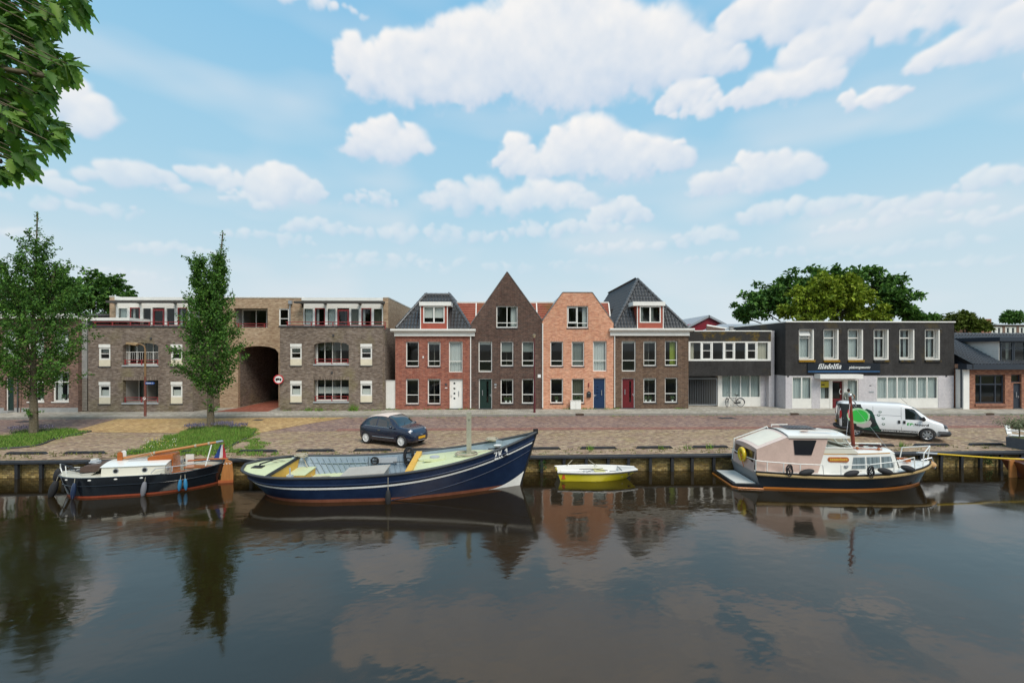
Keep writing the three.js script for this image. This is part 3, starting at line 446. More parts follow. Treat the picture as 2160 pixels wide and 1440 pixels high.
// gable copings
M.gableCap = std({ color: lin(0.16, 0.16, 0.16), roughness: 0.6 });
for (const [b, pts] of [[h2, [['l', 683], [1069.8, 573.5], ['r', 676.5]]], [h3, [['l', 677], [1187.3, 617], [1249.4, 617], ['r', 681]]]]) {
  const p = pts.map(([px, py]) => V(px === 'l' ? b.xl : px === 'r' ? b.xr : b.x(px), b.y(py), 0));
  for (let i = 0; i + 1 < p.length; i++) { const a = p[i], c = p[i + 1], d = c.clone().sub(a).normalize(), n = V(-d.y, d.x, 0).multiplyScalar(0.05), q = new GB(); q.prism([[a.x, a.y], [c.x, c.y], [c.x + n.x, c.y + n.y], [a.x + n.x, a.y + n.y]], -0.36, 0.03); q.mesh('gable_coping', M.gableCap, b.g); }
  // the roof running back behind the gable
  const top = pts.length === 3 ? [p[1], p[1]] : [p[1], p[2]];
  for (const [e, t, s] of [[p[0], top[0], 1], [p[p.length - 1], top[1], -1]]) { const q = new GB(), k = 0.06, a = V(e.x, e.y - k, -0.36), c = V(t.x, t.y - k, -0.36), d = V(t.x, t.y - k, -10), f = V(e.x, e.y - k, -10); s > 0 ? q.slab(a, c, d, f, 0.12) : q.slab(f, d, c, a, 0.12); q.mesh('roof', M.tileBlack, b.g); }
  if (pts.length === 4) { const q = new GB(); q.box(top[0].x, top[1].x, top[0].y - 0.18, top[0].y - 0.06, -10, -0.36); q.mesh('roof_flat', M.roofFelt, b.g); }
}
// hipped roofs with dormers on the outer two houses
function hipRoof(b, eL, eR, eY, rL, rR, rY, back, ridgeBack, dormer) {
  const zf = -0.02, y0 = b.y(eY), A = V(b.x(eL), y0, zf), B = V(b.x(eR), y0, zf), C = V(b.x(rR, -back), b.y(rY, -back), -back), D = V(b.x(rL, -back), b.y(rY, -back), -back), L = -ridgeBack;
  const base = new GB(), n = 0.02; base.quad(A, B, C, D); const Ab = V(A.x, y0, L), Bb = V(B.x, y0, L), Cb = V(C.x, C.y, L), Db = V(D.x, D.y, L);
  base.quad(B, Bb, Cb, C); base.quad(Ab, A, D, Db); base.quad(D, C, Cb, Db); base.quad(Bb, Ab, Db, Cb); const roof = base.mesh('roof', M.tileBlack, b.g);
  const facet = (O, P, Q, S, cut) => { const ex = P.clone().sub(O), w = ex.length(); ex.normalize(); const m = S.clone().sub(O), ey = m.clone().addScaledVector(ex, -m.dot(ex)), h = ey.length(); ey.normalize(); const s3 = m.dot(ex), s2 = Q.clone().sub(O).dot(ex); pantiles(roof, O, ex, ey, w, h, (s, t) => { const f = t / h; return s > lerp(0, s3, f) && s < lerp(w, s2, f) && !(cut && cut(s, t)); }, M.tileBlack); return { ex, ey, w, h }; };
  facet(A, B, C, D, dormer); facet(B, Bb, Cb, C); facet(Ab, A, D, Db);
  const up = V(0, 0.05, 0.02); ridgeTiles(roof, A.clone().add(up), D.clone().add(up), M.tileBlack); ridgeTiles(roof, B.clone().add(up), C.clone().add(up), M.tileBlack); if (C.distanceTo(D) > 0.4) ridgeTiles(roof, D.clone().add(up), C.clone().add(up), M.tileBlack); ridgeTiles(roof, C.clone().add(up), Cb.clone().add(up), M.tileBlack); if (C.distanceTo(D) > 0.4) ridgeTiles(roof, D.clone().add(up), Db.clone().add(up), M.tileBlack);
  return roof;
}
function dormerOn(b, px0, px1, pyT, pyB, w, fas, inside) {
  const dz = 0.03, x0 = b.x(px0, dz), x1 = b.x(px1, dz), y0 = b.y(pyB, dz), y1 = b.y(pyT, dz), wx0 = b.x(w[0], dz), wx1 = b.x(w[1], dz), wy1 = b.y(w[2], dz), wy0 = b.y(w[3], dz), D = { g: new THREE.Group(), holes: [] };
  D.g.name = 'dormer'; b.g.add(D.g); D.g.position.z = dz;
  const outline = rectPts(x0, x1, y0, y1); const q = new GB();
  for (const [a, c, d, e] of [[x0, wx0, y0, y1], [wx1, x1, y0, y1], [wx0, wx1, y0, wy0]]) lapBoards(q, a, c, d, e, 0, 0.13); q.mesh('siding', M.redSiding, D.g);
  const s = new GB(); s.box(x0, x0 + 0.05, y0, y1, -2.6, -0.002); s.box(x1 - 0.05, x1, y0, y1, -2.6, -0.002); s.box(x0 + 0.05, wx0, y0, y1, -0.06, -0.002); s.box(wx1, x1 - 0.05, y0, y1, -0.06, -0.002); s.box(wx0, wx1, y0, wy0, -0.06, -0.002); s.mesh('cheek', M.redSiding, D.g);
  const rm = new GB(); rm.box(x0 + 0.05, x1 - 0.05, y0, y1, -2.6, -2.5); rm.box(x0 + 0.05, x1 - 0.05, y0 + 0.02, y0 + 0.06, -2.5, -0.07); rm.mesh('dormer_room', M.interior, D.g);
  // window as one sub-part with its panes merged into sash glass
  const f = new GB(), fw = 0.075, zf = 0.03, m = (wx0 + wx1) / 2; f.box(wx0, wx0 + fw, wy0, wy1, -0.06, zf); f.box(wx1 - fw, wx1, wy0, wy1, -0.06, zf); f.box(wx0 + fw, wx1 - fw, wy0, wy0 + fw, -0.06, zf - 0.002); f.box(wx0 + fw, wx1 - fw, wy1 - fw, wy1, -0.06, zf - 0.002); f.box(m - 0.05, m + 0.05, wy0 + fw, wy1 - fw, -0.06, zf - 0.004); f.mesh('dormer_window', M.whitePaint, D.g);
  for (const [a, c] of [[wx0 + fw, m - 0.05], [m + 0.05, wx1 - fw]]) { const p = new THREE.PlaneGeometry(c - a, wy1 - wy0 - 2 * fw); p.translate((a + c) / 2, (wy0 + wy1) / 2, -0.02); put('pane', p, M.glass, D.g); if (inside) { const k = new GB(); k.box(a, c, wy1 - fw - (wy1 - wy0) * inside, wy1 - fw, -0.16, -0.15); k.mesh('blind', M.blind, D.g); } else sheetCurtain(a, a + (c - a) * 0.35, wy0 + fw, wy1 - fw, -0.16, 3, 0.02, M.drapeGrey, D.g); }
  const fx0 = b.x(fas[0], dz), fx1 = b.x(fas[1], dz), fy1 = b.y(fas[2], dz), t = new GB(); t.box(fx0, fx1, y1, fy1, -2.9, 0.16); t.mesh('dormer_roof', M.whitePaint, D.g); for (const x of [x0, x1]) { const tr = new GB(); tr.box(x - 0.03, x + 0.03, y0, y1, -0.01, 0.045); tr.mesh('corner_trim', M.whitePaint, D.g); }
}
{ // slopes leave room for the dormers
  cornice(h1, h1.x(825.3), h1.x(1003.5), h1.y(693.9), h1.y(700.8), h1.y(709), h1.x(832.2), h1.x(1001.5));
  cornice(h4, h4.x(1284.8), h4.x(1461.5), h4.y(692.6), h4.y(699.4), h4.y(708), h4.x(1286.5), h4.x(1453.4));
  hipRoof(h1, 835.5, 992.5, 692.5, 897.5, 948.5, 622.5, 2.1, 9, (s, t) => { const x = h1.x(835.5) + s; return x > h1.x(885) && x < h1.x(947) && t < 2.6; });
  dormerOn(h1, 887, 943.6, 645, 693.5, [892.8, 937.6, 646, 681.5], [884.8, 951.5, 636.7], 0.62);
  hipRoof(h4, 1296.5, 1450.8, 691, 1344.5, 1346.5, 592, 2.7, 13, (s, t) => { const x = h4.x(1296.5) + s; return x > h4.x(1343) && x < h4.x(1400) && t < 2.5; });
  dormerOn(h4, 1344.6, 1399, 645, 692, [1349.5, 1393.8, 645.8, 680.5], [1334.5, 1402.3, 636.5], 0);
}
downpipe(h1, h1.x(992.6), 0.1, h1.y(702), M.whitePaint); downpipe(h3, h3.x(1144.6), 0.1, h3.y(682), M.whitePaint); downpipe(h4, h4.x(1296.3), 0.1, h4.y(702), M.whitePaint, 0.04);
// red boarded rear volumes standing behind the fronts
M.rearRed = (() => { const t = tex(512, 512, [6, 6], (x, y) => { const g = (MID(x, y, 8) - 0.5) * 26 + (GRAIN(x, y, 3) - 0.5) * 16, k = clamp((COARSE(x, y, 12) - 0.5) * 5) * 0.6; return moss([150 + g, 82 + g, 64 + g], k, [112, 88, 40]); }); return std({ map: t, roughness: 0.8 }); })();
for (const [b, p0, p1] of [[h1, 940, 1005], [h2, 1005, 1132], [h3, 1132, 1284]]) {
  const dz = -4.8, x0 = b.x(p0, dz), x1 = b.x(p1, dz), y1 = b.y(637.4, dz), q = new GB(); let y = 5.4, z = dz + 1.0; const n = 16;
  for (let i = 0; i < n; i++) { const ya = lerp(5.4, y1, i / n), yb = lerp(5.4, y1, (i + 1) / n), za = lerp(dz + 1.5, dz, i / n), zb = lerp(dz + 1.5, dz, (i + 1) / n); q.quad(V(x0, ya, za + 0.05), V(x1, ya, za + 0.05), V(x1, yb, zb), V(x0, yb, zb)); q.quad(V(x0, ya, za), V(x1, ya, za), V(x1, ya, za + 0.05), V(x0, ya, za + 0.05)); }
  q.box(x0, x1, 5.4, y1 - 0.02, -9, dz - 0.05); q.mesh('rear_roof', M.rearRed, b.g);
  const t = new GB(); t.box(x0, x1, y1 - 0.06, y1 + 0.05, dz - 0.3, dz + 0.06); t.mesh('rear_roof_trim', M.whitePaint, b.g); const v = new GB(); v.slab(V(x1 - 0.06, 5.6, dz + 1.52), V(x1 + 0.03, 5.6, dz + 1.52), V(x1 + 0.03, y1 - 0.06, dz + 0.08), V(x1 - 0.06, y1 - 0.06, dz + 0.08), 0.06); v.mesh('dividing_trim', M.whitePaint, b.g);
}
// small wall fittings
function plate(b, px, py, w, h, mat, name, d = 0.02) { const q = new GB(); q.box(-w / 2, w / 2, -h / 2, h / 2, 0, d); const m = q.mesh(name, mat, b.g); m.position.set(b.x(px), b.y(py), 0.002); return m; }
plate(h2, 1137.6, 793, 0.24, 0.24, M.whitePlastic, 'meter_plate'); plate(h1, 940.5, 811, 0.16, 0.16, M.darkSill, 'house_number'); plate(h1, 941, 818, 0.18, 0.06, M.whitePlastic, 'name_plate'); plate(h2, 1045, 811, 0.17, 0.14, M.zinc, 'house_number'); plate(h2, 1045, 816.7, 0.14, 0.05, M.whitePlastic, 'name_plate'); plate(h3, 1242, 811.5, 0.06, 0.34, M.redPaint, 'wall_lamp', 0.1); plate(h1, 892.5, 753, 0.1, 0.14, M.whitePlastic, 'vent');
{ const q = new GB(); q.prism([[-0.15, -0.24], [0.15, -0.24], [0.15, 0.14], [0, 0.24], [-0.15, 0.14]], 0, 0.14, 0.02); const m = q.mesh('letter_box', M.black, h3.g); m.position.set(h3.x(1242), h3.y(831), 0.002); const f = new GB(); f.box(-0.1, 0.1, 0.06, 0.1, 0.141, 0.146); f.mesh('slot', M.steel, m); }
console.log('town houses');
// ---- apartment building with roof terraces and archway
M.awning = std({ color: lin(0.06, 0.055, 0.05), roughness: 0.8 });
const apt = building('apartment_building', 'grey brown brick apartment block with archway, roof terraces and red railings', -35.6, 500, 0, 'building');
{
  const g = apt.g, ZL = 0.1, ZR = -0.2, ZB = -2.3;
  const x = (px, dz) => X(px, apt.z + dz) - apt.xc, y = (py, dz, px = 500) => Y(px, py, apt.z + dz);
  const rail = (x0, x1, ys, z, posts, r = 0.028, name = 'railing') => { const q = new GB(); for (const yy of ys) q.cyl(V(x0, yy, z), V(x1, yy, z), r, r, 6); for (const p of posts) q.box(p - 0.03, p + 0.03, ys[0] - 0.3, ys[ys.length - 1] + 0.02, z - 0.03, z + 0.03); return q.mesh(name, M.redPaint, g); };
  function frontBlock(px0, px1, baseZ, small, log, chairs) {
    const yt = y(689.6, baseZ, (px0 + px1) / 2), x0 = x(px0, baseZ), x1 = x(px1, baseZ), mid = (px0 + px1) / 2, holes = [];
    const B = { g, holes };
    for (const [a, c, d, e, low] of small) { // panelled window units
      const wx0 = x(a, baseZ), wx1 = x(c, baseZ), wy0 = y(e, baseZ, mid), wy1 = y(d, baseZ, mid), H = wy1 - wy0, gap = H * 0.3, back = baseZ;
      const w = makeWindow(B, wx0, wx1, wy0 + gap, wy1 - H * 0.15, { hole: false, back, inset: 0.03, fw: 0.11, thin: 0.05, rails: low ? [] : [0.5], sill: null, inside: low ? [['low', [0, 0.62]]] : [['blind', 0.35, M.drapeGrey]] });
      holes.push(rectHole(wx0, wx1, wy0, wy1)); const p = new GB(); p.box(wx0, wx1, wy0, wy0 + gap - 0.006, back - 0.12, back - 0.02); p.mesh('lower_panel', M.panelCream, w); const s = new GB(); s.box(wx0, wx1, wy1 - H * 0.15 + 0.006, wy1, back - 0.12, back + 0.02); s.mesh('shutter_box', M.whitePaint, w); const l = new GB(); l.box(wx0 - 0.04, wx1 + 0.04, wy0 - 0.06, wy0, back - 0.1, back + 0.05); l.mesh('sill', M.darkSill, w);
    }
    for (const [a, c, d, ds, e, arch, kind] of log) {
      const lx0 = x(a, baseZ), lx1 = x(c, baseZ), ly0 = y(e, baseZ, mid), ly1 = y(d, baseZ, mid), lys = y(ds, baseZ, mid), dp = kind === 'deep' ? 1.3 : 0.35;
      holes.push(arch ? archPts(lx0, lx1, ly0, lys, ly1) : rectHole(lx0, lx1, ly0, ly1));
      const r = new GB(); r.box(lx0 - 0.1, lx0 - 0.002, ly0, ly1 + 0.1, baseZ - dp - 0.3, baseZ - 0.31); r.box(lx1 + 0.002, lx1 + 0.1, ly0, ly1 + 0.1, baseZ - dp - 0.3, baseZ - 0.31); r.box(lx0 - 0.1, lx1 + 0.1, ly0 - 0.15, ly0 - 0.002, baseZ - dp - 0.3, baseZ - 0.31); r.box(lx0 - 0.1, lx1 + 0.1, ly1 + 0.1, ly1 + 0.2, baseZ - dp - 0.3, baseZ - 0.31); r.mesh('loggia', M.interiorPale, g);
      makeWindow(B, lx0, lx1, ly0, ly1 + 0.1, { hole: false, back: baseZ - dp - 0.2, inset: 0, fw: 0.08, mull: [0.22, 0.46, 0.72], sill: null, name: 'loggia_window', inside: kind === 'deep' ? [['net', 1, M.drapeGrey]] : kind === 'film' ? [['low', [0.3, 0.62]]] : [['blind', 0.4, M.drapeDark]] });
      const rl = rail(lx0 + 0.02, lx1 - 0.02, [ly0 + 0.16, ly0 + 0.36], baseZ - 0.12, [lx0 + 0.1, (lx0 + lx1) / 2, lx1 - 0.1]); if (kind === 'white') { const q = new GB(); q.cyl(V(lx0 + 0.1, ly0 + 0.95, baseZ - 0.2), V(lx1 - 0.05, ly0 + 0.95, baseZ - 0.2), 0.018); for (let xx = lx0 + 0.15; xx < lx1 - 0.1; xx += 0.14) q.cyl(V(xx, ly0 + 0.3, baseZ - 0.2), V(xx, ly0 + 0.95, baseZ - 0.2), 0.009, 0.009, 5); q.mesh('white_balustrade', M.whitePaint, g); }
      const s = new GB(); s.box(lx0 - 0.03, lx1 + 0.03, ly0 - 0.1, ly0 - 0.003, baseZ - 0.3, baseZ + 0.07); s.mesh('loggia_sill', M.greyPaint, g);
      if (!arch) { const so = new GB(); so.box(lx0 - 0.05, lx1 + 0.05, ly1, ly1 + 0.24, baseZ - 0.1, baseZ + 0.004); so.mesh('lintel', M.soldierGrey, g); }
      else { const m = (lx0 + lx1) / 2; for (let i = 0; i < 20; i++) { const q = new GB(), u0 = i / 20, u1 = (i + 0.94) / 20, P = (u) => { const xx = lerp(lx0, lx1, u); return [xx, lys + (ly1 - lys) * Math.sqrt(Math.max(0, 1 - ((xx - m) / (lx1 - m)) ** 2)) ** 0.9]; }, A = P(u0), Bq = P(u1); q.prism([A, Bq, [Bq[0], Bq[1] + 0.2], [A[0], A[1] + 0.2]], baseZ - 0.1, baseZ + 0.005); q.mesh('arch_brick', M.brickGrey, g); } }
    }
    wallWithHoles('wall', rectPts(x0, x1, -0.02, yt), holes, baseZ - 0.3, baseZ, M.brickGrey, g);
    const c = new GB(); c.box(x0 - 0.05, x1 + 0.05, yt + 0.002, yt + 0.1, baseZ - 0.42, baseZ + 0.06); c.mesh('parapet_coping', M.darkSill, g);
    const fl = new GB(); fl.box(x0 + 0.1, x1 - 0.1, yt - 0.7, yt - 0.5, baseZ - 3, baseZ - 0.31); fl.mesh('terrace_floor', M.concrete, g);
    lining({ g }, x0 + 0.3, x1 - 0.3, [0.02, 2.9, 5.5], baseZ - 0.302, baseZ - 5.5);
    return { x0, x1, yt };
  }
  const BL = frontBlock(185, 405.8, ZL, [[207.5, 232, 726, 772.5, 0], [359.4, 384, 726, 772.5, 0], [207.5, 232, 805, 851.5, 1], [359.4, 384, 805, 851.5, 1]], [[258, 333, 723, 730, 769.8, 1, 'white'], [258, 333, 801.7, 801.7, 849, 0, 'deep']]);
  const BR = frontBlock(590, 807, ZR, [[611.7, 636, 725, 770.8, 0], [760, 784.6, 725, 770.8, 0], [611.7, 636, 803, 848.5, 1], [760, 784.6, 803, 848.5, 1]], [[661.5, 735.4, 721.5, 728, 767.7, 1, 'dark'], [661.5, 735.4, 801, 801, 846.5, 0, 'film']]);
  const sw = (name, a, c, y0, y1, mat, th = 0.3) => { const q = new GB(), d = V(c[0] - a[0], 0, c[1] - a[1]).normalize(), n = V(-d.z, 0, d.x).multiplyScalar(-th); const P = [[a[0], a[1]], [c[0], c[1]], [c[0] + n.x, c[1] + n.z], [a[0] + n.x, a[1] + n.z]]; for (let i = 0; i < 4; i++) { const A = P[i], B2 = P[(i + 1) % 4]; q.quad(V(A[0], y0, A[1]), V(B2[0], y0, B2[1]), V(B2[0], y1, B2[1]), V(A[0], y1, A[1])); } q.quad(...P.map((p) => V(p[0], y1, p[1]))); return q.mesh(name, mat, g); };
  const xb0 = x(463, ZB), xb1 = x(640, ZB);
  sw('return_wall', [BL.x1, ZL - 0.001], [xb0, ZB - 0.001], -0.02, BL.yt, M.brickGrey); sw('corner_coping', [BL.x1, ZL], [xb0, ZB], BL.yt + 0.002, BL.yt + 0.1, M.darkSill, 0.4);
  sw('end_wall', [BL.x0 + 0.0, -12], [BL.x0, ZL - 0.302], -0.02, BL.yt, M.brickGrey); sw('end_wall', [BR.x1 + 0.09, ZR - 0.302], [BR.x1 + 0.25, -12], -0.02, BR.yt, M.brickGrey); sw('corner_wall', [BR.x1, ZR - 0.002], [BR.x1 + 0.1, ZR - 0.31], -0.02, BR.yt, M.brickGrey);
  const q0 = new GB(); q0.box(BR.x0, BR.x0 + 0.28, -0.02, BR.yt, ZB - 0.02, ZR - 0.302); q0.mesh('end_wall', M.brickGrey, g);
  // bridge over the archway
  const yTop = y(628, ZB), bh = [], ax0 = x(501.7, ZB), ax1 = x(586.8, ZB), ay = y(744, ZB), ac = y(729.5, ZB), Bb = { g, holes: bh };
  bh.push(archPts(ax0, ax1, -0.01, ay, ac)); const lx0 = x(493, ZB), lx1 = x(564, ZB), ly0 = y(690.6, ZB), ly1 = y(650, ZB); bh.push(rectHole(lx0, lx1, ly0, ly1));
  makeWindow(Bb, x(588, ZB), x(609, ZB), y(687.5, ZB), y(650.6, ZB), { back: ZB, inset: 0.04, fw: 0.08, rails: [0.42], sill: M.darkSill });
  makeWindow(Bb, lx0, lx1, ly0, ly1, { hole: false, back: ZB - 1.2, inset: 0, mull: [0.42, 0.76], sill: null, name: 'loggia_window', inside: [['right', 0.3, M.drapeGrey]] }); rail(lx0 + 0.05, lx1, [ly0 + 0.12, ly0 + 0.3], ZB - 0.1, [lx0 + 0.3, lx1 - 0.3]);
  const lr = new GB(); lr.box(lx0 - 0.1, lx0, ly0 - 0.1, ly1 + 0.1, ZB - 1.3, ZB - 0.31); lr.box(lx1, lx1 + 0.1, ly0 - 0.1, ly1 + 0.1, ZB - 1.3, ZB - 0.31); lr.box(lx0, lx1, ly0 - 0.1, ly0 - 0.003, ZB - 1.3, ZB - 0.31); lr.box(lx0, lx1, ly1 + 0.003, ly1 + 0.1, ZB - 1.3, ZB - 0.31); lr.mesh('loggia', M.interior, g);
  wallWithHoles('bridge_wall', rectPts(x(405, ZB), xb1, -0.02, yTop), bh, ZB - 0.3, ZB, M.brickTan, g); lining({ g }, lx0 - 0.5, xb1 - 0.4, [5.6, yTop - 0.3], ZB - 1.32, ZB - 6);
  const cp = new GB(); cp.box(x(405, ZB), xb1, yTop + 0.002, yTop + 0.07, ZB - 0.4, ZB + 0.04); cp.mesh('roof_coping', M.whitePaint, g);
  const pas = new GB(); pas.box(ax0 - 0.3, ax0, -0.02, 5.2, -19, ZB - 0.302); pas.box(ax1, ax1 + 0.3, -0.02, 5.2, -19, ZB - 0.302); pas.mesh('passage_walls', M.brickGrey, g); const pc = new GB(); pc.box(ax0, ax1, ac + 0.05, ac + 0.3, -19, ZB - 0.302); pc.mesh('passage_ceiling', M.concrete, g); const pe = new GB(); pe.box(ax0 - 0.3, ax1 + 0.3, -0.02, 5.2, -19.3, -19); pe.mesh('passage_end_wall', M.brickGrey, g);
  const pl = new GB(); pl.box(-0.12, 0.12, -0.28, 0.28, 0, 0.1); const plm = pl.mesh('passage_lamp', M.whitePlastic, g); plm.position.set(lerp(ax0, ax1, 0.5), 3.0, -18.99);
  const dp = new GB(); dp.bar([V(x(614, ZB), y(636, ZB), ZB + 0.12), V(x(612, ZB), y(646, ZB), ZB + 0.08), V(x(612, ZB), y(689, ZB), ZB + 0.08)], 0.05, 8); dp.box(x(610, ZB), x(617, ZB), y(641, ZB), y(634, ZB), ZB + 0.02, ZB + 0.22); dp.mesh('downpipe', M.zinc, g);
  // set-back top storeys with their glazed fronts
  function storey(pxa, pxb, pier, dz, cells, awn, sideRight) {
    const x0 = x(pxa, dz), x1 = x(pxb, dz), yf0 = y(690, dz) - 0.4, yw1 = y(649, dz), yw0 = y(686.5, dz), yr = y(627.3, dz), B = { g, holes: [] };
    const fb = new GB(); fb.box(x0, x1, y(633.5, dz), yr, dz - 0.3, dz + 0.1); fb.mesh('fascia', M.whitePaint, g);
    const cl = new GB(); cl.box(x0, x1, yw1, y(633.5, dz) - 0.003, dz - 0.3, dz); cl.box(x0, x1, yf0, yw0, dz - 0.3, dz); cl.mesh('storey_wall', M.creamPaint, g);
    for (const [a, c, kind] of cells) {
      const wa = x(a, dz), wc = x(c, dz), red = kind === 'red' || kind === 'door';
      makeWindow(B, wa, wc, kind === 'door' ? yf0 + 0.1 : yw0, yw1 - (kind === 'door' ? 0.12 : 0), { hole: false, back: dz, inset: 0.0, deep: 0.09, fw: kind === 'door' ? 0.13 : 0.06, frame: red ? M.redPaint : M.whitePaint, sill: null, name: kind === 'door' ? 'terrace_door' : 'window', inside: kind === 'net' ? [['net', 1, M.netCool]] : kind === 'drape' ? [['net', 1, M.drapeDark]] : kind === 'red' ? [['left', 0.25]] : [] });
    }
    for (let i = 0; i + 1 < cells.length; i++) { const q = new GB(); q.box(x(cells[i][1], dz) + 0.006, x(cells[i + 1][0], dz) - 0.006, yf0, yw1 - 0.002, dz - 0.2, dz - 0.012); q.mesh('mullion', M.whitePaint, g); }
    for (const s of [[x0, x(cells[0][0], dz)], [x(cells[cells.length - 1][1], dz), x1]]) { const q = new GB(); q.box(s[0], s[1], yf0, yw1 - 0.002, dz - 0.2, dz - 0.012); q.mesh('mullion', M.whitePaint, g); }
    const a = new GB(); a.box(x(awn[0], dz + 0.8), x(awn[1], dz + 0.8), y(639, dz + 0.8), y(634.6, dz + 0.8), dz + 0.5, dz + 0.9); a.mesh('awning_beam', M.awning, g); for (const px of awn[2]) { const k = new GB(); k.slab(V(x(px, dz) - 0.1, y(641.5, dz), dz + 0.02), V(x(px, dz) + 0.1, y(641.5, dz), dz + 0.02), V(x(px - 6, dz + 0.8) + 0.1, y(639, dz + 0.8), dz + 0.85), V(x(px - 6, dz + 0.8) - 0.1, y(639, dz + 0.8), dz + 0.85), 0.12); k.mesh('awning_arm', M.awning, g); }
    const rf = new GB(); rf.box(x0 - 0.2, x1 + 0.2, yr - 0.25, yr - 0.05, -12, dz - 0.3); rf.mesh('roof', M.roofFelt, g); lining({ g }, x0 + 0.1, x1 - 0.1, [yf0, yw1 + 0.35], dz - 0.301, dz - 5);
    for (const [p0, p1] of pier) { const q = new GB(); q.box(x(p0, dz), x(p1, dz), yf0, yr + 0.01, -12, dz + 0.05); q.mesh('pier', M.brickTan, g); const cc = new GB(); cc.box(x(p0, dz) - 0.02, x(p1, dz) + 0.02, yr + 0.012, yr + 0.08, -12, dz + 0.08); cc.mesh('coping', M.whitePaint, g); }
  }
  storey(243, 419, [[231.5, 243]], ZB + 0.1, [[247, 269, 'net'], [273, 294, 'red'], [299, 319, ''], [321, 346, 'door'], [349, 369, ''], [374, 394, 'red'], [398, 415, 'drape']], [224, 424, [244, 295, 370]]);
  storey(636.7, 808, [[808.2, 819]], ZB, [[639.5, 661, 'net'], [664, 685, 'red'], [689, 709, 'net'], [711, 736, 'door'], [738.5, 758, 'drape'], [762, 783, 'red'], [786.6, 807, 'drape']], [620, 810, [638, 687, 760, 808]]);
  const rl = rail(x(190, ZL), x(405, ZL), [BL.yt + 0.16, BL.yt + 0.38], ZL - 0.2, [195, 232, 270, 310, 350, 390].map((p) => x(p, ZL))), rr2 = rail(x(600, ZR), x(812, ZR), [BR.yt + 0.16, BR.yt + 0.38], ZR - 0.2, [604, 654, 700, 735, 780, 811].map((p) => x(p, ZR)));
  for (const [px, py, z] of [[318, 714, ZL], [703, 707, ZR], [305, 787, ZL], [700, 786, ZR]]) { const q = new GB(); q.box(-0.07, 0.07, -0.07, 0.07, 0, 0.06); const m = q.mesh('vent', M.darkSill, g); m.position.set(x(px, z), y(py, z), z + 0.002); }
}
sheet('archway_ramp', [[X(497, -37.9), -37.85], [X(586, -37.9), -37.85], [X(586.8, -37.9), -48.5], [X(501.7, -37.9), -48.5]].map((p, i) => i < 2 ? [p[0], -37.6] : p).concat([[X(455, -36.0), -35.6], [X(566, -36.0), -35.4]]).sort(() => 0).slice(0, 0).concat([[X(452, -35.4), -35.3], [X(566, -35.4), -35.3], [X(586.2, -37.8), -37.8], [X(586.2, -37.8), -54.8], [X(502.5, -37.8), -54.8], [X(502.5, -37.8), -37.8]]).reverse(), M.rampRed, () => 0, 'red brick driveway through the archway', 0.006);
// round no-entry plate on the block's corner
{
  const q = new GB(), pl = new THREE.CylinderGeometry(0.34, 0.34, 0.025, 28); pl.rotateX(Math.PI / 2); q.add(pl); const t = thing('traffic_sign', 'round red rimmed traffic sign with truck pictogram beside archway', 'traffic sign', [X(587, -35.55), Y(587, 800, -35.55), -35.55], 0.35);
  q.mesh('plate', M.whitePlastic, t); const rg = new GB(), rt = new THREE.TorusGeometry(0.305, 0.042, 8, 32); rt.scale(1, 1, 0.35); rg.add(rt, new THREE.Matrix4().makeTranslation(0, 0, 0.014)); rg.mesh('rim', std({ color: lin(0.5, 0.02, 0.03), roughness: 0.4 }), t);
  const s = new GB(); s.box(-0.2, 0.07, -0.06, 0.1, 0.013, 0.02); s.prism([[0.09, -0.06], [0.2, -0.06], [0.2, 0.02], [0.16, 0.08], [0.09, 0.08]], 0.013, 0.02); for (const x of [-0.12, 0.13]) { const c = new THREE.CylinderGeometry(0.045, 0.045, 0.008, 12); c.rotateX(Math.PI / 2); c.translate(x, -0.08, 0.018); s.add(c); } s.mesh('pictogram', M.black, t); const bk = new GB(); bk.bar([V(0.05, 0, -0.02), V(0.3, 0, -0.3)], 0.02); bk.mesh('bracket', M.zinc, t);
}
// white garden gate between the flats and the red house
{
  const b = building('garden_gate', 'white boarded garden gate between apartment block and red brick house', -36.4, 821, 0, 'gate'), x0 = b.x(808.8), x1 = b.x(833), y1 = b.y(803.5), n = 8;
  for (let i = 0; i < n; i++) { const q = new GB(), a = lerp(x0, x1, i / n) + 0.003, c = lerp(x0, x1, (i + 1) / n) - 0.003; q.box(a, c, 0.06, y1, -0.05, -0.01 - (i % 2) * 0.003); q.mesh('board', M.whitePaint, b.g); }
  const f = new GB(); f.box(x0 - 0.06, x0 - 0.004, 0, y1 + 0.04, -0.1, 0.02); f.box(x1 + 0.004, x1 + 0.05, 0, y1 + 0.04, -0.1, 0.02); f.box(x0 - 0.004, x1 + 0.004, y1 + 0.003, y1 + 0.05, -0.1, 0.02); f.mesh('frame', M.whitePaint, b.g); const h = new GB(); h.bar([V(x0 + 0.08, 1.05, -0.01), V(x0 + 0.08, 1.05, 0.05), V(x0 + 0.2, 1.05, 0.05)], 0.012); h.mesh('handle', M.steel, b.g);
}
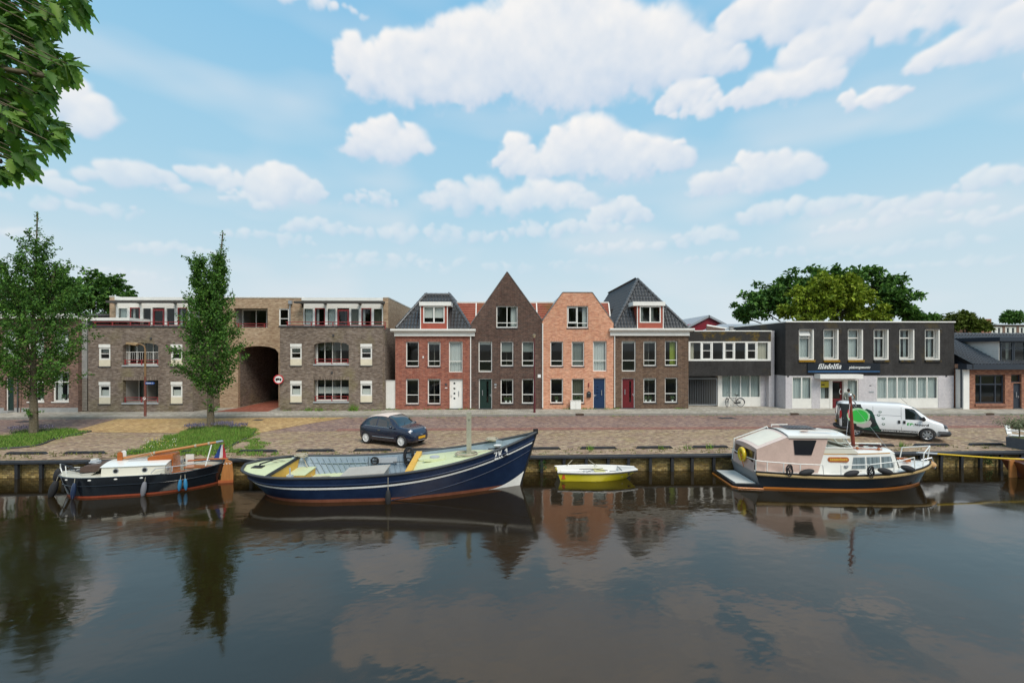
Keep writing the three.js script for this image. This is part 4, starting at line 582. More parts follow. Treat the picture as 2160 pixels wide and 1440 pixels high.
// ---- old brick house at the street's near end
{
  const b = building('old_brick_house', 'old brown brick house with white framed sash windows and dark green door', -35.5, 60, 0), x = b.x, y = b.y, win2 = (a, c, d, e, o = {}) => makeWindow(b, x(a), x(c), y(e), y(d), { fw: 0.09, rails: [0.66], thin: 0.06, sill: M.whitePaint, inset: 0.14, inside: [['net', 1, M.net]], ...o });
  win2(109, 144, 783.5, 847, { inside: [['left', 0.3], ['right', 0.35], ['pots', [0.5, 0.85]]] }); win2(57, 92, 783.5, 847, { inside: [['left', 0.3], ['right', 0.3], ['pots', [0.7]]] }); win2(-60, -3, 783, 829); win2(109, 144, 695, 752); win2(57, 92, 695, 752); win2(3, 32, 695, 752); win2(-70, -40, 695, 752);
  makeDoor(b, x(10), x(28), 0.12, y(796), M.doorGreen, { handle: [0.1, 0.45] });
  wallWithHoles('wall', rectPts(x(-260), x(164), -0.02, y(672)), b.holes, -0.3, 0, M.brickOld, b.g); const sw = new GB(); sw.box(x(164) - 0.3, x(164), -0.02, y(672), -9, -0.302); sw.box(x(-260), x(164), -0.02, y(672), -9.3, -9); sw.mesh('side_walls', M.brickOld, b.g); lining(b, x(-258), x(162) - 0.3, [0.02, 3.1, 6.4], -0.302, -4);
  const c = new GB(); c.box(x(-262), x(166), y(672) + 0.002, y(662), -0.3, 0.4); c.mesh('gutter', M.whitePaint, b.g); const r = new GB(); r.slab(V(x(-262), y(662), 0.35), V(x(166), y(662), 0.35), V(x(166), y(662) + 0.35, -4.5), V(x(-262), y(662) + 0.35, -4.5), 0.15); r.slab(V(x(166), y(662), -9.3), V(x(-262), y(662), -9.3), V(x(-262), y(662) + 0.35, -4.5), V(x(166), y(662) + 0.35, -4.5), 0.15); r.mesh('roof', M.roofFelt, b.g); downpipe(b, x(38), 0, y(672), M.darkSill); downpipe(b, x(44), 0, y(672), M.brickOld, 0.03);
  const pl = new GB(); pl.box(x(-260), x(8), -0.01, 0.32, 0.002, 0.04); pl.box(x(30), x(164), -0.01, 0.32, 0.002, 0.04); pl.mesh('plinth', M.concrete, b.g); const st = new GB(); st.box(x(2), x(30), 0, 0.13, 0.045, 0.5); st.mesh('front_step', M.concrete, b.g);
  const t = thing('garden_wall', 'grey rendered wall strip with boarded fence between old house and flats', 'wall', [X(174, -35.8), 0, -35.8]), w = new GB(), H = Y(174, 676, -35.8); w.box(-0.38, 0.3, 2.45, H, -6, 0); w.mesh('rendered_wall', M.concrete, t); for (let i = 0; i < 12; i++) { const k = new GB(); k.box(-0.36, 0.28, 0.05 + i * 0.2, 0.235 + i * 0.2, -0.06, -0.02 - (i % 3) * 0.004); k.mesh('board', M.woodGrey, t); } const p = new GB(); p.box(-0.45, -0.37, 0, 2.6, -0.1, 0.02); p.mesh('fence_post', M.concrete, t); const cp = new GB(); cp.box(-0.5, 3.4, H + 0.003, H + 0.22, -6, 0.06); cp.mesh('roof_edge', M.whitePaint, t);
}
console.log('flats');
// ---- low building with dark bands and barred gate
{
  const b = building('banded_annex', 'low flat roofed building with lichened dark bands, window strip and barred gate', -36.9, 1540, 0, 'building'), { g } = b, x = b.x, y = b.y;
  const x0 = x(1453.2), x1 = x(1626.8);
  const bd = (n, ya, yb, mat, z = 0) => { const q = new GB(); q.box(x0, x1, ya, yb, -1.2, z); return q.mesh(n, mat, g); };
  bd('upper_band', y(719.6), y(699), M.bandLichen); bd('lower_band', y(792.6), y(761), M.bandDark); const cp = new GB(); cp.box(x0 - 0.02, x1 + 0.05, y(699) + 0.003, y(696.8), -9, 0.05); cp.mesh('roof_edge', M.whitePaint, g);
  const Z = -0.04, ya = y(761) + 0.003, yb = y(719.6) - 0.003, cells = [[1457, 1478.7, 'left'], [1482, 1501.5, 'sash'], [1504.4, 1526, ''], [1529.5, 1549, 'sash'], [1551.6, 1573.3, ''], [1577, 1596.4, 'sash'], [1599, 1621, 'net']];
  const fr = new GB(); fr.box(x0, x1, ya, ya + 0.12, Z - 0.1, Z + 0.02); fr.box(x0, x1, yb - 0.1, yb, Z - 0.1, Z + 0.02); let last = x0; for (const [a, c] of cells) { fr.box(last, x(a) - 0.003, ya + 0.12, yb - 0.1, Z - 0.1, Z + 0.016); last = x(c) + 0.003; } fr.box(last, x1, ya + 0.12, yb - 0.1, Z - 0.1, Z + 0.016); fr.mesh('window_strip_frame', M.whitePaint, g);
  for (const [a, c, k] of cells) makeWindow(b, x(a), x(c), ya + 0.12, yb - 0.1, { hole: false, inset: 0.06, back: 0, fw: k === 'sash' ? 0.07 : 0.012, deep: 0.06, rails: k === 'sash' ? [0.52] : [], sill: null, thin: 0.045, inside: k === 'left' ? [['left', 0.45, M.drapeBeige]] : k === 'net' ? [['net', 1, M.drapeBeige]] : [] });
  lining(b, x0 + 0.1, x1 - 0.1, [y(761) - 0.1, y(719.6) + 0.1], -0.16, -3.5);
  const rf = new GB(); rf.box(x0, x1, y(699) - 0.3, y(699) - 0.02, -9, -1.2); rf.box(x0, x0 + 0.2, 2.3, y(699) - 0.3, -9, -1.2); rf.box(x0 + 0.2, x1, 2.3, 2.55, -9, -1.2); rf.mesh('roof', M.roofFelt, g);
  const pr = new GB(); pr.box(x1 + 0.004, X(1634, -37.2) - b.xc, -0.02, y(697), -6, -0.3); pr.mesh('tiled_pier', M.whiteTile, g);
  // ground floor, set back under the band
  const dz = -0.75, xx = (p) => x(p, dz), yy = (p) => y(p, dz), B = { g, holes: [] };
  const pan = new GB(); pan.box(xx(1522.5), xx(1605), -0.01, yy(838.6) - 0.01, dz - 0.12, dz); pan.mesh('white_panel', M.creamPaint, g); const pil = new GB(); pil.box(xx(1514.5), xx(1522.3), -0.01, 3, dz - 0.2, dz + 0.02); pil.mesh('white_pillar', M.creamPaint, g);
  makeWindow(B, xx(1522.5), xx(1605), yy(838.6), 2.95, { hole: false, back: dz, inset: 0.02, fw: 0.06, thin: 0.07, mull: [0.235, 0.49, 0.745], sill: null, inside: [['net', 1, M.netCool]] }); lining(B, xx(1522.5), xx(1605), [0.05, 2.9], dz - 0.4, dz - 3.5, M.interiorPale);
  const tw = new GB(); tw.box(xx(1605) + 0.004, X(1637.5, -37.6) - b.xc, -0.02, 3.0, dz - 1, dz + 0.01); tw.mesh('tiled_wall', M.whiteTile, g);
  const pas = new GB(); pas.box(x0 - 0.1, x0 + 0.1, -0.02, 2.6, -7, dz - 0.05); pas.box(xx(1514), xx(1514) + 0.15, -0.02, 2.6, -7, dz - 0.3); pas.box(x0, xx(1514), -0.02, 2.6, -7.2, -7); pas.mesh('passage', M.interior, g);
  const gt = new GB(), gy1 = yy(799), gx0 = x0 + 0.12, gx1 = xx(1513); gt.box(gx0, gx1, gy1, gy1 + 0.06, dz - 0.05, dz - 0.01); gt.box(gx0, gx1, 0.1, 0.16, dz - 0.05, dz - 0.01); gt.box(gx0, gx0 + 0.05, 0.16, gy1, dz - 0.05, dz - 0.01); gt.box(gx1 - 0.05, gx1, 0.16, gy1, dz - 0.05, dz - 0.01);
  const gate = thing('barred_gate', 'grey steel gate of vertical bars under the dark bands', 'gate', [b.xc, 0, b.z]); gt.mesh('gate_frame', M.zinc, gate); const bg = new THREE.CylinderGeometry(0.013, 0.013, gy1 - 0.16, 6); for (let i = 1; i < 17; i++) { const m = put('bar', bg, M.zinc, gate); m.position.set(lerp(gx0 + 0.03, gx1 - 0.03, i / 17), (gy1 + 0.16) / 2, dz - 0.03); }
  const vt = new GB(); vt.box(-0.09, 0.09, -0.06, 0.06, 0, 0.05); const vm = vt.mesh('vent', M.darkSill, g); vm.position.set(xx(1618), 0.3, dz + 0.012);
  // low lead roofs rising behind
  const back = thing('rear_annex', 'grey zinc roofed annex with white edges rising behind the dark banded building', 'building', [b.xc, 0, -44]), X2 = (p, z) => X(p, z) - b.xc, q = new GB();
  q.slab(V(X2(1480, -44), Y(1500, 697, -44), 0), V(X2(1640, -44), Y(1640, 697, -44), 0), V(X2(1640, -50), Y(1640, 682.5, -50), -6), V(X2(1520, -50), Y(1520, 683.5, -50), -6), 0.2); q.mesh('roof', M.zinc, back); const w1 = new GB(); w1.slab(V(X2(1490, -44), Y(1490, 684.5, -44), 0.1), V(X2(1536, -44), Y(1536, 692.5, -44), 0.1), V(X2(1536, -44), Y(1536, 694.5, -44), 0.1), V(X2(1490, -44), Y(1490, 687, -44), 0.1), 0.15); w1.slab(V(X2(1530, -43.9), Y(1530, 697, -43.9), 0.2), V(X2(1632, -43.9), Y(1632, 687.5, -43.9), 0.2), V(X2(1632, -43.9), Y(1632, 691, -43.9), 0.2), V(X2(1530, -43.9), Y(1530, 699, -43.9), 0.2), 0.15); w1.mesh('roof_edge', M.whitePaint, back); const w2 = new GB(); w2.box(X2(1490, -44), X2(1640, -44), 0, Y(1560, 697.5, -44) , -0.3, -0.05); w2.slab(V(X2(1492, -44), 5, -0.01), V(X2(1530, -44), 5, -0.01), V(X2(1530, -44), Y(1530, 693.5, -44), -0.01), V(X2(1492, -44), Y(1492, 687, -44), -0.01), 0.2); w2.mesh('wall', M.brickOld, back); const ch = new GB(); ch.box(-0.14, 0.14, 0, 0.3, -0.14, 0.14); ch.box(-0.2, 0.2, 0.3, 0.36, -0.2, 0.2); const cm = ch.mesh('flue', M.concrete, back); cm.position.set(X2(1543, -43.5), Y(1543, 696, -43.5), 0.5);
}
// ---- red metal shed behind
{
  const z = -52, t = thing('red_shed', 'red corrugated metal shed with grey gabled roof behind the houses', 'shed', [X(1494, z), 0, z]), x = (p) => X(p, z) - X(1494, z), y = (p) => Y(1494, p, z), xl = x(1445), xr = x(1545), ap = y(664.5), ey = y(687.5), N = 46;
  const hAt = (xx) => lerp(ap, ey, Math.min(1, Math.abs(xx) / x(1533))); for (let i = 0; i < N; i++) { const a = lerp(xl, xr, i / N), c = lerp(xl, xr, (i + 0.7) / N), q = new GB(); q.prism([[a, 0], [c, 0], [c, hAt(c) - 0.05], [a, hAt(a) - 0.05]], -0.05, 0.03); q.mesh('sheet_rib', M.shedRed, t); }
  const q = new GB(); q.prism([[xl, 0], [xr, 0], [xr, hAt(xr) - 0.1], [0, ap - 0.1], [xl, hAt(xl) - 0.1]], -14, -0.04); q.mesh('body', M.shedRed, t); const r = new GB(); r.slab(V(0, ap, 0.3), V(0, ap, -14), V(xl - 0.6, hAt(xl) - 0.45, -14), V(xl - 0.6, hAt(xl) - 0.45, 0.3), 0.22); r.slab(V(0, ap, -14), V(0, ap, 0.3), V(xr + 0.6, hAt(xr) - 0.45, 0.3), V(xr + 0.6, hAt(xr) - 0.45, -14), 0.22); r.mesh('roof', M.zinc, t);
}
// ---- hall with dark upper panels and white tiled ground floor
const font = await new FontLoader().loadAsync('fonts/droid/droid_sans_bold.typeface.json');
const serifB = await new FontLoader().loadAsync('fonts/droid/droid_serif_bold.typeface.json');
function lettering(text, size, depth, f = font, shear = 0, gap = 0) { const g = new TextGeometry(text, { font: f, size, depth, curveSegments: 4, bevelEnabled: false }); if (shear) g.applyMatrix4(new THREE.Matrix4().set(1, shear, 0, 0, 0, 1, 0, 0, 0, 0, 1, 0, 0, 0, 0, 1)); g.computeBoundingBox(); return bare(g); }
const width = (g) => { g.computeBoundingBox(); return g.boundingBox.max.x - g.boundingBox.min.x; };
{
  const b = building('meeting_hall', 'flat roofed hall with dark upper panels, six tall windows and white tiled ground floor', -36.0, 1836, 0, 'building'), { g } = b, x = b.x, y = b.y;
  const x0 = x(1657.6), x1 = x(2013.6), yT = y(680), yB = y(791.8), up = { g, holes: [] };
  for (const [a, c, k] of [[1685.8, 1716.8, 'open'], [1738, 1769, ''], [1789.3, 1820.5, ''], [1843.8, 1874.5, 'mid'], [1898, 1928.8, 'mid'], [1952, 1982.5, 'mid']]) {
    const wx0 = x(a), wx1 = x(c), wy0 = y(758.8), wy1 = y(694.2); up.holes.push(rectHole(wx0, wx1, wy0, wy1));
    const w = makeWindow(up, wx0 + 0.03, wx1 - 0.16, wy0 + 0.14, wy1 - 0.03, { hole: false, inset: 0.24, fw: 0.06, rails: [0.72], thin: 0.09, sill: null, frame: M.creamPaint, inside: k === 'mid' ? [['left', 0.5, M.netCool], ['right', 0.3, M.netCool]] : [['net', 1, M.netCool]] });
    const rv = new GB(); rv.box(wx0, wx0 + 0.028, wy0, wy1, -0.32, 0.004); rv.box(wx1 - 0.1, wx1, wy0, wy1, -0.32, 0.03); rv.box(wx0 + 0.028, wx1 - 0.1, wy0, wy0 + 0.1, -0.32, 0.02); rv.box(wx0 + 0.028, wx1 - 0.1, wy1 - 0.028, wy1, -0.32, 0.02); rv.mesh('surround', M.creamPaint, w); const hd = new GB(); hd.box(wx0 - 0.02, wx1 + 0.12, wy1 + 0.004, wy1 + 0.05, -0.05, 0.09); hd.mesh('head_flashing', M.darkSill, w);
    const sl = new GB(); sl.box(wx0 - 0.02, wx1 + 0.08, wy0 - 0.16, wy0 - 0.005, -0.02, 0.1); sl.mesh('mossy_sill', a < 1800 ? M.lichen : M.bandLichen, w);
    if (k === 'open') { const t = new GB(); t.slab(V(wx0 + 0.1, wy1 - 0.12, -0.26), V(wx1 - 0.22, wy1 - 0.12, -0.26), V(wx1 - 0.22, wy1 - 0.52, -0.05), V(wx0 + 0.1, wy1 - 0.52, -0.05), 0.02); t.mesh('tilted_sash', M.blind, w); }
  }
  wallWithHoles('upper_wall', rectPts(x0, x1, yB, yT), up.holes, -0.35, 0, M.bandDark, g); lining(b, x0 + 0.2, x1 - 0.2, [yB + 0.2, yT - 0.2], -0.352, -4.5, M.interiorPale);
  const xs = X(1633.6, -37.5) - b.xc; { const s1 = new GB(); s1.quad(V(xs, yB, -1.5), V(x0, yB, 0), V(x0, yT, 0), V(xs, yT, -1.5)); s1.quad(V(xs, yB, -9), V(xs, yB, -1.5), V(xs, yT, -1.5), V(xs, yT, -9)); s1.mesh('side_wall', M.bandDark, g); const s2 = new GB(); s2.quad(V(x1, yB, 0), V(x1, yB, -9), V(x1, yT, -9), V(x1, yT, 0)); s2.mesh('side_wall', M.bandDark, g); } const under = new GB(); under.quad(V(x0, yB - 0.001, 0), V(xs, yB - 0.001, -1.5), V(xs, yB - 0.001, -9), V(x1, yB - 0.001, -9)); under.mesh('soffit', M.bandDark, g);
  const cp = new GB(); cp.box(x0, x1 + 0.06, yT + 0.003, y(677.4), -9, 0.07); cp.slab(V(xs, y(677.4), -1.45), V(x0, y(677.4), 0.07), V(x0, y(677.4), -9), V(xs, y(677.4), -9), 0.09); cp.mesh('roof_edge', M.whitePaint, g);
  // ground floor
  const lo = { g, holes: [] }, py0 = y(841.8), wTop = y(794.2);
  const unit = (a, c, mull, o = {}) => { const wx0 = x(a), wx1 = x(c); lo.holes.push(rectHole(wx0, wx1, 0.03, wTop)); const w = makeWindow(lo, wx0, wx1, py0, wTop, { hole: false, inset: 0.05, fw: 0.07, thin: 0.08, mull, sill: null, frame: M.creamPaint, inside: [['net', 1, M.netCool]], ...o }); const n = Math.max(1, mull.length > 2 ? 4 : 1); for (let i = 0; i < n; i++) { const p = new GB(); p.box(lerp(wx0, wx1, i / n) + 0.004, lerp(wx0, wx1, (i + 1) / n) - 0.004, 0.032, py0 - 0.008, -0.12, -0.04 - (i % 2) * 0.002); p.mesh('white_panel', M.creamPaint, w); } return w; };
  unit(1671.8, 1713.5, [0.5]); unit(1850.5, 1980.5, [1 / 6, 2 / 6, 3 / 6, 4 / 6, 5 / 6]);
  const eTop = y(800), ex0 = x(1731), ex1 = x(1812); lo.holes.push(rectHole(ex0, ex1, 0.0, eTop));
  const ez = -0.25, E = { g, holes: [] }, poster = makeWindow(E, ex0, x(1752), py0, eTop - 0.02, { hole: false, inset: 0.05, fw: 0.06, sill: null, frame: M.creamPaint, inside: [['left', 0.75, M.netCool]] }); const pp = new GB(); pp.box(ex0, x(1752), 0.02, py0 - 0.006, -0.2, -0.05); pp.mesh('white_panel', M.creamPaint, poster);
  const ys = new GB(); ys.box(x(1732.5), x(1750), y(817), y(804), -0.07, -0.055); ys.mesh('yellow_poster', std({ color: lin(0.5, 0.4, 0.02), roughness: 0.6 }), poster); const sq = new GB(), sx = x(1733.5), sy = y(812); sq.tube([0, 1, 2, 3, 4, 5, 6, 7, 8, 9].map((i) => V(sx + 0.02 + i * 0.03, sy + (i % 2 ? 0.07 : -0.03) + (i % 3) * 0.015, -0.05)), 0.014, 5, 30); sq.mesh('poster_scrawl', M.black, poster);
  const fr = new GB(); fr.box(x(1752) + 0.004, x(1757), 0, eTop - 0.003, -0.2, -0.02); fr.box(x(1757), x(1790), eTop - 0.12, eTop - 0.003, -0.2, -0.03); fr.box(x(1781), x(1788), 0, eTop - 0.12, -0.2, -0.03); fr.mesh('entrance_frame', M.creamPaint, g);
  const sdl = makeWindow(E, x(1788) + 0.004, ex1, 0.5, eTop - 0.02, { hole: false, inset: 0.05, fw: 0.07, sill: null, frame: M.creamPaint, inside: [['net', 1, M.netCool]] }); const sp = new GB(); sp.box(x(1788) + 0.004, ex1, 0, 0.49, -0.2, -0.05); sp.mesh('white_panel', M.creamPaint, sdl);
  const hall = new GB(); const hx0 = x(1753), hx1 = x(1785); hall.box(hx0 - 0.1, hx0, 0, 2.9, -4, -0.36); hall.box(hx1 + 0.3, hx1 + 0.4, 0, 2.9, -4, -0.36); hall.box(hx0, hx1 + 0.3, 2.7, 2.9, -4, -0.36); hall.box(hx0, hx1 + 0.3, 0, 2.7, -4.1, -4); hall.box(hx0, hx1 + 0.3, 0.005, 0.01, -4, -0.2); hall.mesh('hallway', M.interior, g);
  const dr = new GB(), ez2 = -0.22, dA = x(1757), dB = x(1781); dr.box(dB - 0.14, dB, 0.03, eTop - 0.14, ez2 - 0.06, ez2); dr.box(dA, dA + 0.05, 0.03, eTop - 0.14, ez2 - 0.06, ez2); dr.box(dA + 0.05, dB - 0.14, 0.03, 0.75, ez2 - 0.06, ez2 - 0.002); dr.box(dA + 0.05, dB - 0.14, eTop - 0.24, eTop - 0.14, ez2 - 0.06, ez2 - 0.002); const dm = dr.mesh('entrance_door', M.doorRed, g); const dg = new THREE.PlaneGeometry(dB - dA - 0.19, eTop - 0.99); dg.translate((dA + dB - 0.09) / 2, (0.75 + eTop - 0.24) / 2, ez2 - 0.03); put('pane', dg, M.glass, dm); const rh = put('ring_handle', new THREE.TorusGeometry(0.19, 0.025, 8, 24), M.whitePaint, dm); rh.position.set(dB - 0.16, 1.3, ez2 + 0.05); rh.rotation.y = 0.6;
  const wB = wallWithHoles('tiled_wall', rectPts(x0 + 0.02, x1 - 0.02, -0.02, yB - 0.002), lo.holes, -0.36, -0.02, M.whiteTile, g); lining(b, x(1814), x1 - 0.2, [0.05, 2.9], -0.4, -4, M.interiorPale); lining(b, x0 + 0.3, x(1730), [0.05, 2.9], -0.4, -4, M.interiorPale);
  const sd = new GB(); sd.quad(V(xs, -0.02, -1.5), V(x0 + 0.02, -0.02, -0.02), V(x0 + 0.02, yB, -0.02), V(xs, yB, -1.5)); sd.quad(V(xs, -0.02, -9), V(xs, -0.02, -1.5), V(xs, yB, -1.5), V(xs, yB, -9)); sd.mesh('tiled_side_wall', M.whiteTile, g); const sd2 = new GB(); sd2.quad(V(x1 - 0.02, -0.02, -0.02), V(x1 - 0.02, -0.02, -9), V(x1 - 0.02, yB, -9), V(x1 - 0.02, yB, -0.02)); sd2.mesh('tiled_side_wall', M.whiteTile, g);
  const cn = new GB(); cn.box(x(1730.8, 0.7), x(1822, 0.7), y(798.6, 0.7), y(789.6, 0.7), 0.02, 0.7); cn.mesh('canopy', M.whitePaint, g);
  const sb = new GB(); sb.box(x(1703), x(1856), y(787.2), y(765.8), 0.012, 0.07); const board = sb.mesh('sign_board', std({ color: lin(0.006, 0.009, 0.016), roughness: 0.35 }), g); const ln = new GB(); ln.box(x(1704), x(1855), y(784), y(782.3), 0.071, 0.075); ln.mesh('blue_line', std({ color: lin(0.02, 0.12, 0.3), roughness: 0.4 }), board);
  for (const [t, p0, p1, base, sz, f] of [['filadelfia', 1724, 1774, 777.5, 0.35, serifB], ['pinkstergemeente', 1789.5, 1835, 777, 0.18, serifB]]) { const tg = lettering(t, sz, 0.006, f, 0.42), w = width(tg); tg.translate(-tg.boundingBox.min.x, 0, 0); tg.scale((x(p1) - x(p0)) / w, 1.05, 1); tg.translate(x(p0), y(base), 0.072); put('lettering', tg, M.whitePlastic, board); }
  const np = new GB(); np.box(-0.2, 0.2, -0.05, 0.05, 0, 0.02); const npm = np.mesh('name_plate', M.zinc, g); npm.position.set(x(1839), y(826.5), -0.018); const nn = new GB(); nn.box(-0.07, 0.07, -0.03, 0.03, 0, 0.015); const nm = nn.mesh('house_number', M.darkSill, g); nm.position.set(x(1837), y(813), -0.018);
  for (const px of [1663, 1997]) { const l = new GB(); l.box(-0.05, 0.05, -0.1, 0, 0, 0.12); const lm = l.mesh('wall_spot', M.black, g); lm.position.set(x(px), yB - 0.002, -0.1); }
}
// ---- weathered plank gate
{
  const b = building('plank_gate', 'weathered grey plank gate between the hall and the russet house', -36.5, 2022, 0, 'gate'), x0 = b.x(2013), x1 = b.x(2033), y1 = b.y(799); for (let i = 0; i < 7; i++) { const q = new GB(), a = lerp(x0, x1, i / 7) + 0.005, c = lerp(x0, x1, (i + 1) / 7) - 0.005; q.box(a, c, 0.03, y1 - (i % 3) * 0.01, -0.04, -0.005 * (i % 2)); q.mesh('plank', M.woodGrey, b.g); } const q = new GB(); q.box(x0, x1, y1 - 0.3, y1 - 0.2, -0.09, -0.042); q.box(x0, x1, 0.3, 0.4, -0.09, -0.042); q.mesh('rail', M.woodGrey, b.g); const l = new GB(); l.box(x0 + 0.05, x1 - 0.05, y1 + 0.01, y1 + 0.09, -0.06, 0.02); l.mesh('gate_head', M.darkSill, b.g);
}
// ---- russet brick house with slate pantiles
{
  const b = building('russet_brick_house', 'russet brick house with dark slate pantiles, boarded dormer and navy window frames', -35.4, 2100, 0), { g } = b, x = b.x, y = b.y, xr = x(2300), navy = { frame: M.navyPaint, sill: null, lintel: null };
  makeWindow(b, x(2058), x(2121), y(851), y(790), { ...navy, fw: 0.1, thin: 0.1, mull: [0.22, 0.76], rails: [0.68], inset: 0.14 }); { const s = new GB(); s.box(x(2057), x(2124), y(856), y(851.6), -0.05, 0.09); s.mesh('brick_sill', M.brickFox, g); }
  makeWindow(b, x(2133.8), x(2156), y(806.5), y(790), { ...navy, fw: 0.06, inset: 0.14, name: 'fanlight' }); makeDoor(b, x(2138.5), x(2156), 0.05, y(808), M.navyPaint, { frame: M.navyPaint, handle: [0.9, 0.45], bar: [0.5, 0.55] }); { const s = new GB(); s.box(x(2133.8), x(2138), 0.4, y(813), -0.16, -0.1); s.mesh('side_glass', M.zinc, g); } makeWindow(b, x(2190), x(2260), y(851), y(790), { ...navy, mull: [0.5] });
  const yE = y(779); wallWithHoles('wall', rectPts(x(2045), xr, -0.02, yE), b.holes, -0.3, 0, M.brickFox, g); const pw = new GB(); pw.box(x(2032.5), x(2045) - 0.002, -0.02, yE, -0.6, 0.03); pw.mesh('white_pier', M.whitePaint, g); lining(b, x(2046), xr - 0.2, [0.02, 2.9], -0.301, -4); const sw = new GB(); sw.box(x(2032.5), x(2034.5), -0.02, yE, -9, -0.602); sw.mesh('side_wall', M.brickFox, g);
  const fa = new GB(); fa.box(x(2029.5), xr, yE + 0.002, y(768), -0.3, 0.4); fa.mesh('eaves_board', M.navyPaint, g);
  // roof slope, ridge parallel to the street
  const rb = -4.2, ye = y(768), yr = Y(2100, 706.5, b.z + rb), xl = X(2013.5, b.z - 1.6) - b.xc, A = V(x(2044), ye, 0.3), ex = V(1, 0, 0), dy = yr - ye, ey = V(0, dy, rb - 0.3).normalize(), Lr = Math.hypot(dy, rb - 0.3);
  const xv = () => x(2043); const bs = new GB(); bs.slab(V(xv(0), ye - 0.03, 0.3), V(xr, ye - 0.03, 0.3), V(xr, yr - 0.03, rb), V(xv(1), yr - 0.03, rb), 0.14); bs.slab(V(xr, ye, -9.5), V(xv(0), ye, -9.5), V(xv(1), yr - 0.03, rb), V(xr, yr - 0.03, rb), 0.14); const roof = bs.mesh('roof', M.tileSlate, g);
  const S0 = xv(1); pantiles(roof, V(S0, ye, 0.3), ex, ey, xr - S0, Lr, (s, t) => s > lerp(xv(0) - S0, 0, t / Lr), M.tileSlate, 0.26, 0.37); ridgeTiles(roof, V(S0, yr + 0.04, rb), V(xr, yr + 0.04, rb), M.tileSlate, 0.14, 0.3);
  const vb = new GB(); vb.slab(V(xv(0) - 0.05, ye - 0.3, 0.42), V(xv(0) - 0.05, ye + 0.05, 0.42), V(xv(1) - 0.05, yr + 0.05, rb), V(xv(1) - 0.05, yr - 0.3, rb), 0.06); vb.slab(V(xv(0) - 0.08, ye + 0.04, 0.42), V(xv(0) + 0.14, ye + 0.06, 0.42), V(xv(1) + 0.14, yr + 0.06, rb), V(xv(1) - 0.08, yr + 0.05, rb), 0.05); vb.mesh('verge_board', M.black, g); const ge = new GB(); ge.quad(V(xv(0) + 0.02, ye, 0), V(xv(0) + 0.02, ye - 0.1, -9), V(xv(1) + 0.02, yr - 0.1, rb), V(xv(1) + 0.02, yr - 0.1, rb)); ge.quad(V(x(2033), -0.02, -0.7), V(x(2033), ye, -0.7), V(x(2033), ye, -9), V(x(2033), -0.02, -9)); ge.mesh('gable_end', M.navyPaint, g);
  // dormer: its boarded cheek runs back into the slope
  const dz = -0.1, dx1 = X(2109, b.z + dz) - b.xc, dyT = Y(2109, 719.5, b.z + dz), dyB = Y(2109, 766, b.z + dz); const df = new GB(); df.box(dx1 - 0.28, xr, dyT, Y(2109, 711, b.z + dz), -4.1, dz + 0.3); df.mesh('dormer_fascia', M.navyPaint, g);
  const nB = 11, slopeZ = (yy) => lerp(0.3, rb, (yy - ye) / dy); for (let i = 0; i < nB; i++) { const y0 = lerp(dyB, dyT, i / nB), y1 = lerp(dyB, dyT, (i + 0.95) / nB), q = new GB(); q.box(dx1 - 0.03 - (i % 2) * 0.002, dx1, y0, y1, slopeZ(y1) - 0.15, dz); q.mesh('cladding_board', M.creamPaint, g); }
  const D = { g, holes: [] }; makeWindow(D, X(2111, b.z + dz) - b.xc, X(2138, b.z + dz) - b.xc, dyB, dyT - 0.02, { ...navy, hole: false, back: dz, inset: -0.02, rails: [0.72], fw: 0.09, inside: [['right', 0.3, M.drapeGrey]] }); makeWindow(D, X(2139, b.z + dz) - b.xc, X(2185, b.z + dz) - b.xc, dyB, dyT - 0.02, { ...navy, hole: false, back: dz, inset: -0.02, rails: [0.72], mull: [0.5], fw: 0.09 }); const rm = new GB(); rm.box(dx1, xr, dyB, dyT, -3.2, -3.1); rm.box(dx1, xr, dyB + 0.02, dyB + 0.05, -3.2, dz - 0.12); rm.mesh('dormer_room', M.interior, g); downpipe(b, x(2031), 0.1, y(768), M.navyPaint, 0.05, -0.1);
}
// ---- flats far behind
{
  const z = -95, t = thing('distant_flats', 'distant brown brick flats with cream window panels beyond the russet house', 'building', [X(2130, z), 0, z]), x = (p) => X(p, z) - X(2130, z), y = (p) => Y(2130, p, z), B = { g: t, holes: [] };
  for (let i = 0; i < 6; i++) { const a = 2092 + i * 29.5, w = makeWindow(B, x(a + 3), x(a + 10), y(703), y(690), { inset: 0.1, sill: null, fw: 0.12 }), w2 = makeWindow(B, x(a + 14), x(a + 21), y(703), y(690), { inset: 0.1, sill: null, fw: 0.12 }); const p = new GB(); p.box(x(a), x(a + 24), y(704), y(689), -0.25, -0.05); for (const q of [w, w2]) void q; B.panels = (B.panels || []).concat([[a, p]]); }
  const holes = B.panels.map(([a]) => rectHole(x(a), x(a + 24), y(704), y(689))); wallWithHoles('wall', rectPts(x(2084), x(2270), 0, y(686)), holes, -0.3, 0, M.brickOld, t); for (const [a] of B.panels) wallWithHoles('cream_panel', rectPts(x(a), x(a + 24), y(704), y(689)), [rectHole(x(a + 3), x(a + 10), y(703), y(690)), rectHole(x(a + 14), x(a + 21), y(703), y(690))], -0.2, -0.06, M.creamPaint, t); lining({ g: t }, x(2084), x(2270), [0, y(686)], -0.31, -4);
  const r = new GB(); r.box(x(2083), x(2271), y(686) + 0.01, y(684), -12, 0.3); r.mesh('roof', M.zinc, t); const s = new GB(); s.box(x(2066), x(2087), 0, y(673), -6, 0.5); s.mesh('stair_tower', M.brickFox, t);
}
console.log('hall');
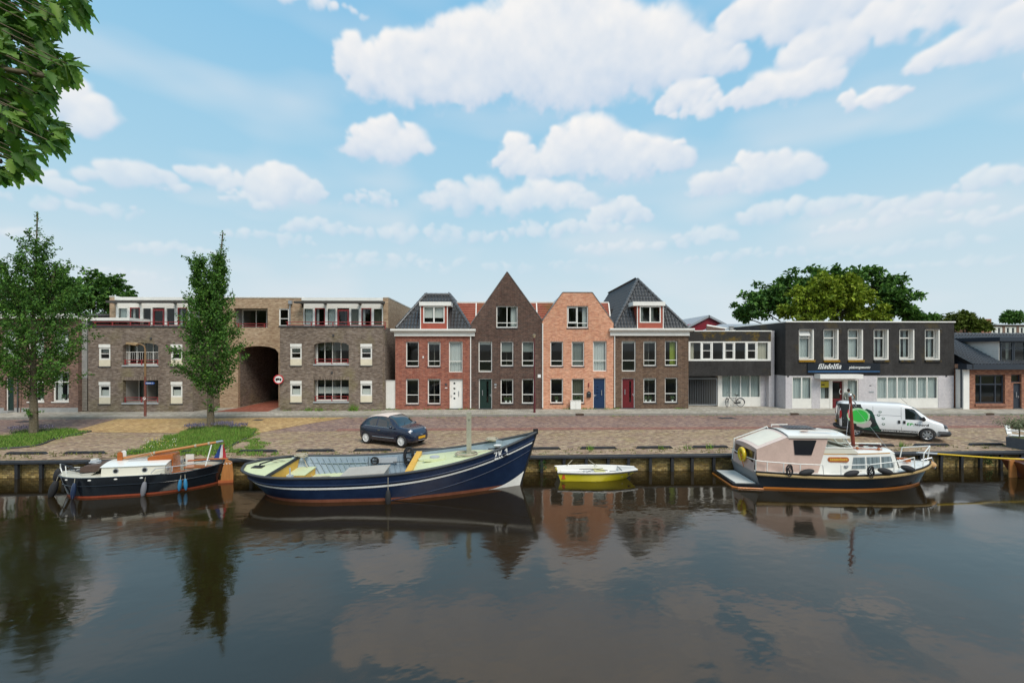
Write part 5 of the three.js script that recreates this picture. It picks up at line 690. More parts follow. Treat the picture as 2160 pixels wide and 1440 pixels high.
// ================================================================ TREES AND PLANTS
const leafMat = (r = 0.75) => phys({ color: 0xffffff, vertexColors: true, roughness: r, transmission: 0.22, thickness: 0, side: THREE.DoubleSide, specularIntensity: 0.4 });
M.leaf = leafMat(); M.bark = mottled([104, 94, 76], 26, 1.2, { roughness: 1 }, 256); M.barkDark = mottled([70, 62, 52], 20, 1.5, { roughness: 1 }, 256);
class Leaves {
  constructor(tones) { this.p = []; this.c = []; this.n = []; this.t = tones; this.count = 0; }
  leaf(c, size, dir, up) { // a folded, pointed leaf of four triangles' worth of outline
    const d = dir.clone().normalize(), s = V().crossVectors(d, up).normalize(), n = V().crossVectors(s, d).normalize(), w = size * 0.34, f = size * 0.12;
    const a = c, m = c.clone().addScaledVector(d, size * 0.5), e = c.clone().addScaledVector(d, size).addScaledVector(n, -f), l = m.clone().addScaledVector(s, w).addScaledVector(n, f), r = m.clone().addScaledVector(s, -w).addScaledVector(n, f);
    const tone = this.t[Math.floor(R() * this.t.length)], v = rr(0.75, 1.25), col = tone.map((q) => q * v);
    for (const q of [a, r, e, a, e, l]) { this.p.push(q.x, q.y, q.z); this.c.push(...col); } this.count++;
  }
  mesh(name, parent, mat = M.leaf) { const g = new THREE.BufferGeometry(); g.setAttribute('position', new THREE.Float32BufferAttribute(this.p, 3)); g.setAttribute('color', new THREE.Float32BufferAttribute(this.c, 3)); g.computeVertexNormals(); return put(name, g, mat, parent); }
}
const rdir = () => { const a = R() * 6.283, z = R() * 2 - 1, r = Math.sqrt(1 - z * z); return V(r * Math.cos(a), z, r * Math.sin(a)); };
const table1 = (t) => (h) => { if (h <= t[0][0]) return t[0][1]; for (let i = 1; i < t.length; i++) if (h < t[i][0]) return lerp(t[i - 1][1], t[i][1], (h - t[i - 1][0]) / (t[i][0] - t[i - 1][0])); return 0.05; };
const GREENS = [[0.0741, 0.1794, 0.0252], [0.0988, 0.2188, 0.0324], [0.0593, 0.1444, 0.0252], [0.1284, 0.2581, 0.0324], [0.084, 0.1925, 0.0396]];
function streetTree(label, px, py, tall, prof, spires, seed, bottom) {
  R = mulberry(seed); const [x, z] = onY(px, py, -0.24), y = roadY(z), t = thing('street_tree', label, 'tree', [x, y, z], 0, 'street trees in grass beds'), rad = table1(prof);
  const tr = new GB(); tr.tube([V(0, -0.1, 0), V(0.02, 1, 0.01), V(-0.03, tall * 0.3, 0), V(0.04, tall * 0.55, 0.03)], 0.185, 9, 10); { const g = tr.p[0], p = g.attributes.position; for (let i = 0; i < p.count; i++) { const k = lerp(1.15, 0.42, clamp(p.getY(i) / (tall * 0.55))); p.setX(i, p.getX(i) * k); p.setZ(i, p.getZ(i) * k); } g.computeVertexNormals(); } tr.mesh('trunk', M.bark, t);
  const limbs = new GB(), L = new Leaves(GREENS), lead = [];
  for (const [sx, sz, h] of spires) { const a = V(0, tall * 0.38, 0), m = V(sx * 0.5, lerp(tall * 0.38, h, 0.5), sz * 0.5), e = V(sx, h, sz); limbs.tube([a, m, e], 0.035, 6, 8); lead.push([a, m, e, h]); }
  const twig = (p0, dir, len, n, size, spread) => { for (let i = 0; i < n; i++) { const u = (i + R()) / n, c = p0.clone().addScaledVector(dir, len * u).addScaledVector(rdir(), spread * Math.sqrt(R()) * (1 - 0.45 * u)); c.y -= 0.02; L.leaf(c, size * rr(0.7, 1.3), rdir().addScaledVector(dir, 0.6).add(V(0, -0.25, 0)), rdir().add(V(0, 1.2, 0))); } };
  const N = 255; for (let i = 0; i < N; i++) {
    const h0 = bottom + (tall * 0.86 - bottom) * Math.pow((i + R()) / N, 0.9), a = i * 2.39996 + rr(-0.4, 0.4); let he = h0 + rr(0.35, 1.0) * Math.min(1.4, rad(h0) * 0.6 + 0.3), re = rad(he) * (R() < 0.16 ? rr(1.0, 1.16) : rr(0.45, 1.0));
    let sp = lead[i % lead.length], k = clamp((h0 - tall * 0.4) / (sp[3] - tall * 0.4)); const cx = h0 > tall * 0.4 ? lerp(0, sp[2].x, k) : 0, cz = h0 > tall * 0.4 ? lerp(0, sp[2].z, k) : 0; if (h0 > sp[3] - 0.2) continue; if (he > sp[3]) he = sp[3];
    const p0 = V(cx, h0 - rr(0.2, 0.6), cz), p1 = V(cx + Math.cos(a) * re, he, cz + Math.sin(a) * re), d = p1.clone().sub(p0), len = d.length(); d.normalize(); if (i % 2 === 0) limbs.cyl(p0, p1, 0.028, 0.008, 5);
    twig(p0.clone().addScaledVector(d, len * 0.3), d, len * 0.72, Math.round(24 + len * 17), 0.14, 0.16 + 0.1 * len);
    for (let j = 0; j < 3; j++) { const q = p0.clone().addScaledVector(d, len * rr(0.45, 0.95)), e = d.clone().addScaledVector(rdir(), 0.75).add(V(0, 0.35, 0)).normalize(); twig(q, e, rr(0.35, 0.75), 16, 0.125, 0.14); }
  }
  for (const [a, m, e] of lead) { const d = e.clone().sub(m), len = d.length(); d.normalize(); twig(m, d, len * 1.02, 190, 0.12, 0.26); }
  for (let j = 0; j < 14; j++) { const a = R() * 6.3, p0 = V(Math.cos(a) * 0.15, rr(1.0, bottom + 0.3), Math.sin(a) * 0.15); twig(p0, V(Math.cos(a), 0.5, Math.sin(a)).normalize(), rr(0.2, 0.45), 16, 0.12, 0.1); }
  limbs.mesh('limbs', M.bark, t).userData.kind = 'stuff'; L.mesh('crown', t); return t;
}
streetTree('broad street tree with thick trunk in the grass bed before the old house', 70, 915, 12.55, [[1.8, 0.4], [2.4, 1.5], [3.2, 2.3], [5.8, 2.7], [7.2, 2.35], [8.3, 1.55], [9.8, 1.0], [11.3, 0.55], [12.5, 0.1]], [[0.3, 0.1, 12.5], [-1.35, 0.3, 9.6], [1.0, -0.3, 9.6]], 101, 2.3);
streetTree('slender forked street tree in the grass bed before the archway', 443, 905, 11.8, [[1.8, 0.3], [2.6, 0.95], [4.0, 1.75], [4.8, 2.0], [6, 1.8], [7.1, 1.2], [8.3, 0.72], [9.6, 0.46], [11, 0.28], [11.8, 0.05]], [[0.75, 0, 11.8], [-0.72, 0.1, 10.1]], 102, 2.2);
// trees beyond the roofs: crowns of leafy boughs
function backTree(name, label, px, z, lobes, n, size, tones, seed, trunk = 6) {
  R = mulberry(seed); const x0 = X(px, z), t = thing(name, label, 'tree', [x0, 0, z], 0, 'trees behind the roofs'), L = new Leaves(tones), tr = new GB(); tr.cyl(V(0, -0.1, 0), V(0, trunk, 0), 0.5, 0.35, 9);
  const limbs = new GB(), tot = lobes.reduce((s, l) => s + l[2] * l[3], 0);
  for (const [lx, ly, rx, ry, dz = 0] of lobes) {
    const c = V(X(lx, z) - x0, Y(lx, ly, z), dz), k = 1000 / -z, RX = rx / k, RY = ry / k, RZ = Math.min(RX, RY) * 1.1, boughs = Math.max(6, Math.round(n / 46 * (rx * ry) / tot)); limbs.cyl(V(0, trunk * 0.8, 0), c, 0.16, 0.06, 5);
    for (let i = 0; i < boughs; i++) { const d = rdir(); if (d.y < -0.5) d.y *= -0.5; const f = Math.pow(R(), 0.4), b = c.clone().add(V(d.x * RX * f, d.y * RY * f, d.z * RZ * f)), s = rr(0.55, 1.15) * Math.min(RX, RY) * 0.24 + 0.3; limbs.cyl(c, b, 0.05, 0.015, 4);
      for (let j = 0; j < 46; j++) { const o = rdir().multiplyScalar(s * Math.pow(R(), 0.45)); o.y *= 0.6; o.y -= 0.12 * Math.hypot(o.x, o.z); L.leaf(b.clone().add(o), size * rr(0.6, 1.3), rdir().add(V(d.x, -0.1, d.z).multiplyScalar(0.6)), rdir().add(V(0, 1.6, 0))); } }
  }
  tr.mesh('trunk', M.barkDark, t); limbs.mesh('limbs', M.barkDark, t).userData.kind = 'stuff'; L.mesh('crown', t); return t;
}
const DARK = [[0.0691, 0.16, 0.0296], [0.0902, 0.2, 0.0329], [0.0531, 0.13, 0.0296], [0.1169, 0.235, 0.0362]], LIME = [[0.197, 0.2732, 0.0174], [0.2438, 0.3146, 0.0204], [0.1595, 0.2318, 0.0174], [0.2812, 0.3395, 0.029]], OLIVE = [[0.0975, 0.1365, 0.0144], [0.078, 0.117, 0.0144], [0.1235, 0.1625, 0.0192]];
const bigOak = backTree('oak_tree', 'large dark green oak behind the lime green tree and the hall', 1740, -66, [[1600, 650, 55, 40], [1640, 630, 60, 42], [1690, 605, 60, 40], [1780, 592, 90, 34], [1840, 610, 70, 42], [1880, 640, 55, 40], [1900, 660, 50, 30], [1760, 640, 90, 50], [1570, 668, 34, 20], [1930, 672, 30, 16]], 15000, 0.62, DARK, 201);
backTree('lime_tree', 'bright lime green tree rising behind the hall', 1755, -54, [[1750, 605, 50, 34], [1720, 630, 50, 40], [1790, 625, 52, 40], [1690, 660, 38, 34], [1755, 655, 70, 45], [1825, 660, 40, 34], [1850, 680, 28, 16]], 9500, 0.46, LIME, 202);
backTree('plane_tree', 'dense dark green tree behind the apartment terrace beside the broad street tree', 190, -58, [[150, 612, 62, 40], [200, 600, 58, 30], [235, 618, 48, 32], [262, 634, 36, 22], [120, 640, 70, 50], [190, 650, 70, 50], [20, 640, 60, 48], [60, 670, 80, 40], [-60, 650, 80, 60]], 11500, 0.5, DARK, 203);
backTree('alder_tree', 'olive green tree above the dark pantile roof', 2040, -60, [[2030, 680, 34, 24], [2062, 690, 26, 18], [2010, 692, 22, 18], [2040, 662, 10, 12]], 4200, 0.4, OLIVE, 204);
backTree('distant_tree', 'small round dark tree above the distant flats', 2138, -120, [[2138, 668, 22, 13], [2155, 674, 24, 12], [2120, 676, 10, 8]], 2600, 0.7, DARK, 205, 4);
backTree('garden_tree', 'small dark tree showing between the big oak and the olive green tree', 1962, -70, [[1958, 672, 22, 12], [1940, 676, 20, 10]], 1800, 0.45, DARK, 206, 4);
for (const [x, z, a] of [[-46, 30, 0.5], [-20, 34, 2.2], [9, 31, 3.9], [36, 33, 5.1]]) dup(bigOak, [x, -0.4, z], a, 'large oak on the near bank, mirrored in the window panes').userData.group = 'oaks on the near bank';
console.log('trees');
// overhanging oak on the near bank
{
  R = mulberry(301); const T = thing('overhanging_oak', 'oak with large lobed leaves overhanging the water from the near bank', 'tree', [-8.4, -0.4, -1.2]);
  const tones = [[0.11, 0.25, 0.025], [0.08, 0.2, 0.02], [0.15, 0.3, 0.03], [0.06, 0.155, 0.022], [0.2, 0.35, 0.04]].map((c) => phys({ color: lin(...c), roughness: 0.6, transmission: 0.48, thickness: 0, side: THREE.DoubleSide, specularIntensity: 0.5 }));
  const half = [[0, 0], [0.012, 0.012], [0.03, 0.03], [0.022, 0.042], [0.042, 0.058], [0.03, 0.072], [0.05, 0.092], [0.034, 0.104], [0.04, 0.124], [0.022, 0.13], [0.016, 0.148], [0, 0.156]];
  const s = new THREE.Shape([...half.map(([x, y]) => new THREE.Vector2(x, y)), ...half.slice(1, -1).reverse().map(([x, y]) => new THREE.Vector2(-x, y))]), bend = (k) => { const g = new THREE.ShapeGeometry(s); const p = g.attributes.position; for (let i = 0; i < p.count; i++) { const x = p.getX(i), y = p.getY(i); p.setZ(i, -k * y * y * 6 + Math.abs(x) * 0.45); } g.computeVertexNormals(); return g; }, shapes = [bend(0.2), bend(0.6), bend(1.0)];
  const P = (px, py, d) => { const q = dirOf(px, py), v = V(...q).multiplyScalar(d).add(V(0, EYE, 0)); return v.sub(T.position); };
  const edge = table1([[-60, 190], [0, 178], [25, 168], [45, 118], [70, 98], [95, 100], [115, 128], [135, 168], [155, 150], [170, 104], [190, 112], [208, 104], [222, 74], [242, 86], [258, 138], [285, 134], [300, 124], [312, 82], [330, 62], [345, 48], [356, 36], [366, 5]]);
  const tr = new GB(); tr.tube([V(0, -0.1, 0), V(0.1, 2.5, 0), V(0.2, 5.5, -0.2), V(0.6, 8.5, -0.6), V(0.8, 12, -0.8)], 0.34, 9, 12); tr.mesh('trunk', M.bark, T); const br = new GB(), ends = []; let made = 0; const rest = [];
  for (const [py, d] of [[-40, 4.2], [60, 3.7], [150, 3.5], [250, 3.6], [330, 3.4]]) { const e = P(edge(py) - 60, py + 10, d), m = e.clone().multiplyScalar(0.55).add(V(0.1, 3.0, -0.2)); br.tube([V(0.15, 5.5 + py * -0.004, -0.1), m, e], 0.018, 6, 14); }
  const place = (c, dir, up, k) => { const m = new THREE.Mesh(shapes[k % 3], tones[Math.floor(R() * tones.length)]), d = dir.normalize(), sx = V().crossVectors(d, up).normalize(), n = V().crossVectors(sx, d); const M4 = new THREE.Matrix4().makeBasis(sx, d, n); m.quaternion.setFromRotationMatrix(M4); m.position.copy(c); const q = rr(0.52, 0.88); m.scale.setScalar(q); m.name = 'leaf'; return m; };
  for (let i = 0; i < 300; i++) {
    const rim = i < 64, py = rim ? -20 + 382 * (i + R()) / 64 : rr(-60, 366), lim = edge(py), px = rim ? lim - rr(18, 34) : lim - 26 - Math.pow(R(), 0.8) * (rim ? 60 : 260), d = rr(3.35, 4.1), c = P(px, py, d);
    const out = V(0.8, rr(-0.45, 0.1), -0.1); br.cyl(c.clone().add(V(-0.22, 0.1, 0.05)), c, 0.005, 0.003, 4);
    const k = rim ? 5 : 6; for (let j = 0; j < k; j++) { const a = (j - (k - 1) / 2) * 0.62 + rr(-0.25, 0.25), dir = V(Math.cos(a) * out.x - Math.sin(a) * 0.2, out.y + Math.sin(a) * 0.75, rr(-0.6, 0.5)); const m = place(c.clone().add(rdir().multiplyScalar(0.025)), dir, V(rr(-0.4, 0.4), 1.0, rr(0.1, 1.3)), j); if (made < 300 && (rim || px > -20)) { T.add(m); made++; } else rest.push(m); }
  }
  br.mesh('limbs', M.bark, T).userData.kind = 'stuff'; const by = new Map(); for (const m of rest) { m.updateMatrix(); const g = bare(m.geometry.clone()).applyMatrix4(m.matrix); if (!by.has(m.material)) by.set(m.material, []); by.get(m.material).push(g); }
  for (const [mat, gs] of by) put('foliage', mergeGeometries(gs), mat, T).userData.kind = 'stuff';
  const C = new Leaves(GREENS); for (let i = 0; i < 900; i++) { const d = rdir(); C.leaf(V(-1.2 + d.x * 3.2, 10.5 + d.y * 3, 2 + d.z * 3.2), 0.3, rdir(), V(0, 1, 0)); } C.mesh('upper_crown', T);
}
// grass, lavender and weeds
M.blade = std({ color: 0xffffff, vertexColors: true, roughness: 0.8, side: THREE.DoubleSide });
function inPoly(p, x, z) { let c = false; for (let i = 0, j = p.length - 1; i < p.length; j = i++) { const [xi, zi] = p[i], [xj, zj] = p[j]; if ((zi > z) !== (zj > z) && x < (xj - xi) * (z - zi) / (zj - zi) + xi) c = !c; } return c; }
class Blades { constructor() { this.p = []; this.c = []; }
  blade(x, y, z, h, w, lean, col) { const a = R() * 6.283, s = Math.cos(a) * w, t = Math.sin(a) * w, lx = rr(-1, 1) * lean, lz = rr(-1, 1) * lean; this.p.push(x - s, y, z - t, x + s, y, z + t, x + lx, y + h, z + lz); const v = rr(0.55, 1.35); for (let i = 0; i < 3; i++) this.c.push(col[0] * v, col[1] * v, col[2] * v); }
  mesh(name, parent) { const g = new THREE.BufferGeometry(); g.setAttribute('position', new THREE.Float32BufferAttribute(this.p, 3)); g.setAttribute('color', new THREE.Float32BufferAttribute(this.c, 3)); g.computeVertexNormals(); return put(name, g, M.blade, parent); } }
const GRASS = [[0.104, 0.2329, 0.0198], [0.1337, 0.2795, 0.0238], [0.1633, 0.2639, 0.033], [0.0817, 0.194, 0.0185], [0.2228, 0.2639, 0.0594]];
const bedPts = (pts) => pts.map(([a, b]) => onY(a, b, -0.27));
const bed1 = bedPts([[-120, 936], [-60, 922], [10, 921], [45, 912], [110, 908], [192, 912], [120, 926], [75, 940], [20, 945], [-120, 947]]), bed2 = bedPts([[268, 957], [300, 944], [340, 930], [385, 912], [440, 903], [500, 904], [540, 908], [528, 921], [500, 934], [470, 948], [455, 957]]), bed3 = bedPts([[470, 957], [500, 940], [530, 924], [560, 926], [555, 945], [585, 958]]);
function grassBed(label, poly, n, hOf, cover = 1) {
  const b = new Blades(), xs = poly.map((p) => p[0]), zs = poly.map((p) => p[1]), x0 = Math.min(...xs) - 0.5, x1 = Math.max(...xs) + 0.5, z0 = Math.min(...zs) - 0.4, z1 = Math.max(...zs) + 0.4;
  for (let i = 0; i < n; i++) { const x = rr(x0, x1), z = rr(z0, z1); const jx = x + (fbm2(x * 2.1, z * 2.1, 64, 2) - 0.5) * 1.1 + rr(-0.1, 0.1), jz = z + (fbm2(x * 2.3 + 9, z * 2.3, 64, 2) - 0.5) * 0.8 + rr(-0.1, 0.1); if (!inPoly(poly, jx, jz)) continue; const k = fbm2(x * 1.3, z * 1.3, 64, 3); if (k < 1 - cover) continue; b.blade(x, roadY(z) + 0.008, z, hOf(x, z) * rr(0.5, 1.3) * (0.5 + k), 0.016, 0.09, GRASS[Math.floor(R() * GRASS.length)]); }
  return tag(b.mesh('grass'), label, 'grass', null, 'stuff');
}
R = mulberry(401);
M.soil = mottled([74, 80, 40], 18, 2, { roughness: 1 }, 256);
for (const [p, l] of [[bed1, 'soil of the grass bed under the broad tree'], [bed2, 'soil of the grass bed under the forked tree']]) { const cx = p.reduce((s, q) => s + q[0], 0) / p.length, cz = p.reduce((s, q) => s + q[1], 0) / p.length; sheet('grass_bed', p.map(([x, z]) => [lerp(x, cx, 0.07), lerp(z, cz, 0.07)]).reverse(), M.soil, roadY, l, 0.016); }
grassBed('short bright grass in the bed under the broad tree', bed1, 30000, () => 0.13); grassBed('long bright grass in the bed under the forked tree', bed2, 52000, (x, z) => 0.16); grassBed('patchy grass between the paving stones beside the forked tree bed', bed3, 12000, () => 0.1, 0.55);
for (const [p, i0, i1, l] of [[bed1, 5, 9, 'low dark edging along the bed under the broad tree'], [bed2, 6, 10, 'low dark edging along the bed under the forked tree']]) { const q = new GB(), pts = p.slice(i0, i1 + 1).map(([x, z]) => V(x, roadY(z) + 0.05, z)); q.tube(pts, 0.035, 5, 24); const m = q.mesh('bed_edging', M.darkSill); tag(m, l, 'edging', 'edgings of the grass beds'); }
function lavender(cx, cz, n, r, label) { const b = new Blades(), t = thing('lavender_bush', label, 'plant', [cx, roadY(cz), cz], 0, 'lavender around the street trees'); for (let i = 0; i < n; i++) { const a = R() * 6.3, q = Math.sqrt(R()) * r, x = Math.cos(a) * q, z = Math.sin(a) * q * 0.6, h = rr(0.2, 0.42); b.blade(x, 0, z, h, 0.01, 0.22, [0.09, 0.12, 0.06]); } b.mesh('stems', t).userData.kind = 'stuff'; const f = new Blades(); for (let i = 0; i < n * 1.2; i++) { const a = R() * 6.3, q = Math.sqrt(R()) * r * 1.15, x = Math.cos(a) * q, z = Math.sin(a) * q * 0.7; f.blade(x, rr(0.24, 0.38), z, 0.09, 0.022, 0.02, [0.16, 0.14, 0.2]); } f.mesh('flower_spikes', t).userData.kind = 'stuff'; }
for (const [px, py, n, r, l] of [[412, 909, 240, 0.55, 'lavender bush on the water side of the forked tree trunk'], [468, 905, 260, 0.6, 'lavender bush between forked tree trunk and archway ramp'], [500, 908, 200, 0.5, 'lavender bush at the bed tip before the archway'], [45, 914, 220, 0.6, 'lavender bush beside the broad tree trunk, old house side'], [95, 912, 120, 0.4, 'small lavender bush beside the broad tree trunk, archway side']]) { const [x, z] = onY(px, py, -0.25); lavender(x, z, n, r, l); }
{ const f = new Blades(); for (let i = 0; i < 90; i++) { const [x, z] = onY(rr(300, 372), rr(930, 950), -0.28); for (let k = 0; k < 3; k++) f.blade(x, roadY(z) + rr(0.1, 0.2), z, 0.03, 0.022, 0.02, R() < 0.5 ? [0.7, 0.7, 0.6] : [0.7, 0.55, 0.04]); } tag(f.mesh('wild_flowers'), 'tiny white and yellow flowers in the long grass', 'flowers', null, 'stuff'); }
{ // weeds along walls, kerb and quay edge
  const w = new Blades(), tuft = (x, y, z, n, r, h, c) => { for (let i = 0; i < n; i++) w.blade(x + rr(-r, r), y, z + rr(-r, r) * 0.5, h * rr(0.4, 1.2), 0.02, h * 0.5, c || GRASS[Math.floor(R() * 5)]); };
  for (let px = 600; px < 1000; px += 9) if (R() < 0.55) tuft(X(px, -35.7), 0, (px < 810 ? -35.7 : -36.2), 14, 0.22, rr(0.06, 0.22)); tuft(X(745, -35.6), 0, -35.6, 90, 0.28, 0.55); tuft(X(650, -35.6), 0, -35.65, 40, 0.2, 0.3); tuft(X(672, -35.6), 0, -35.65, 40, 0.25, 0.3);
  for (const px of [1195, 1205, 1228, 1240, 1250, 1283, 1300, 1430, 1438]) tuft(X(px, -36.1), 0, -36.15, 22, 0.25, 0.14); for (let px = 640; px < 2150; px += 7) if (R() < 0.4) { const x = X(px, -33.2); tuft(x, -0.13, -33.1 + (Math.abs(x - 12) > 12 ? 0.35 : -0.1), 7, 0.15, 0.07); }
  for (let px = 0; px < 2160; px += 5) if (R() < 0.6) { const x = X(px, -22.5), z = quayZ(x) - rr(0.4, 1.7); tuft(x, roadY(z) + 0.006, z, 9, 0.14, px < 520 ? 0.12 : 0.08, [0.14, 0.15, 0.035]); } for (const px of [1396, 1452, 1245, 1500, 1915]) { const x = X(px, -22.8); tuft(x, roadY(-22.8), quayZ(x) - 1.25, 26, 0.16, 0.32); }
  for (const px of [1143, 2088, 1620]) { const x = X(px, -21.9); for (let i = 0; i < 90; i++) w.blade(x + rr(-0.16, 0.16), WATER + rr(0.1, 0.65), quayZ(x) - 0.02 + rr(-0.1, 0.02), 0.1, 0.03, 0.07, [0.035, 0.085, 0.016]); }
  tag(w.mesh('weeds'), 'weeds sprouting along walls, kerb and quay edge', 'weeds', null, 'stuff');
}
console.log('plants');
// ================================================================ BOATS
const wxz = (xc, d) => [xc * CP + d * SP, xc * SP - d * CP];
function boatAt(name, label, xc, d, turn, category = 'boat') { const [x, z] = wxz(xc, d); const t = thing(name, label, category, [x, WATER, z], turn); t.updateMatrixWorld(true); return t; }
const place = (boat, x, y, z) => boat.localToWorld(V(x, y, z));
// hull lines: t runs along the boat, s down the side (0 sheer, 0.7 waterline, 1 keel)
function lines({ xS, xW, yS, bS, bW, p = 1.5, keel = 0.4 }) { return (t, s, side = 1, out = 0) => { const k = Math.min(1, s / 0.7), u = Math.max(0, (s - 0.7) / 0.3), b = Math.max(0.0, (lerp(bS(t), bW(t), Math.pow(k, p))) * (1 - 0.5 * u * u)) + out; return V(lerp(xS(t), xW(t), k), s <= 0.7 ? yS(t) * (1 - k) : -u * keel, side * b); }; }
const hullSide = (P, side, t0, t1, s0, s1, nt = 48, ns = 10, out = 0) => gridSurf((u, v) => { const t = lerp(t0, t1, u); return P(t, lerp(typeof s0 === 'function' ? s0(t) : s0, typeof s1 === 'function' ? s1(t) : s1, v), side, out); }, nt, ns, side > 0);
function hullSkin(P, name, mat, parent, s0 = 0, s1 = 1, t0 = 0, t1 = 1, out = 0, ns = 10) { const q = new GB(); for (const s of [1, -1]) q.add(hullSide(P, s, t0, t1, s0, s1, 48, ns, out)); return q.mesh(name, mat, parent); }
const deckGeo = (P, t0, t1, yOf, inset, camber = 0, nt = 24) => gridSurf((u, v) => { const t = lerp(t0, t1, u), p = P(t, 0), b = Math.max(0, p.z - inset), w = v * 2 - 1; return V(p.x, yOf(t) + camber * (1 - w * w), w * b); }, nt, 8, true);
const sheerTube = (P, r, t0, t1, side, dy = 0, out = 0, n = 30) => new THREE.TubeGeometry(new THREE.CatmullRomCurve3(Array.from({ length: n + 1 }, (_, i) => { const p = P(lerp(t0, t1, i / n), 0, side, out); p.y += dy; return p; })), n * 2, r, 6, false);
function fender(label, top, len, r, mat, tilt = [0, 0, 0], ropeTo = null) {
  const t = thing('fender', label, 'fender', [top.x, top.y, top.z], 0, 'fenders hung on the moored boats'); t.rotation.set(...tilt); const pr = []; for (let i = 0; i <= 12; i++) { const a = i / 12; pr.push(new THREE.Vector2(Math.max(0.012, r * Math.pow(Math.sin(Math.PI * clamp(a * 0.94 + 0.03)), 0.42)), -a * len)); } const g = new THREE.LatheGeometry(pr, 12); put('body', metricUV(bare(g)), mat, t);
  const q = new GB(); q.cyl(V(0, -0.02, 0), V(0, ropeTo || 0.25, 0), 0.012, 0.012, 5); q.mesh('lanyard', M.rope, t); return t;
}
M.rope = std({ color: lin(0.42, 0.38, 0.29), roughness: 1 }); M.ropeDark = std({ color: lin(0.03, 0.03, 0.033), roughness: 0.9 });
const coil = (cx, cy, cz, r, n, flat = true, wob = 0.2) => { const pts = []; for (let i = 0; i <= n * 10; i++) { const a = i / 10 * 6.283, q = r * (1 + wob * Math.sin(a * 1.37 + 1) * 0.6 + wob * 0.3 * Math.sin(a * 0.31)); flat ? pts.push(V(cx + Math.cos(a) * q, cy + i * 0.002, cz + Math.sin(a) * q * 0.8)) : pts.push(V(cx + Math.cos(a) * q * 0.5, cy + Math.sin(a) * q, cz + i * 0.002)); } return pts; };
const gloss = (r, g, b, o = {}) => phys({ color: lin(r, g, b), roughness: 0.3, clearcoat: 0.6, clearcoatRoughness: 0.12, ...o });
const worn = (rgb, amp, o = {}) => mottled(rgb, amp, 4, { roughness: 0.5, ...o }, 256);
M.hullBlue = worn([18, 37, 66], 9, { roughness: 0.38 }); M.bootRed = worn([128, 76, 54], 14, { roughness: 0.7 }); M.deckMint = worn([202, 208, 166], 9, { roughness: 0.6 }); M.hullGrey = worn([140, 156, 168], 9, { roughness: 0.55 }); M.yellowPaint = worn([222, 172, 70], 10, { roughness: 0.5 });
M.varnish = (() => { const t = tex(256, 256, [1.2, 1.2], (x, y) => { const g = (fbm2(x * 4, y * 60, 60, 3) - 0.5) * 50; return [168 + g, 92 + g * 0.7, 38 + g * 0.4]; }); return phys({ map: t, roughness: 0.3, clearcoat: 0.6, clearcoatRoughness: 0.15 }); })();
M.teak = (() => { const t = tex(256, 256, [1.2, 1.2], (x, y) => { const g = (fbm2(x * 60, y * 4, 60, 3) - 0.5) * 46; return [176 + g, 116 + g * 0.8, 62 + g * 0.5]; }); return std({ map: t, roughness: 0.55 }); })();
M.boatWhite = gloss(0.78, 0.77, 0.72); M.boatCream = gloss(0.66, 0.63, 0.53); M.hullBlack = gloss(0.008, 0.010, 0.014, { roughness: 0.16 });

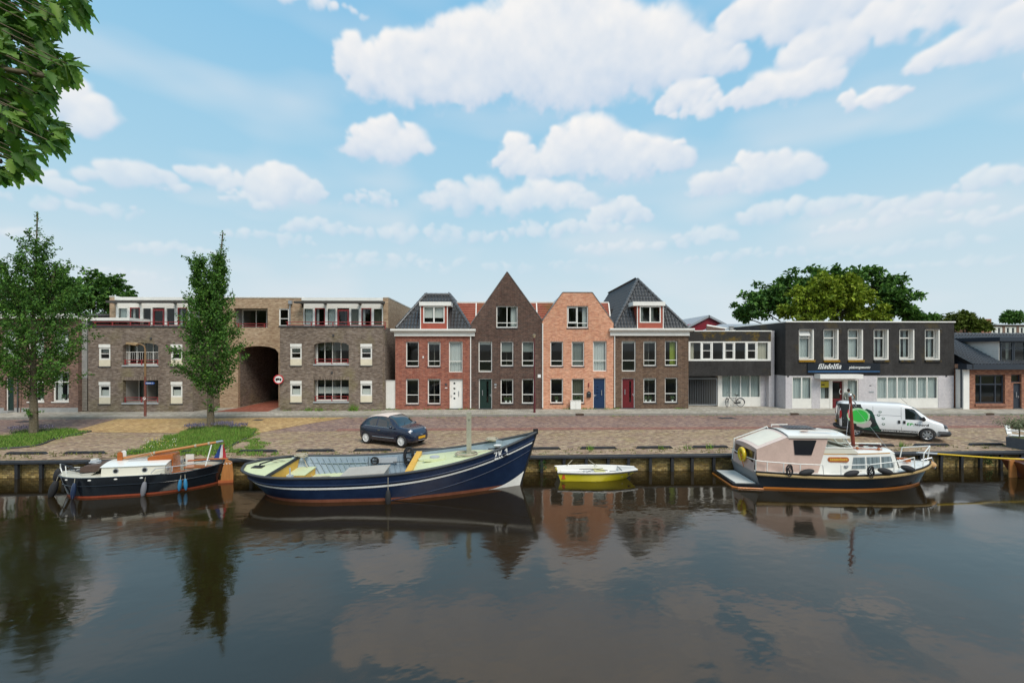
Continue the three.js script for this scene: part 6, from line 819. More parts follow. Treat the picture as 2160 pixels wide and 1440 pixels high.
// ---- open blue steel boat
{
  const B = boatAt('steel_work_boat', 'open dark blue steel boat with pale green decks and high pointed bow', -4.72, 19.3, 0.049), el = (t) => t < 0.2 ? Math.sqrt(1 - (1 - t / 0.2) ** 2) : t < 0.5 ? 1 : 1 - Math.pow((t - 0.5) / 0.5, 2.1);
  const yS = (t) => t < 0.3 ? 0.93 + 0.13 * ((0.3 - t) / 0.3) ** 2 : 0.93 + 1.25 * Math.pow((t - 0.3) / 0.7, 2.35);
  const P = lines({ xS: (t) => -5.9 + 11.65 * t, xW: (t) => -5.0 + 10.1 * t, yS, bS: (t) => 1.88 * el(t) + 0.01, bW: (t) => 1.72 * (t < 0.28 ? Math.sqrt(Math.max(0, 1 - (1 - t / 0.28) ** 2)) : t < 0.45 ? 1 : Math.pow(1 - Math.pow((t - 0.45) / 0.55, 1.7), 1.1)) + 0.005, p: 1.35, keel: 0.5 });
  hullSkin(P, 'hull', M.hullBlue, B, 0, 1); hullSkin(P, 'waterline_boot', M.bootRed, B, (t) => 0.7 * (1 - 0.12 / yS(t)), 0.78, 0, 1, 0.008, 3);
  const st = (a, b) => [(t) => 0.7 * a / yS(t), (t) => 0.7 * b / yS(t)]; { const [a, b] = st(0.36, 0.43); for (const s of [1, -1]) { const q = new GB(); q.add(hullSide(P, s, 0.005, 0.995, a, b, 48, 2, 0.02)); q.mesh('white_stripe', M.whitePaint, B); } } { const q = new GB(); for (const s of [1, -1]) q.add(new THREE.TubeGeometry(new THREE.CatmullRomCurve3(Array.from({ length: 41 }, (_, i) => { const t = i / 40; return P(t, 0.7 * 0.28 / yS(t), s, 0.015); })), 80, 0.035, 6)); q.mesh('rubbing_strake', M.hullBlue, B); }
  { const q = new GB(); for (const s of [1, -1]) q.add(new THREE.TubeGeometry(new THREE.CatmullRomCurve3(Array.from({ length: 31 }, (_, i) => { const t = 0.5 + 0.495 * i / 30; return P(t, 0.7 * lerp(1, 0.33, Math.pow(i / 30, 0.9)), s, 0.006); })), 60, 0.018, 5)); q.mesh('bow_knuckle', M.hullBlue, B); }
  { const q = new GB(); for (const s of [1, -1]) q.add(sheerTube(P, 0.055, 0, 1, s, 0.0, -0.01, 40)); q.mesh('gunwale', std({ color: lin(0.05, 0.055, 0.06), roughness: 0.6 }), B); }
  { const q = new GB(); for (const s of [1, -1]) q.add(gridSurf((u, v) => { const t = lerp(0.86, 1, u), yy = lerp(0, 0.62 * u * u, v); return P(t, 0.7 * (1 - yy / yS(t)), s, 0.012); }, 12, 4, s > 0)); q.mesh('white_bow_patch', M.whitePaint, B); }
  { const q = new GB(); q.tube([P(1, 0), P(1, 0.3), P(1, 0.7), P(1, 0.95)], 0.05, 6, 16); q.box(5.62, 5.82, 2.1, 2.32, -0.04, 0.04); q.mesh('stem', M.black, B); }
  const FL = 0.1, inn = (t, y, s, o = -0.07) => P(t, 0.7 * (1 - y / yS(t)), s, o); for (const s of [1, -1]) { const q = new GB(); q.add(gridSurf((u, v) => { const t = lerp(0.1, 0.62, u); return inn(t, lerp(yS(t) - 0.02, FL, v), s); }, 30, 6, s < 0)); q.mesh('inner_side', M.hullGrey, B); }
  for (let i = 0; i < 20; i++) for (const s of [1, -1]) { const t = 0.14 + i * 0.022, q = new GB(); q.bar([inn(t, yS(t) - 0.06, s, -0.1), inn(t, 0.5, s, -0.1), inn(t, FL + 0.05, s, -0.1)], 0.022, 4); q.mesh('frame_rib', M.hullGrey, B); }
  { const q = new GB(); q.add(new THREE.TubeGeometry(new THREE.CatmullRomCurve3(Array.from({ length: 9 }, (_, i) => { const p = P(0.15 + i * 0.028, 0.02, -1, -0.15); return V(p.x, p.y - 0.26, p.z); })), 20, 0.025, 5)); q.mesh('stringer', M.hullGrey, B); }
  put('hold_floor', metricUV(bare(gridSurf((u, v) => { const t = lerp(0.36, 0.62, u), p = inn(t, FL, 1, -0.05); return V(p.x, FL, (v * 2 - 1) * p.z); }, 14, 4, true))), M.hullGrey, B);
  put('cockpit_floor', metricUV(bare(gridSurf((u, v) => { const t = lerp(0.1, 0.375, u), p = inn(t, FL + 0.12, 1, -0.05); return V(p.x, FL + 0.12, (v * 2 - 1) * p.z); }, 16, 4, true))), M.deckMint, B);
  put('stern_deck', metricUV(bare(deckGeo(P, 0.004, 0.125, (t) => yS(t) - 0.06, 0.05, 0.04))), M.deckMint, B);
  { const x = P(0.125, 0).x, b = P(0.125, 0).z - 0.07, q = new GB(), kk = 1 - (FL + 0.12) / yS(0.1), bl = inn((x - lerp(-5.9, -5.0, kk)) / lerp(11.65, 10.1, kk), FL + 0.12, 1, -0.12).z; q.slab(V(x + 0.04, FL + 0.12, bl), V(x + 0.04, FL + 0.12, -bl), V(x + 0.04, yS(0.125) - 0.06, -b), V(x + 0.04, yS(0.125) - 0.06, b), 0.04); q.mesh('stern_bulkhead', M.yellowPaint, B); const c = new GB(); c.box(x - 0.06, x + 0.07, yS(0.125) - 0.07, yS(0.125), -b - 0.02, b + 0.02); c.mesh('deck_edge', M.black, B); const bx = new GB(); bx.box(x + 0.041, x + 0.75, FL + 0.121, FL + 0.42, -b * 0.9, -b * 0.1); bx.mesh('bench_locker', M.yellowPaint, B); const bt = new GB(); bt.box(x + 0.041, x + 0.78, FL + 0.421, FL + 0.45, -b * 0.92, -b * 0.08); bt.mesh('bench_top', M.deckMint, B); const en = new GB(); en.box(x + 0.35, x + 0.55, FL + 0.12, FL + 0.62, b * 0.25, b * 0.25 + 0.2); en.cyl(V(x + 0.45, FL + 0.62, b * 0.25 + 0.1), V(x + 0.45, FL + 0.9, b * 0.25 + 0.1), 0.03); en.mesh('tiller_post', M.greyPaint, B); }
  put('fore_deck', metricUV(bare(deckGeo(P, 0.567, 0.985, (t) => yS(t) - 0.13 - 0.42 * sstep(0.7, 1, t), 0.16, 0.07, 30))), M.deckMint, B);
  for (const s of [1, -1]) { const q = new GB(); q.add(gridSurf((u, v) => { const t = lerp(0.567, 0.985, u), yy = yS(t) - 0.15 - 0.42 * sstep(0.7, 1, t); return inn(t, lerp(yS(t) - 0.02, yy, v), s, -0.06 * (1 - u * u * 0.6)); }, 26, 3, s < 0)); q.mesh('bulwark', M.hullGrey, B); }
  { const x = P(0.567, 0).x, b = P(0.567, 0).z - 0.07, y = yS(0.567), q = new GB(); const bl = inn(0.567, FL, 1, -0.08).z; q.slab(V(x - 0.03, FL, -bl), V(x - 0.03, FL, bl), V(x - 0.03, y - 0.08, b), V(x - 0.03, y - 0.08, -b), 0.05); q.mesh('fore_bulkhead', M.hullGrey, B); const e = new GB(); e.box(x - 0.1, x + 0.14, y - 0.09, y + 0.03, -b - 0.03, b + 0.03); e.mesh('yellow_beam', M.yellowPaint, B); const cp = new GB(); cp.add(new THREE.CylinderGeometry(0.28, 0.28, 0.08, 16), new THREE.Matrix4().makeTranslation(x + 0.42, y - 0.02, -0.3)); cp.mesh('round_hatch', M.deckMint, B); }
  const dk = (t) => yS(t) - 0.13 - 0.42 * sstep(0.7, 1, t) + 0.07;
  { const x = P(0.64, 0).x, q = new GB(); q.box(x - 0.42, x + 0.42, dk(0.64), dk(0.64) + 0.1, -0.3, 0.3); const h = q.mesh('deck_hatch', M.deckMint, B); const v = new GB(); v.add(new THREE.CylinderGeometry(0.2, 0.2, 0.05, 16), new THREE.Matrix4().makeTranslation(x, dk(0.64) + 0.125, 0)); v.mesh('hatch_vent', M.greyPaint, h); }
  { const x = P(0.76, 0).x, q = new GB(); q.box(x - 0.1, x + 0.1, dk(0.76) - 0.03, dk(0.76) + 1.75, -0.08, 0.08); q.cyl(V(x + 0.02, dk(0.76) + 1.5, -0.12), V(x + 0.02, dk(0.76) + 1.5, 0.14), 0.03); q.mesh('mast_post', worn([160, 158, 140], 14), B); const r = new GB(); r.tube(coil(x - 0.1, dk(0.76) + 0.02, 0.05, 0.42, 4), 0.022, 5, 120); r.tube([V(x + 0.2, dk(0.76) + 0.03, -0.1), V(x + 0.9, dk(0.76) + 0.06, -0.5), V(x + 1.2, dk(0.8) + 0.05, -0.3), V(x + 1.5, dk(0.8) + 0.05, -0.6)], 0.022, 5, 30); r.mesh('rope_coil', M.rope, B); }
  { const x = P(0.86, 0).x, y = dk(0.86), q = new GB(); q.cyl(V(x, y, 0.35), V(x, y + 0.3, 0.35), 0.13, 0.1, 12); q.cyl(V(x - 0.38, y + 0.2, 0.3), V(x + 0.38, y + 0.26, 0.42), 0.025); q.mesh('bollard', M.black, B); const c = new GB(); c.add(new THREE.CylinderGeometry(0.16, 0.13, 0.06, 14), new THREE.Matrix4().makeTranslation(x, y + 0.33, 0.35)); c.mesh('bollard_cap', M.whitePaint, B); const pl = new GB(); pl.add(new THREE.CylinderGeometry(0.42, 0.42, 0.03, 20), new THREE.Matrix4().makeTranslation(x + 0.1, y + 0.01, 0.42)); pl.mesh('bollard_plate', M.tarred, B); const wb = new GB(); wb.box(P(0.87, 0).x - 0.14, P(0.87, 0).x + 0.14, dk(0.87), dk(0.87) + 0.32, -0.9, -0.72); wb.mesh('winch_box', M.hullGrey, B); }
  { const x0 = P(0.335, 0).x, x1 = P(0.47, 0).x, q = new GB(); q.prism([[x0, 0.2], [x1, 0.2], [x1, 0.72], [x0, 0.64]], -0.75, 0.55); q.mesh('engine_box', worn([168, 162, 152], 10), B); const l = new GB(); l.slab(V(x0 - 0.08, 0.66, 0.62), V(x1 + 0.06, 0.76, 0.62), V(x1 + 0.06, 0.76, -0.82), V(x0 - 0.08, 0.66, -0.82), 0.04); l.mesh('engine_lid', worn([176, 170, 160], 10), B); }
  { const x = P(0.43, 0).x, z = -P(0.43, 0).z + 0.2, q = new GB(); q.box(x - 0.35, x + 0.65, 0.62, 0.86, z - 0.04, z + 0.02); q.mesh('control_panel', M.greyPaint, B); for (const [dx, dy] of [[-0.3, 0.74], [1.15, 0.68]]) { const w = new GB(), to = new THREE.TorusGeometry(0.15, 0.035, 8, 20); to.translate(x + dx, dy, z + 0.08); w.add(to); w.box(x + dx - 0.15, x + dx + 0.15, dy - 0.02, dy + 0.02, z + 0.06, z + 0.1); w.mesh('control_wheel', M.black, B); } const p = new GB(); p.bar([V(x + 0.5, 0.68, z + 0.1), V(x + 1.1, 0.68, z + 0.1), V(x + 1.15, 0.12, z + 0.15)], 0.018); p.bar([V(x - 0.6, 0.9, z), V(x - 0.55, 0.4, z + 0.05), V(x - 0.3, 0.35, z + 0.1)], 0.012); p.mesh('pipework', M.ropeDark, B); }
  { const q = new GB(), x = P(0.235, 0).x; q.tube(coil(x, FL + 0.17, -0.55, 0.32, 3, true, 0.6), 0.02, 5, 120); q.tube([V(P(0.145, 0).x, 0.95, -1.55), V(P(0.17, 0).x, 0.5, -1.3), V(P(0.2, 0).x, 0.25, -0.9), V(x, FL + 0.2, -0.6)], 0.02, 5, 30); q.mesh('stern_rope', M.rope, B); const c = new GB(); c.tube(coil(P(0.13, 0).x + 0.1, 1.02, -1.5, 0.2, 4, true, 0.6), 0.025, 5, 120); c.mesh('rope_heap', M.rope, B); const e = new GB(); e.tube(coil(P(0.845, 0).x, yS(0.845) + 0.06, -1.02, 0.2, 4, true, 0.5), 0.03, 5, 120); e.mesh('rope_heap', M.rope, B); }
  { const p = P(0.53, 0, -1), q = new GB(); q.tube(coil(p.x, p.y - 0.12, p.z + 0.14, 0.36, 7, false, 0.35), 0.022, 5, 220); q.mesh('black_hose_coil', M.ropeDark, B); }
  { const tg = lettering('ZK 1', 0.26, 0.012, font, 0.05), t0 = 0.855, pa = P(t0, 0.12, 1, 0.03), pb = P(t0 + 0.07, 0.12, 1, 0.03); tg.computeBoundingBox(); tg.scale(0.95, 1.25, 1); const m = put('registration', tg, M.whitePlastic, B), d = pb.clone().sub(pa); m.position.copy(P(t0, 0.165, 1, 0.05)); m.rotation.set(0, Math.atan2(-d.z, d.x), 0); m.rotateZ(Math.atan2(d.y, Math.hypot(d.x, d.z))); m.rotateX(0.1); }
  { const k = P(0.03, 0), q = new GB(); q.bar([V(-5.3, 0.95, 0.25), V(-5.25, 1.1, 0.2), V(-4.9, 1.16, -0.4), V(-4.5, 1.1, -1.2)], 0.03); q.box(-5.5, -5.1, 1.0, 1.03, 0.1, 0.45); q.mesh('tiller', M.black, B); }
  const fp = P(0.51, 0, 1, 0.13); fender('long black fender hanging on the blue boat below the yellow beam', place(B, fp.x, 0.5, fp.z), 0.62, 0.105, M.blackRubber, [0, 0, 0], 0.45);
}
// ---- yellow dinghy
{
  const B = boatAt('dinghy', 'small yellow and white dinghy moored against the quay wall', 3.68, 20.75, 0.0), yS = (t) => 0.4 + 0.05 * (t - 0.35) ** 2, P = lines({ xS: (t) => -1.76 + 3.52 * t, xW: (t) => -1.62 + 2.95 * t, yS, bS: (t) => 0.7 * (t < 0.45 ? lerp(0.78, 1, Math.sin(t / 0.45 * 1.57)) : 1 - 0.62 * Math.pow((t - 0.45) / 0.55, 2.2)), bW: (t) => 0.6 * (t < 0.45 ? lerp(0.8, 1, t / 0.45) : 1 - Math.pow((t - 0.45) / 0.55, 2.0) * 0.98), p: 1.2, keel: 0.1 });
  M.dinghyYellow = gloss(0.82, 0.68, 0.025); M.dinghyWhite = gloss(0.76, 0.74, 0.7);
  hullSkin(P, 'hull', M.dinghyYellow, B, 0.1, 1); hullSkin(P, 'white_top', M.dinghyWhite, B, 0, 0.1, 0, 1, 0.004, 2); { const q = new GB(); for (const s of [1, -1]) q.add(sheerTube(P, 0.02, 0, 1, s, -0.055, 0.012)); q.mesh('black_rubber_strip', M.blackRubber, B); } { const q = new GB(); for (const s of [1, -1]) q.add(sheerTube(P, 0.03, 0, 1, s, 0, -0.02)); q.mesh('gunwale', M.dinghyWhite, B); }
  const face = (t, name) => { const q = new GB(), pts = []; for (let i = 0; i <= 8; i++) pts.push(P(t, i / 8 * 0.95, 1)); for (let i = 0; i < 8; i++) { const a = pts[i], b = pts[i + 1]; q.quad(V(a.x, a.y, -a.z), V(b.x, b.y, -b.z), b, a); } q.mesh(name, M.dinghyWhite, B); }; face(0, 'transom'); face(1, 'bow_face');
  { const q = new GB(); for (const s of [1, -1]) q.add(gridSurf((u, v) => { const t = lerp(0.02, 0.86, u); return P(t, 0.7 * (1 - lerp(yS(t), 0.08, v) / yS(t)), s, -0.05); }, 20, 4, s < 0)); q.add(gridSurf((u, v) => { const t = lerp(0.02, 0.86, u), p = P(t, 0.7 * (1 - 0.08 / yS(t)), 1, -0.03); return V(p.x, 0.08, (v * 2 - 1) * p.z); }, 20, 4, true)); q.mesh('inner_shell', M.dinghyWhite, B); }
  put('fore_deck', metricUV(bare(deckGeo(P, 0.8, 1, (t) => yS(t) + 0.0, 0.03, 0.02))), M.dinghyWhite, B); { const q = new GB(), x = P(0.8, 0).x; q.box(x - 0.02, x + 0.02, 0.14, 0.39, -0.36, 0.36); q.mesh('fore_bulkhead', M.dinghyWhite, B); }
  { const q = new GB(); for (const s of [1, -1]) q.box(-1.5, 0.5, 0.1, 0.25, s * 0.3, s * 0.47); q.mesh('side_seats', M.dinghyWhite, B); const c = new GB(); c.box(-0.5, -0.08, 0.08, 0.29, -0.3, 0.3); c.mesh('centre_box', M.dinghyWhite, B); const y = new GB(); y.box(-0.06, 0.42, 0.24, 0.29, -0.54, 0.54); y.mesh('yellow_thwart', gloss(0.72, 0.66, 0.22), B); const r = new GB(); r.bar([V(-0.7, 0.33, -0.2), V(-0.3, 0.4, 0), V(0.5, 0.34, 0.05)], 0.015); r.bar([V(-0.5, 0.3, 0.2), V(-0.1, 0.4, 0.1), V(0.35, 0.36, -0.25)], 0.012); r.bar([V(0.55, 0.1, 0.25), V(0.55, 0.36, 0.25), V(0.8, 0.36, 0.25)], 0.012); r.mesh('tangled_rigging', M.ropeDark, B); }
  { const o = std({ color: lin(0.6, 0.1, 0.02), roughness: 0.6 }), q = new GB(); for (let i = 0; i < 4; i++) q.box(1.25 + i * 0.07, 1.29 + i * 0.07, 0.425, 0.43, -0.1 - (i % 2) * 0.05, 0.16); q.box(1.25, 1.5, 0.425, 0.429, -0.02, 0.03); q.mesh('orange_deck_mark', o, B); const tg = lettering('ei', 0.13, 0.006), m = put('side_mark', tg, M.ropeDark, B), p = P(0.9, 0.22, 1, 0.012), p2 = P(0.96, 0.22, 1, 0.012); m.position.copy(p); m.position.y -= 0.07; m.rotation.y = Math.atan2(-(p2.z - p.z), p2.x - p.x); const k = new GB(); k.box(-0.05, 0.05, -0.09, 0.09, 0, 0.006); k.box(-0.08, 0.08, -0.1, -0.05, 0, 0.005); const km = k.mesh('orange_side_mark', o, B), pk = P(0.06, 0.32, 1, 0.014); km.position.copy(pk); km.rotation.y = -0.15; }
  const q = new GB(), A = place(B, -1.2, 0.42, -0.55), C = V(X(1221, -22.2), -0.33, quayZ(3) - 0.6), D = place(B, 0.15, 0.4, -0.5); q.bar([A, C, D], 0.014, 5); q.tube([C, V(C.x - 1.4, -0.32, C.z + 0.15), V(C.x - 2.6, -0.31, C.z + 0.05), V(C.x - 4, -0.33, C.z)], 0.014, 5, 24); tag(q.mesh('mooring_rope', M.rope), 'pale mooring rope from the yellow dinghy to the quay', 'rope');
}
// ---- motor cruiser
M.canvas = worn([196, 170, 158], 8, { roughness: 0.9 }); M.canvasPale = worn([216, 196, 186], 6, { roughness: 0.9 });
{
  const B = boatAt('motor_cruiser', 'white and black motor cruiser with beige canvas tent and rope fender', 13.42, 20.22, -0.075), yS = (t) => 0.56 + 0.1 * (1 - t) ** 3 + 0.33 * Math.pow(Math.max(0, t - 0.25) / 0.75, 2.2);
  const P = lines({ xS: (t) => -3.5 + 7.75 * t, xW: (t) => -3.3 + 7.1 * t, yS, bS: (t) => 1.42 * (t < 0.4 ? lerp(0.84, 1, Math.sin(t / 0.4 * 1.57)) : Math.pow(1 - Math.pow((t - 0.4) / 0.6, 2.6), 0.75)) + 0.01, bW: (t) => 1.36 * (t < 0.4 ? lerp(0.88, 1, t / 0.4) : Math.pow(1 - Math.pow((t - 0.4) / 0.6, 2.1), 0.9)) + 0.005, p: 1.5, keel: 0.4 });
  M.waterOrange = gloss(0.5, 0.16, 0.02); hullSkin(P, 'hull', M.hullBlack, B); hullSkin(P, 'orange_waterline', M.waterOrange, B, (t) => 0.7 * (1 - 0.075 / yS(t)), 0.74, 0, 1, 0.008, 2);
  { const q = new GB(), pts = []; for (let i = 0; i <= 8; i++) pts.push(P(0, i / 8 * 0.95, 1)); for (let i = 0; i < 8; i++) q.quad(V(pts[i].x, pts[i].y, -pts[i].z), V(pts[i + 1].x, pts[i + 1].y, -pts[i + 1].z), pts[i + 1], pts[i]); q.mesh('transom', std({ color: lin(0.2, 0.2, 0.2), roughness: 0.6 }), B); }
  // twisted rope fender right round the sheer
  { const q = new GB(); for (const s of [1, -1]) for (let k = 0; k < 3; k++) { const pts = []; for (let i = 0; i <= 420; i++) { const t = i / 420, p = P(t, 0.05, s, 0.04), a = i * 0.62 + k * 2.094; pts.push(V(p.x, p.y - 0.03 + Math.cos(a) * 0.03, p.z + s * Math.sin(a) * 0.03)); } q.add(new THREE.TubeGeometry(new THREE.CatmullRomCurve3(pts), 840, 0.03, 5)); } q.mesh('rope_fender', std({ color: lin(0.42, 0.3, 0.14), roughness: 1 }), B); const b = new GB(); b.ball(P(1, 0.1).add(V(0.05, 0, 0)), 0.2, 1.1, 0.8, 1.2); b.mesh('bow_fender', std({ color: lin(0.5, 0.3, 0.14), roughness: 1 }), B); }
  { const q = new GB(); for (const s of [1, -1]) q.add(sheerTube(P, 0.03, 0, 1, s, 0.03, 0.015)); q.mesh('black_cap_rail', M.blackRubber, B); }
  put('deck', metricUV(bare(deckGeo(P, 0, 1, (t) => yS(t) + 0.01, 0.0, 0.03, 36))), M.boatWhite, B);
  // bathing platform
  { const q = new GB(), pr = [[-4.35, -1.05], [-4.2, -1.2], [-3.25, -1.32], [-3.25, 1.32], [-4.2, 1.2], [-4.35, 1.05]]; q.prism(pr.map(([a, c]) => [a, c]), 0.0, 0.16); const g = q.geo(false); g.rotateX(-Math.PI / 2); put('swim_platform', metricUV(g), M.hullBlack, B); const w = new GB(); w.box(-4.22, -3.42, 0.162, 0.178, -1.02, 1.02); w.mesh('platform_tread', M.boatWhite, B); const o = new GB(); o.bar([V(-3.25, 0.02, 1.33), V(-4.2, 0.02, 1.22), V(-4.37, 0.02, 1.06), V(-4.37, 0.02, -1.06), V(-4.2, 0.02, -1.22)], 0.035); o.mesh('platform_strip', M.waterOrange, B); }
  // forward trunk cabin with three windows a side
  const hw = (x) => lerp(1.03, 0.62, clamp((x + 0.2) / 2.7) ** 1.6), top = 1.4, cb = (x) => clamp((x - 2.0) / 0.62);
  const side = (s, x0, x1, y0, y1, out = 0) => gridSurf((u, v) => { const x = lerp(x0, x1, u), yy = lerp(y0, y1, v), k = (yy - 0.6) / 0.8; return V(x + (u === 1 ? -0.18 * k : 0), yy, s * (hw(x) - 0.07 * k + out)); }, 14, 2, s < 0);
  { const q = new GB(); for (const s of [1, -1]) q.add(side(s, -2.05, 2.55, 0.5, top)); q.add(gridSurf((u, v) => { const x = lerp(-0.4, 2.42, u), w = v * 2 - 1; return V(x, top + 0.13 * (1 - w * w) - 0.07 * u * u, w * (hw(x) - 0.07)); }, 14, 8, true)); q.add(gridSurf((u, v) => { const w = v * 2 - 1; return V(lerp(2.38, 2.62, u), lerp(top - 0.07 + 0.13 * (1 - w * w), 0.62, u), w * lerp(hw(2.38) - 0.07, hw(2.6), u)); }, 4, 6, true)); q.mesh('trunk_cabin', M.boatWhite, B); }
  { const q = new GB(); for (const s of [1, -1]) q.add(side(s, -1.2, 2.4, top - 0.05, top - 0.015, 0.012)); q.mesh('orange_stripe', std({ color: lin(0.55, 0.28, 0.08), roughness: 0.5 }), B); }
  for (const s of [1, -1]) for (const [x0, x1, sl] of [[0.42, 1.0, 1], [1.09, 1.66, 0], [1.75, 2.3, -1]]) { // rubber-framed windows with drawn curtains
    const y0 = 0.79, y1 = 1.22, P2 = (u, v, o) => { const x = lerp(x0 + (sl === 1 ? 0.1 * v : 0), x1 - (sl === -1 ? 0.12 * v : 0), u), yy = lerp(y0, y1, v); return V(x, yy, s * (hw(x) - 0.07 * (yy - 0.6) / 0.8 + o)); };
    const fr = put('cabin_window', metricUV(bare(gridSurf((u, v) => P2(u * 1.06 - 0.03, v * 1.1 - 0.05, 0.006), 8, 4, s < 0))), std({ color: lin(0.35, 0.36, 0.37), roughness: 0.5 }), B); put('curtain', metricUV(bare(gridSurf((u, v) => P2(u, v, 0.012 + 0.003 * Math.sin(u * 70)), 60, 2, s < 0))), M.cabinCurtain, fr); put('pane', metricUV(bare(gridSurf((u, v) => P2(u, v, 0.02), 8, 2, s < 0))), M.glass, fr);
  }
  // wheelhouse: coaming, windscreen, hard roof
  { const q = new GB(); for (const s of [1, -1]) q.add(gridSurf((u, v) => V(lerp(-0.95, lerp(0.72, 0.42, v), u), lerp(top - 0.012, 1.62, v), s * lerp(hw(0) - 0.06, 0.95, v)), 4, 2, s < 0)); q.add(gridSurf((u, v) => V(lerp(0.72, 0.42, v), lerp(top, 1.62, v), (u * 2 - 1) * 0.95), 6, 2, false)); q.mesh('wheelhouse_coaming', M.boatCream, B); }
  { const q = new GB(), bar = (a, b) => q.cyl(a, b, 0.028, 0.028, 6); for (const s of [1, -1]) { bar(V(0.46, 1.62, s * 0.95), V(0.14, 2.06, s * 0.93)); bar(V(-0.62, 1.62, s * 0.95), V(-0.5, 2.06, s * 0.93)); bar(V(-0.62, 1.62, s * 0.95), V(0.46, 1.62, s * 0.95)); } bar(V(0.46, 1.62, 0), V(0.14, 2.06, 0)); bar(V(0.46, 1.62, -0.95), V(0.46, 1.62, 0.95)); q.mesh('windscreen_frame', M.boatWhite, B); for (const s of [1, -1]) { const p = new GB(); p.quad(V(-0.6, 1.63, s * 0.95), V(0.44, 1.63, s * 0.95), V(0.14, 2.05, s * 0.93), V(-0.5, 2.05, s * 0.93)); p.mesh('side_pane', M.glass, B); const w = new GB(); w.quad(V(0.45, 1.63, s * 0.93), V(0.45, 1.63, s * 0.02), V(0.14, 2.05, s * 0.02), V(0.14, 2.05, s * 0.92)); w.mesh('windscreen_pane', M.glass, B); } }
  { const q = new GB(); const rf = (h) => gridSurf((u, v) => { const w = v * 2 - 1, x = lerp(-2.12, 0.3, u); return V(x, 2.06 + h + 0.13 * (1 - w * w) - 0.05 * u * u, w * lerp(1.03, 0.98, u)); }, 8, 10, true); q.add(rf(0.05)); q.add(rf(0)); q.add(new THREE.TubeGeometry(new THREE.CatmullRomCurve3([V(-2.12, 2.08, -1.03), V(-2.12, 2.08, 1.03)]), 2, 0.01, 4)); for (const s of [1, -1]) q.box(-2.12, 0.3, 2.02, 2.11, s * 0.98, s * 1.04); q.prism([[-1, 0], [1, 0], [1, 0.09], [-1, 0.09]], 0.26, 0.31); const gg = q.p.pop(); gg.rotateY(Math.PI / 2); gg.translate(0, 2.02, 0); q.p.push(gg); q.mesh('hard_roof', M.boatWhite, B); }
  { const q = new GB(); q.box(-1.7, -0.55, 2.26, 2.29, -0.55, 0.2); const s = q.mesh('solar_panel', gloss(0.02, 0.025, 0.05, { roughness: 0.15 }), B); const f = new GB(); for (let i = 0; i <= 8; i++) f.box(-1.72 + i * 0.146, -1.7 + i * 0.146, 2.291, 2.296, -0.56, 0.21); for (let i = 0; i <= 4; i++) f.box(-1.72, -0.53, 2.291, 2.296, -0.56 + i * 0.19, -0.545 + i * 0.19); f.mesh('panel_grid', M.steel, s); const r = new GB(); r.bar([V(-1.5, 2.22, 0.72), V(-1.5, 2.28, 0.72), V(0.0, 2.24, 0.74), V(0.0, 2.18, 0.74)], 0.02); r.bar([V(-1.9, 2.2, -0.8), V(-1.9, 2.28, -0.8), V(-1.2, 2.3, -0.8)], 0.018); r.mesh('roof_rail', M.boatWhite, B); const k = new GB(); k.box(-1.4, -1.1, 2.22, 2.28, 0.55, 0.63); k.bar([V(-1.3, 2.26, 0.6), V(-0.2, 2.24, 0.66)], 0.02); k.mesh('boat_hook', M.varnish, B); }
  // cockpit tent
  const T = { A: V(-3.38, 1.55, -1.0), Bq: V(-3.38, 1.55, 1.0), C: V(-2.1, 2.05, 1.02), D: V(-2.1, 2.05, -1.02) };
  { const rfq = (u, v) => { const w = v * 2 - 1; return V(lerp(-3.38, -2.1, u), lerp(1.55, 2.06, u) + 0.13 * (1 - w * w) * lerp(0.55, 1, u), w * 1.02); }; put('tent_roof', metricUV(bare(gridSurf(rfq, 8, 10, true))), M.canvasPale, B); const p = gridSurf((u, v) => { const q = rfq(lerp(0.12, 0.9, u), lerp(0.1, 0.9, v)); q.y += 0.006; return q; }, 6, 8, true); put('tent_roof_panel', metricUV(bare(p)), worn([228, 222, 206], 5, { roughness: 0.6 }), B);
    const q = new GB(); for (const s of [1, -1]) { q.add(gridSurf((u, v) => V(lerp(-3.38, -2.1, u), lerp(0.62, lerp(1.55, 2.05, u), v), s * (1.02 + 0.012 * Math.sin(u * 9 + v * 4) * (1 - v))), 12, 8, s < 0)); q.add(gridSurf((u, v) => V(lerp(-2.1, lerp(-0.95, -0.5, v), u), lerp(0.62, 2.05, v), s * (1.04 - 0.06 * v)), 8, 8, s < 0)); } q.add(gridSurf((u, v) => V(-3.38 - 0.12 * (1 - v), lerp(0.62, 1.55 + 0.07 * (1 - (u * 2 - 1) ** 2), v), (1 - u * 2) * 1.02), 8, 6, true)); q.mesh('cockpit_tent', M.canvas, B);
    const wn = std({ color: lin(0.014, 0.014, 0.018), roughness: 0.12 }); for (const s of [1, -1]) { const a = new GB(); a.quad(V(-1.86, 1.34, s * 1.035), V(-1.2, 1.33, s * 1.035), V(-0.98, 1.93, s * 1.0), V(-1.9, 1.93, s * 1.0)); a.mesh('tent_window', wn, B); } const b = new GB(); b.quad(V(-3.455, 0.98, -0.92), V(-3.455, 0.98, 0.9), V(-3.41, 1.42, 0.9), V(-3.41, 1.42, -0.92)); b.mesh('tent_window', wn, B); const ft = new GB(); ft.bar([V(-3.44, 0.65, -1.05), V(-3.42, 1.6, -1.05), V(-2.15, 2.2, -0.7), V(-2.1, 2.1, -0.6)], 0.025); ft.mesh('tent_bow', M.boatWhite, B); }
  // railings
  const rl = new GB(), bar = (pts, r = 0.02) => rl.bar(pts, r, 6); const pt = (t, h, s, inn = 0.07) => { const p = P(t, 0, s, -inn); return V(p.x, p.y + h, p.z); };
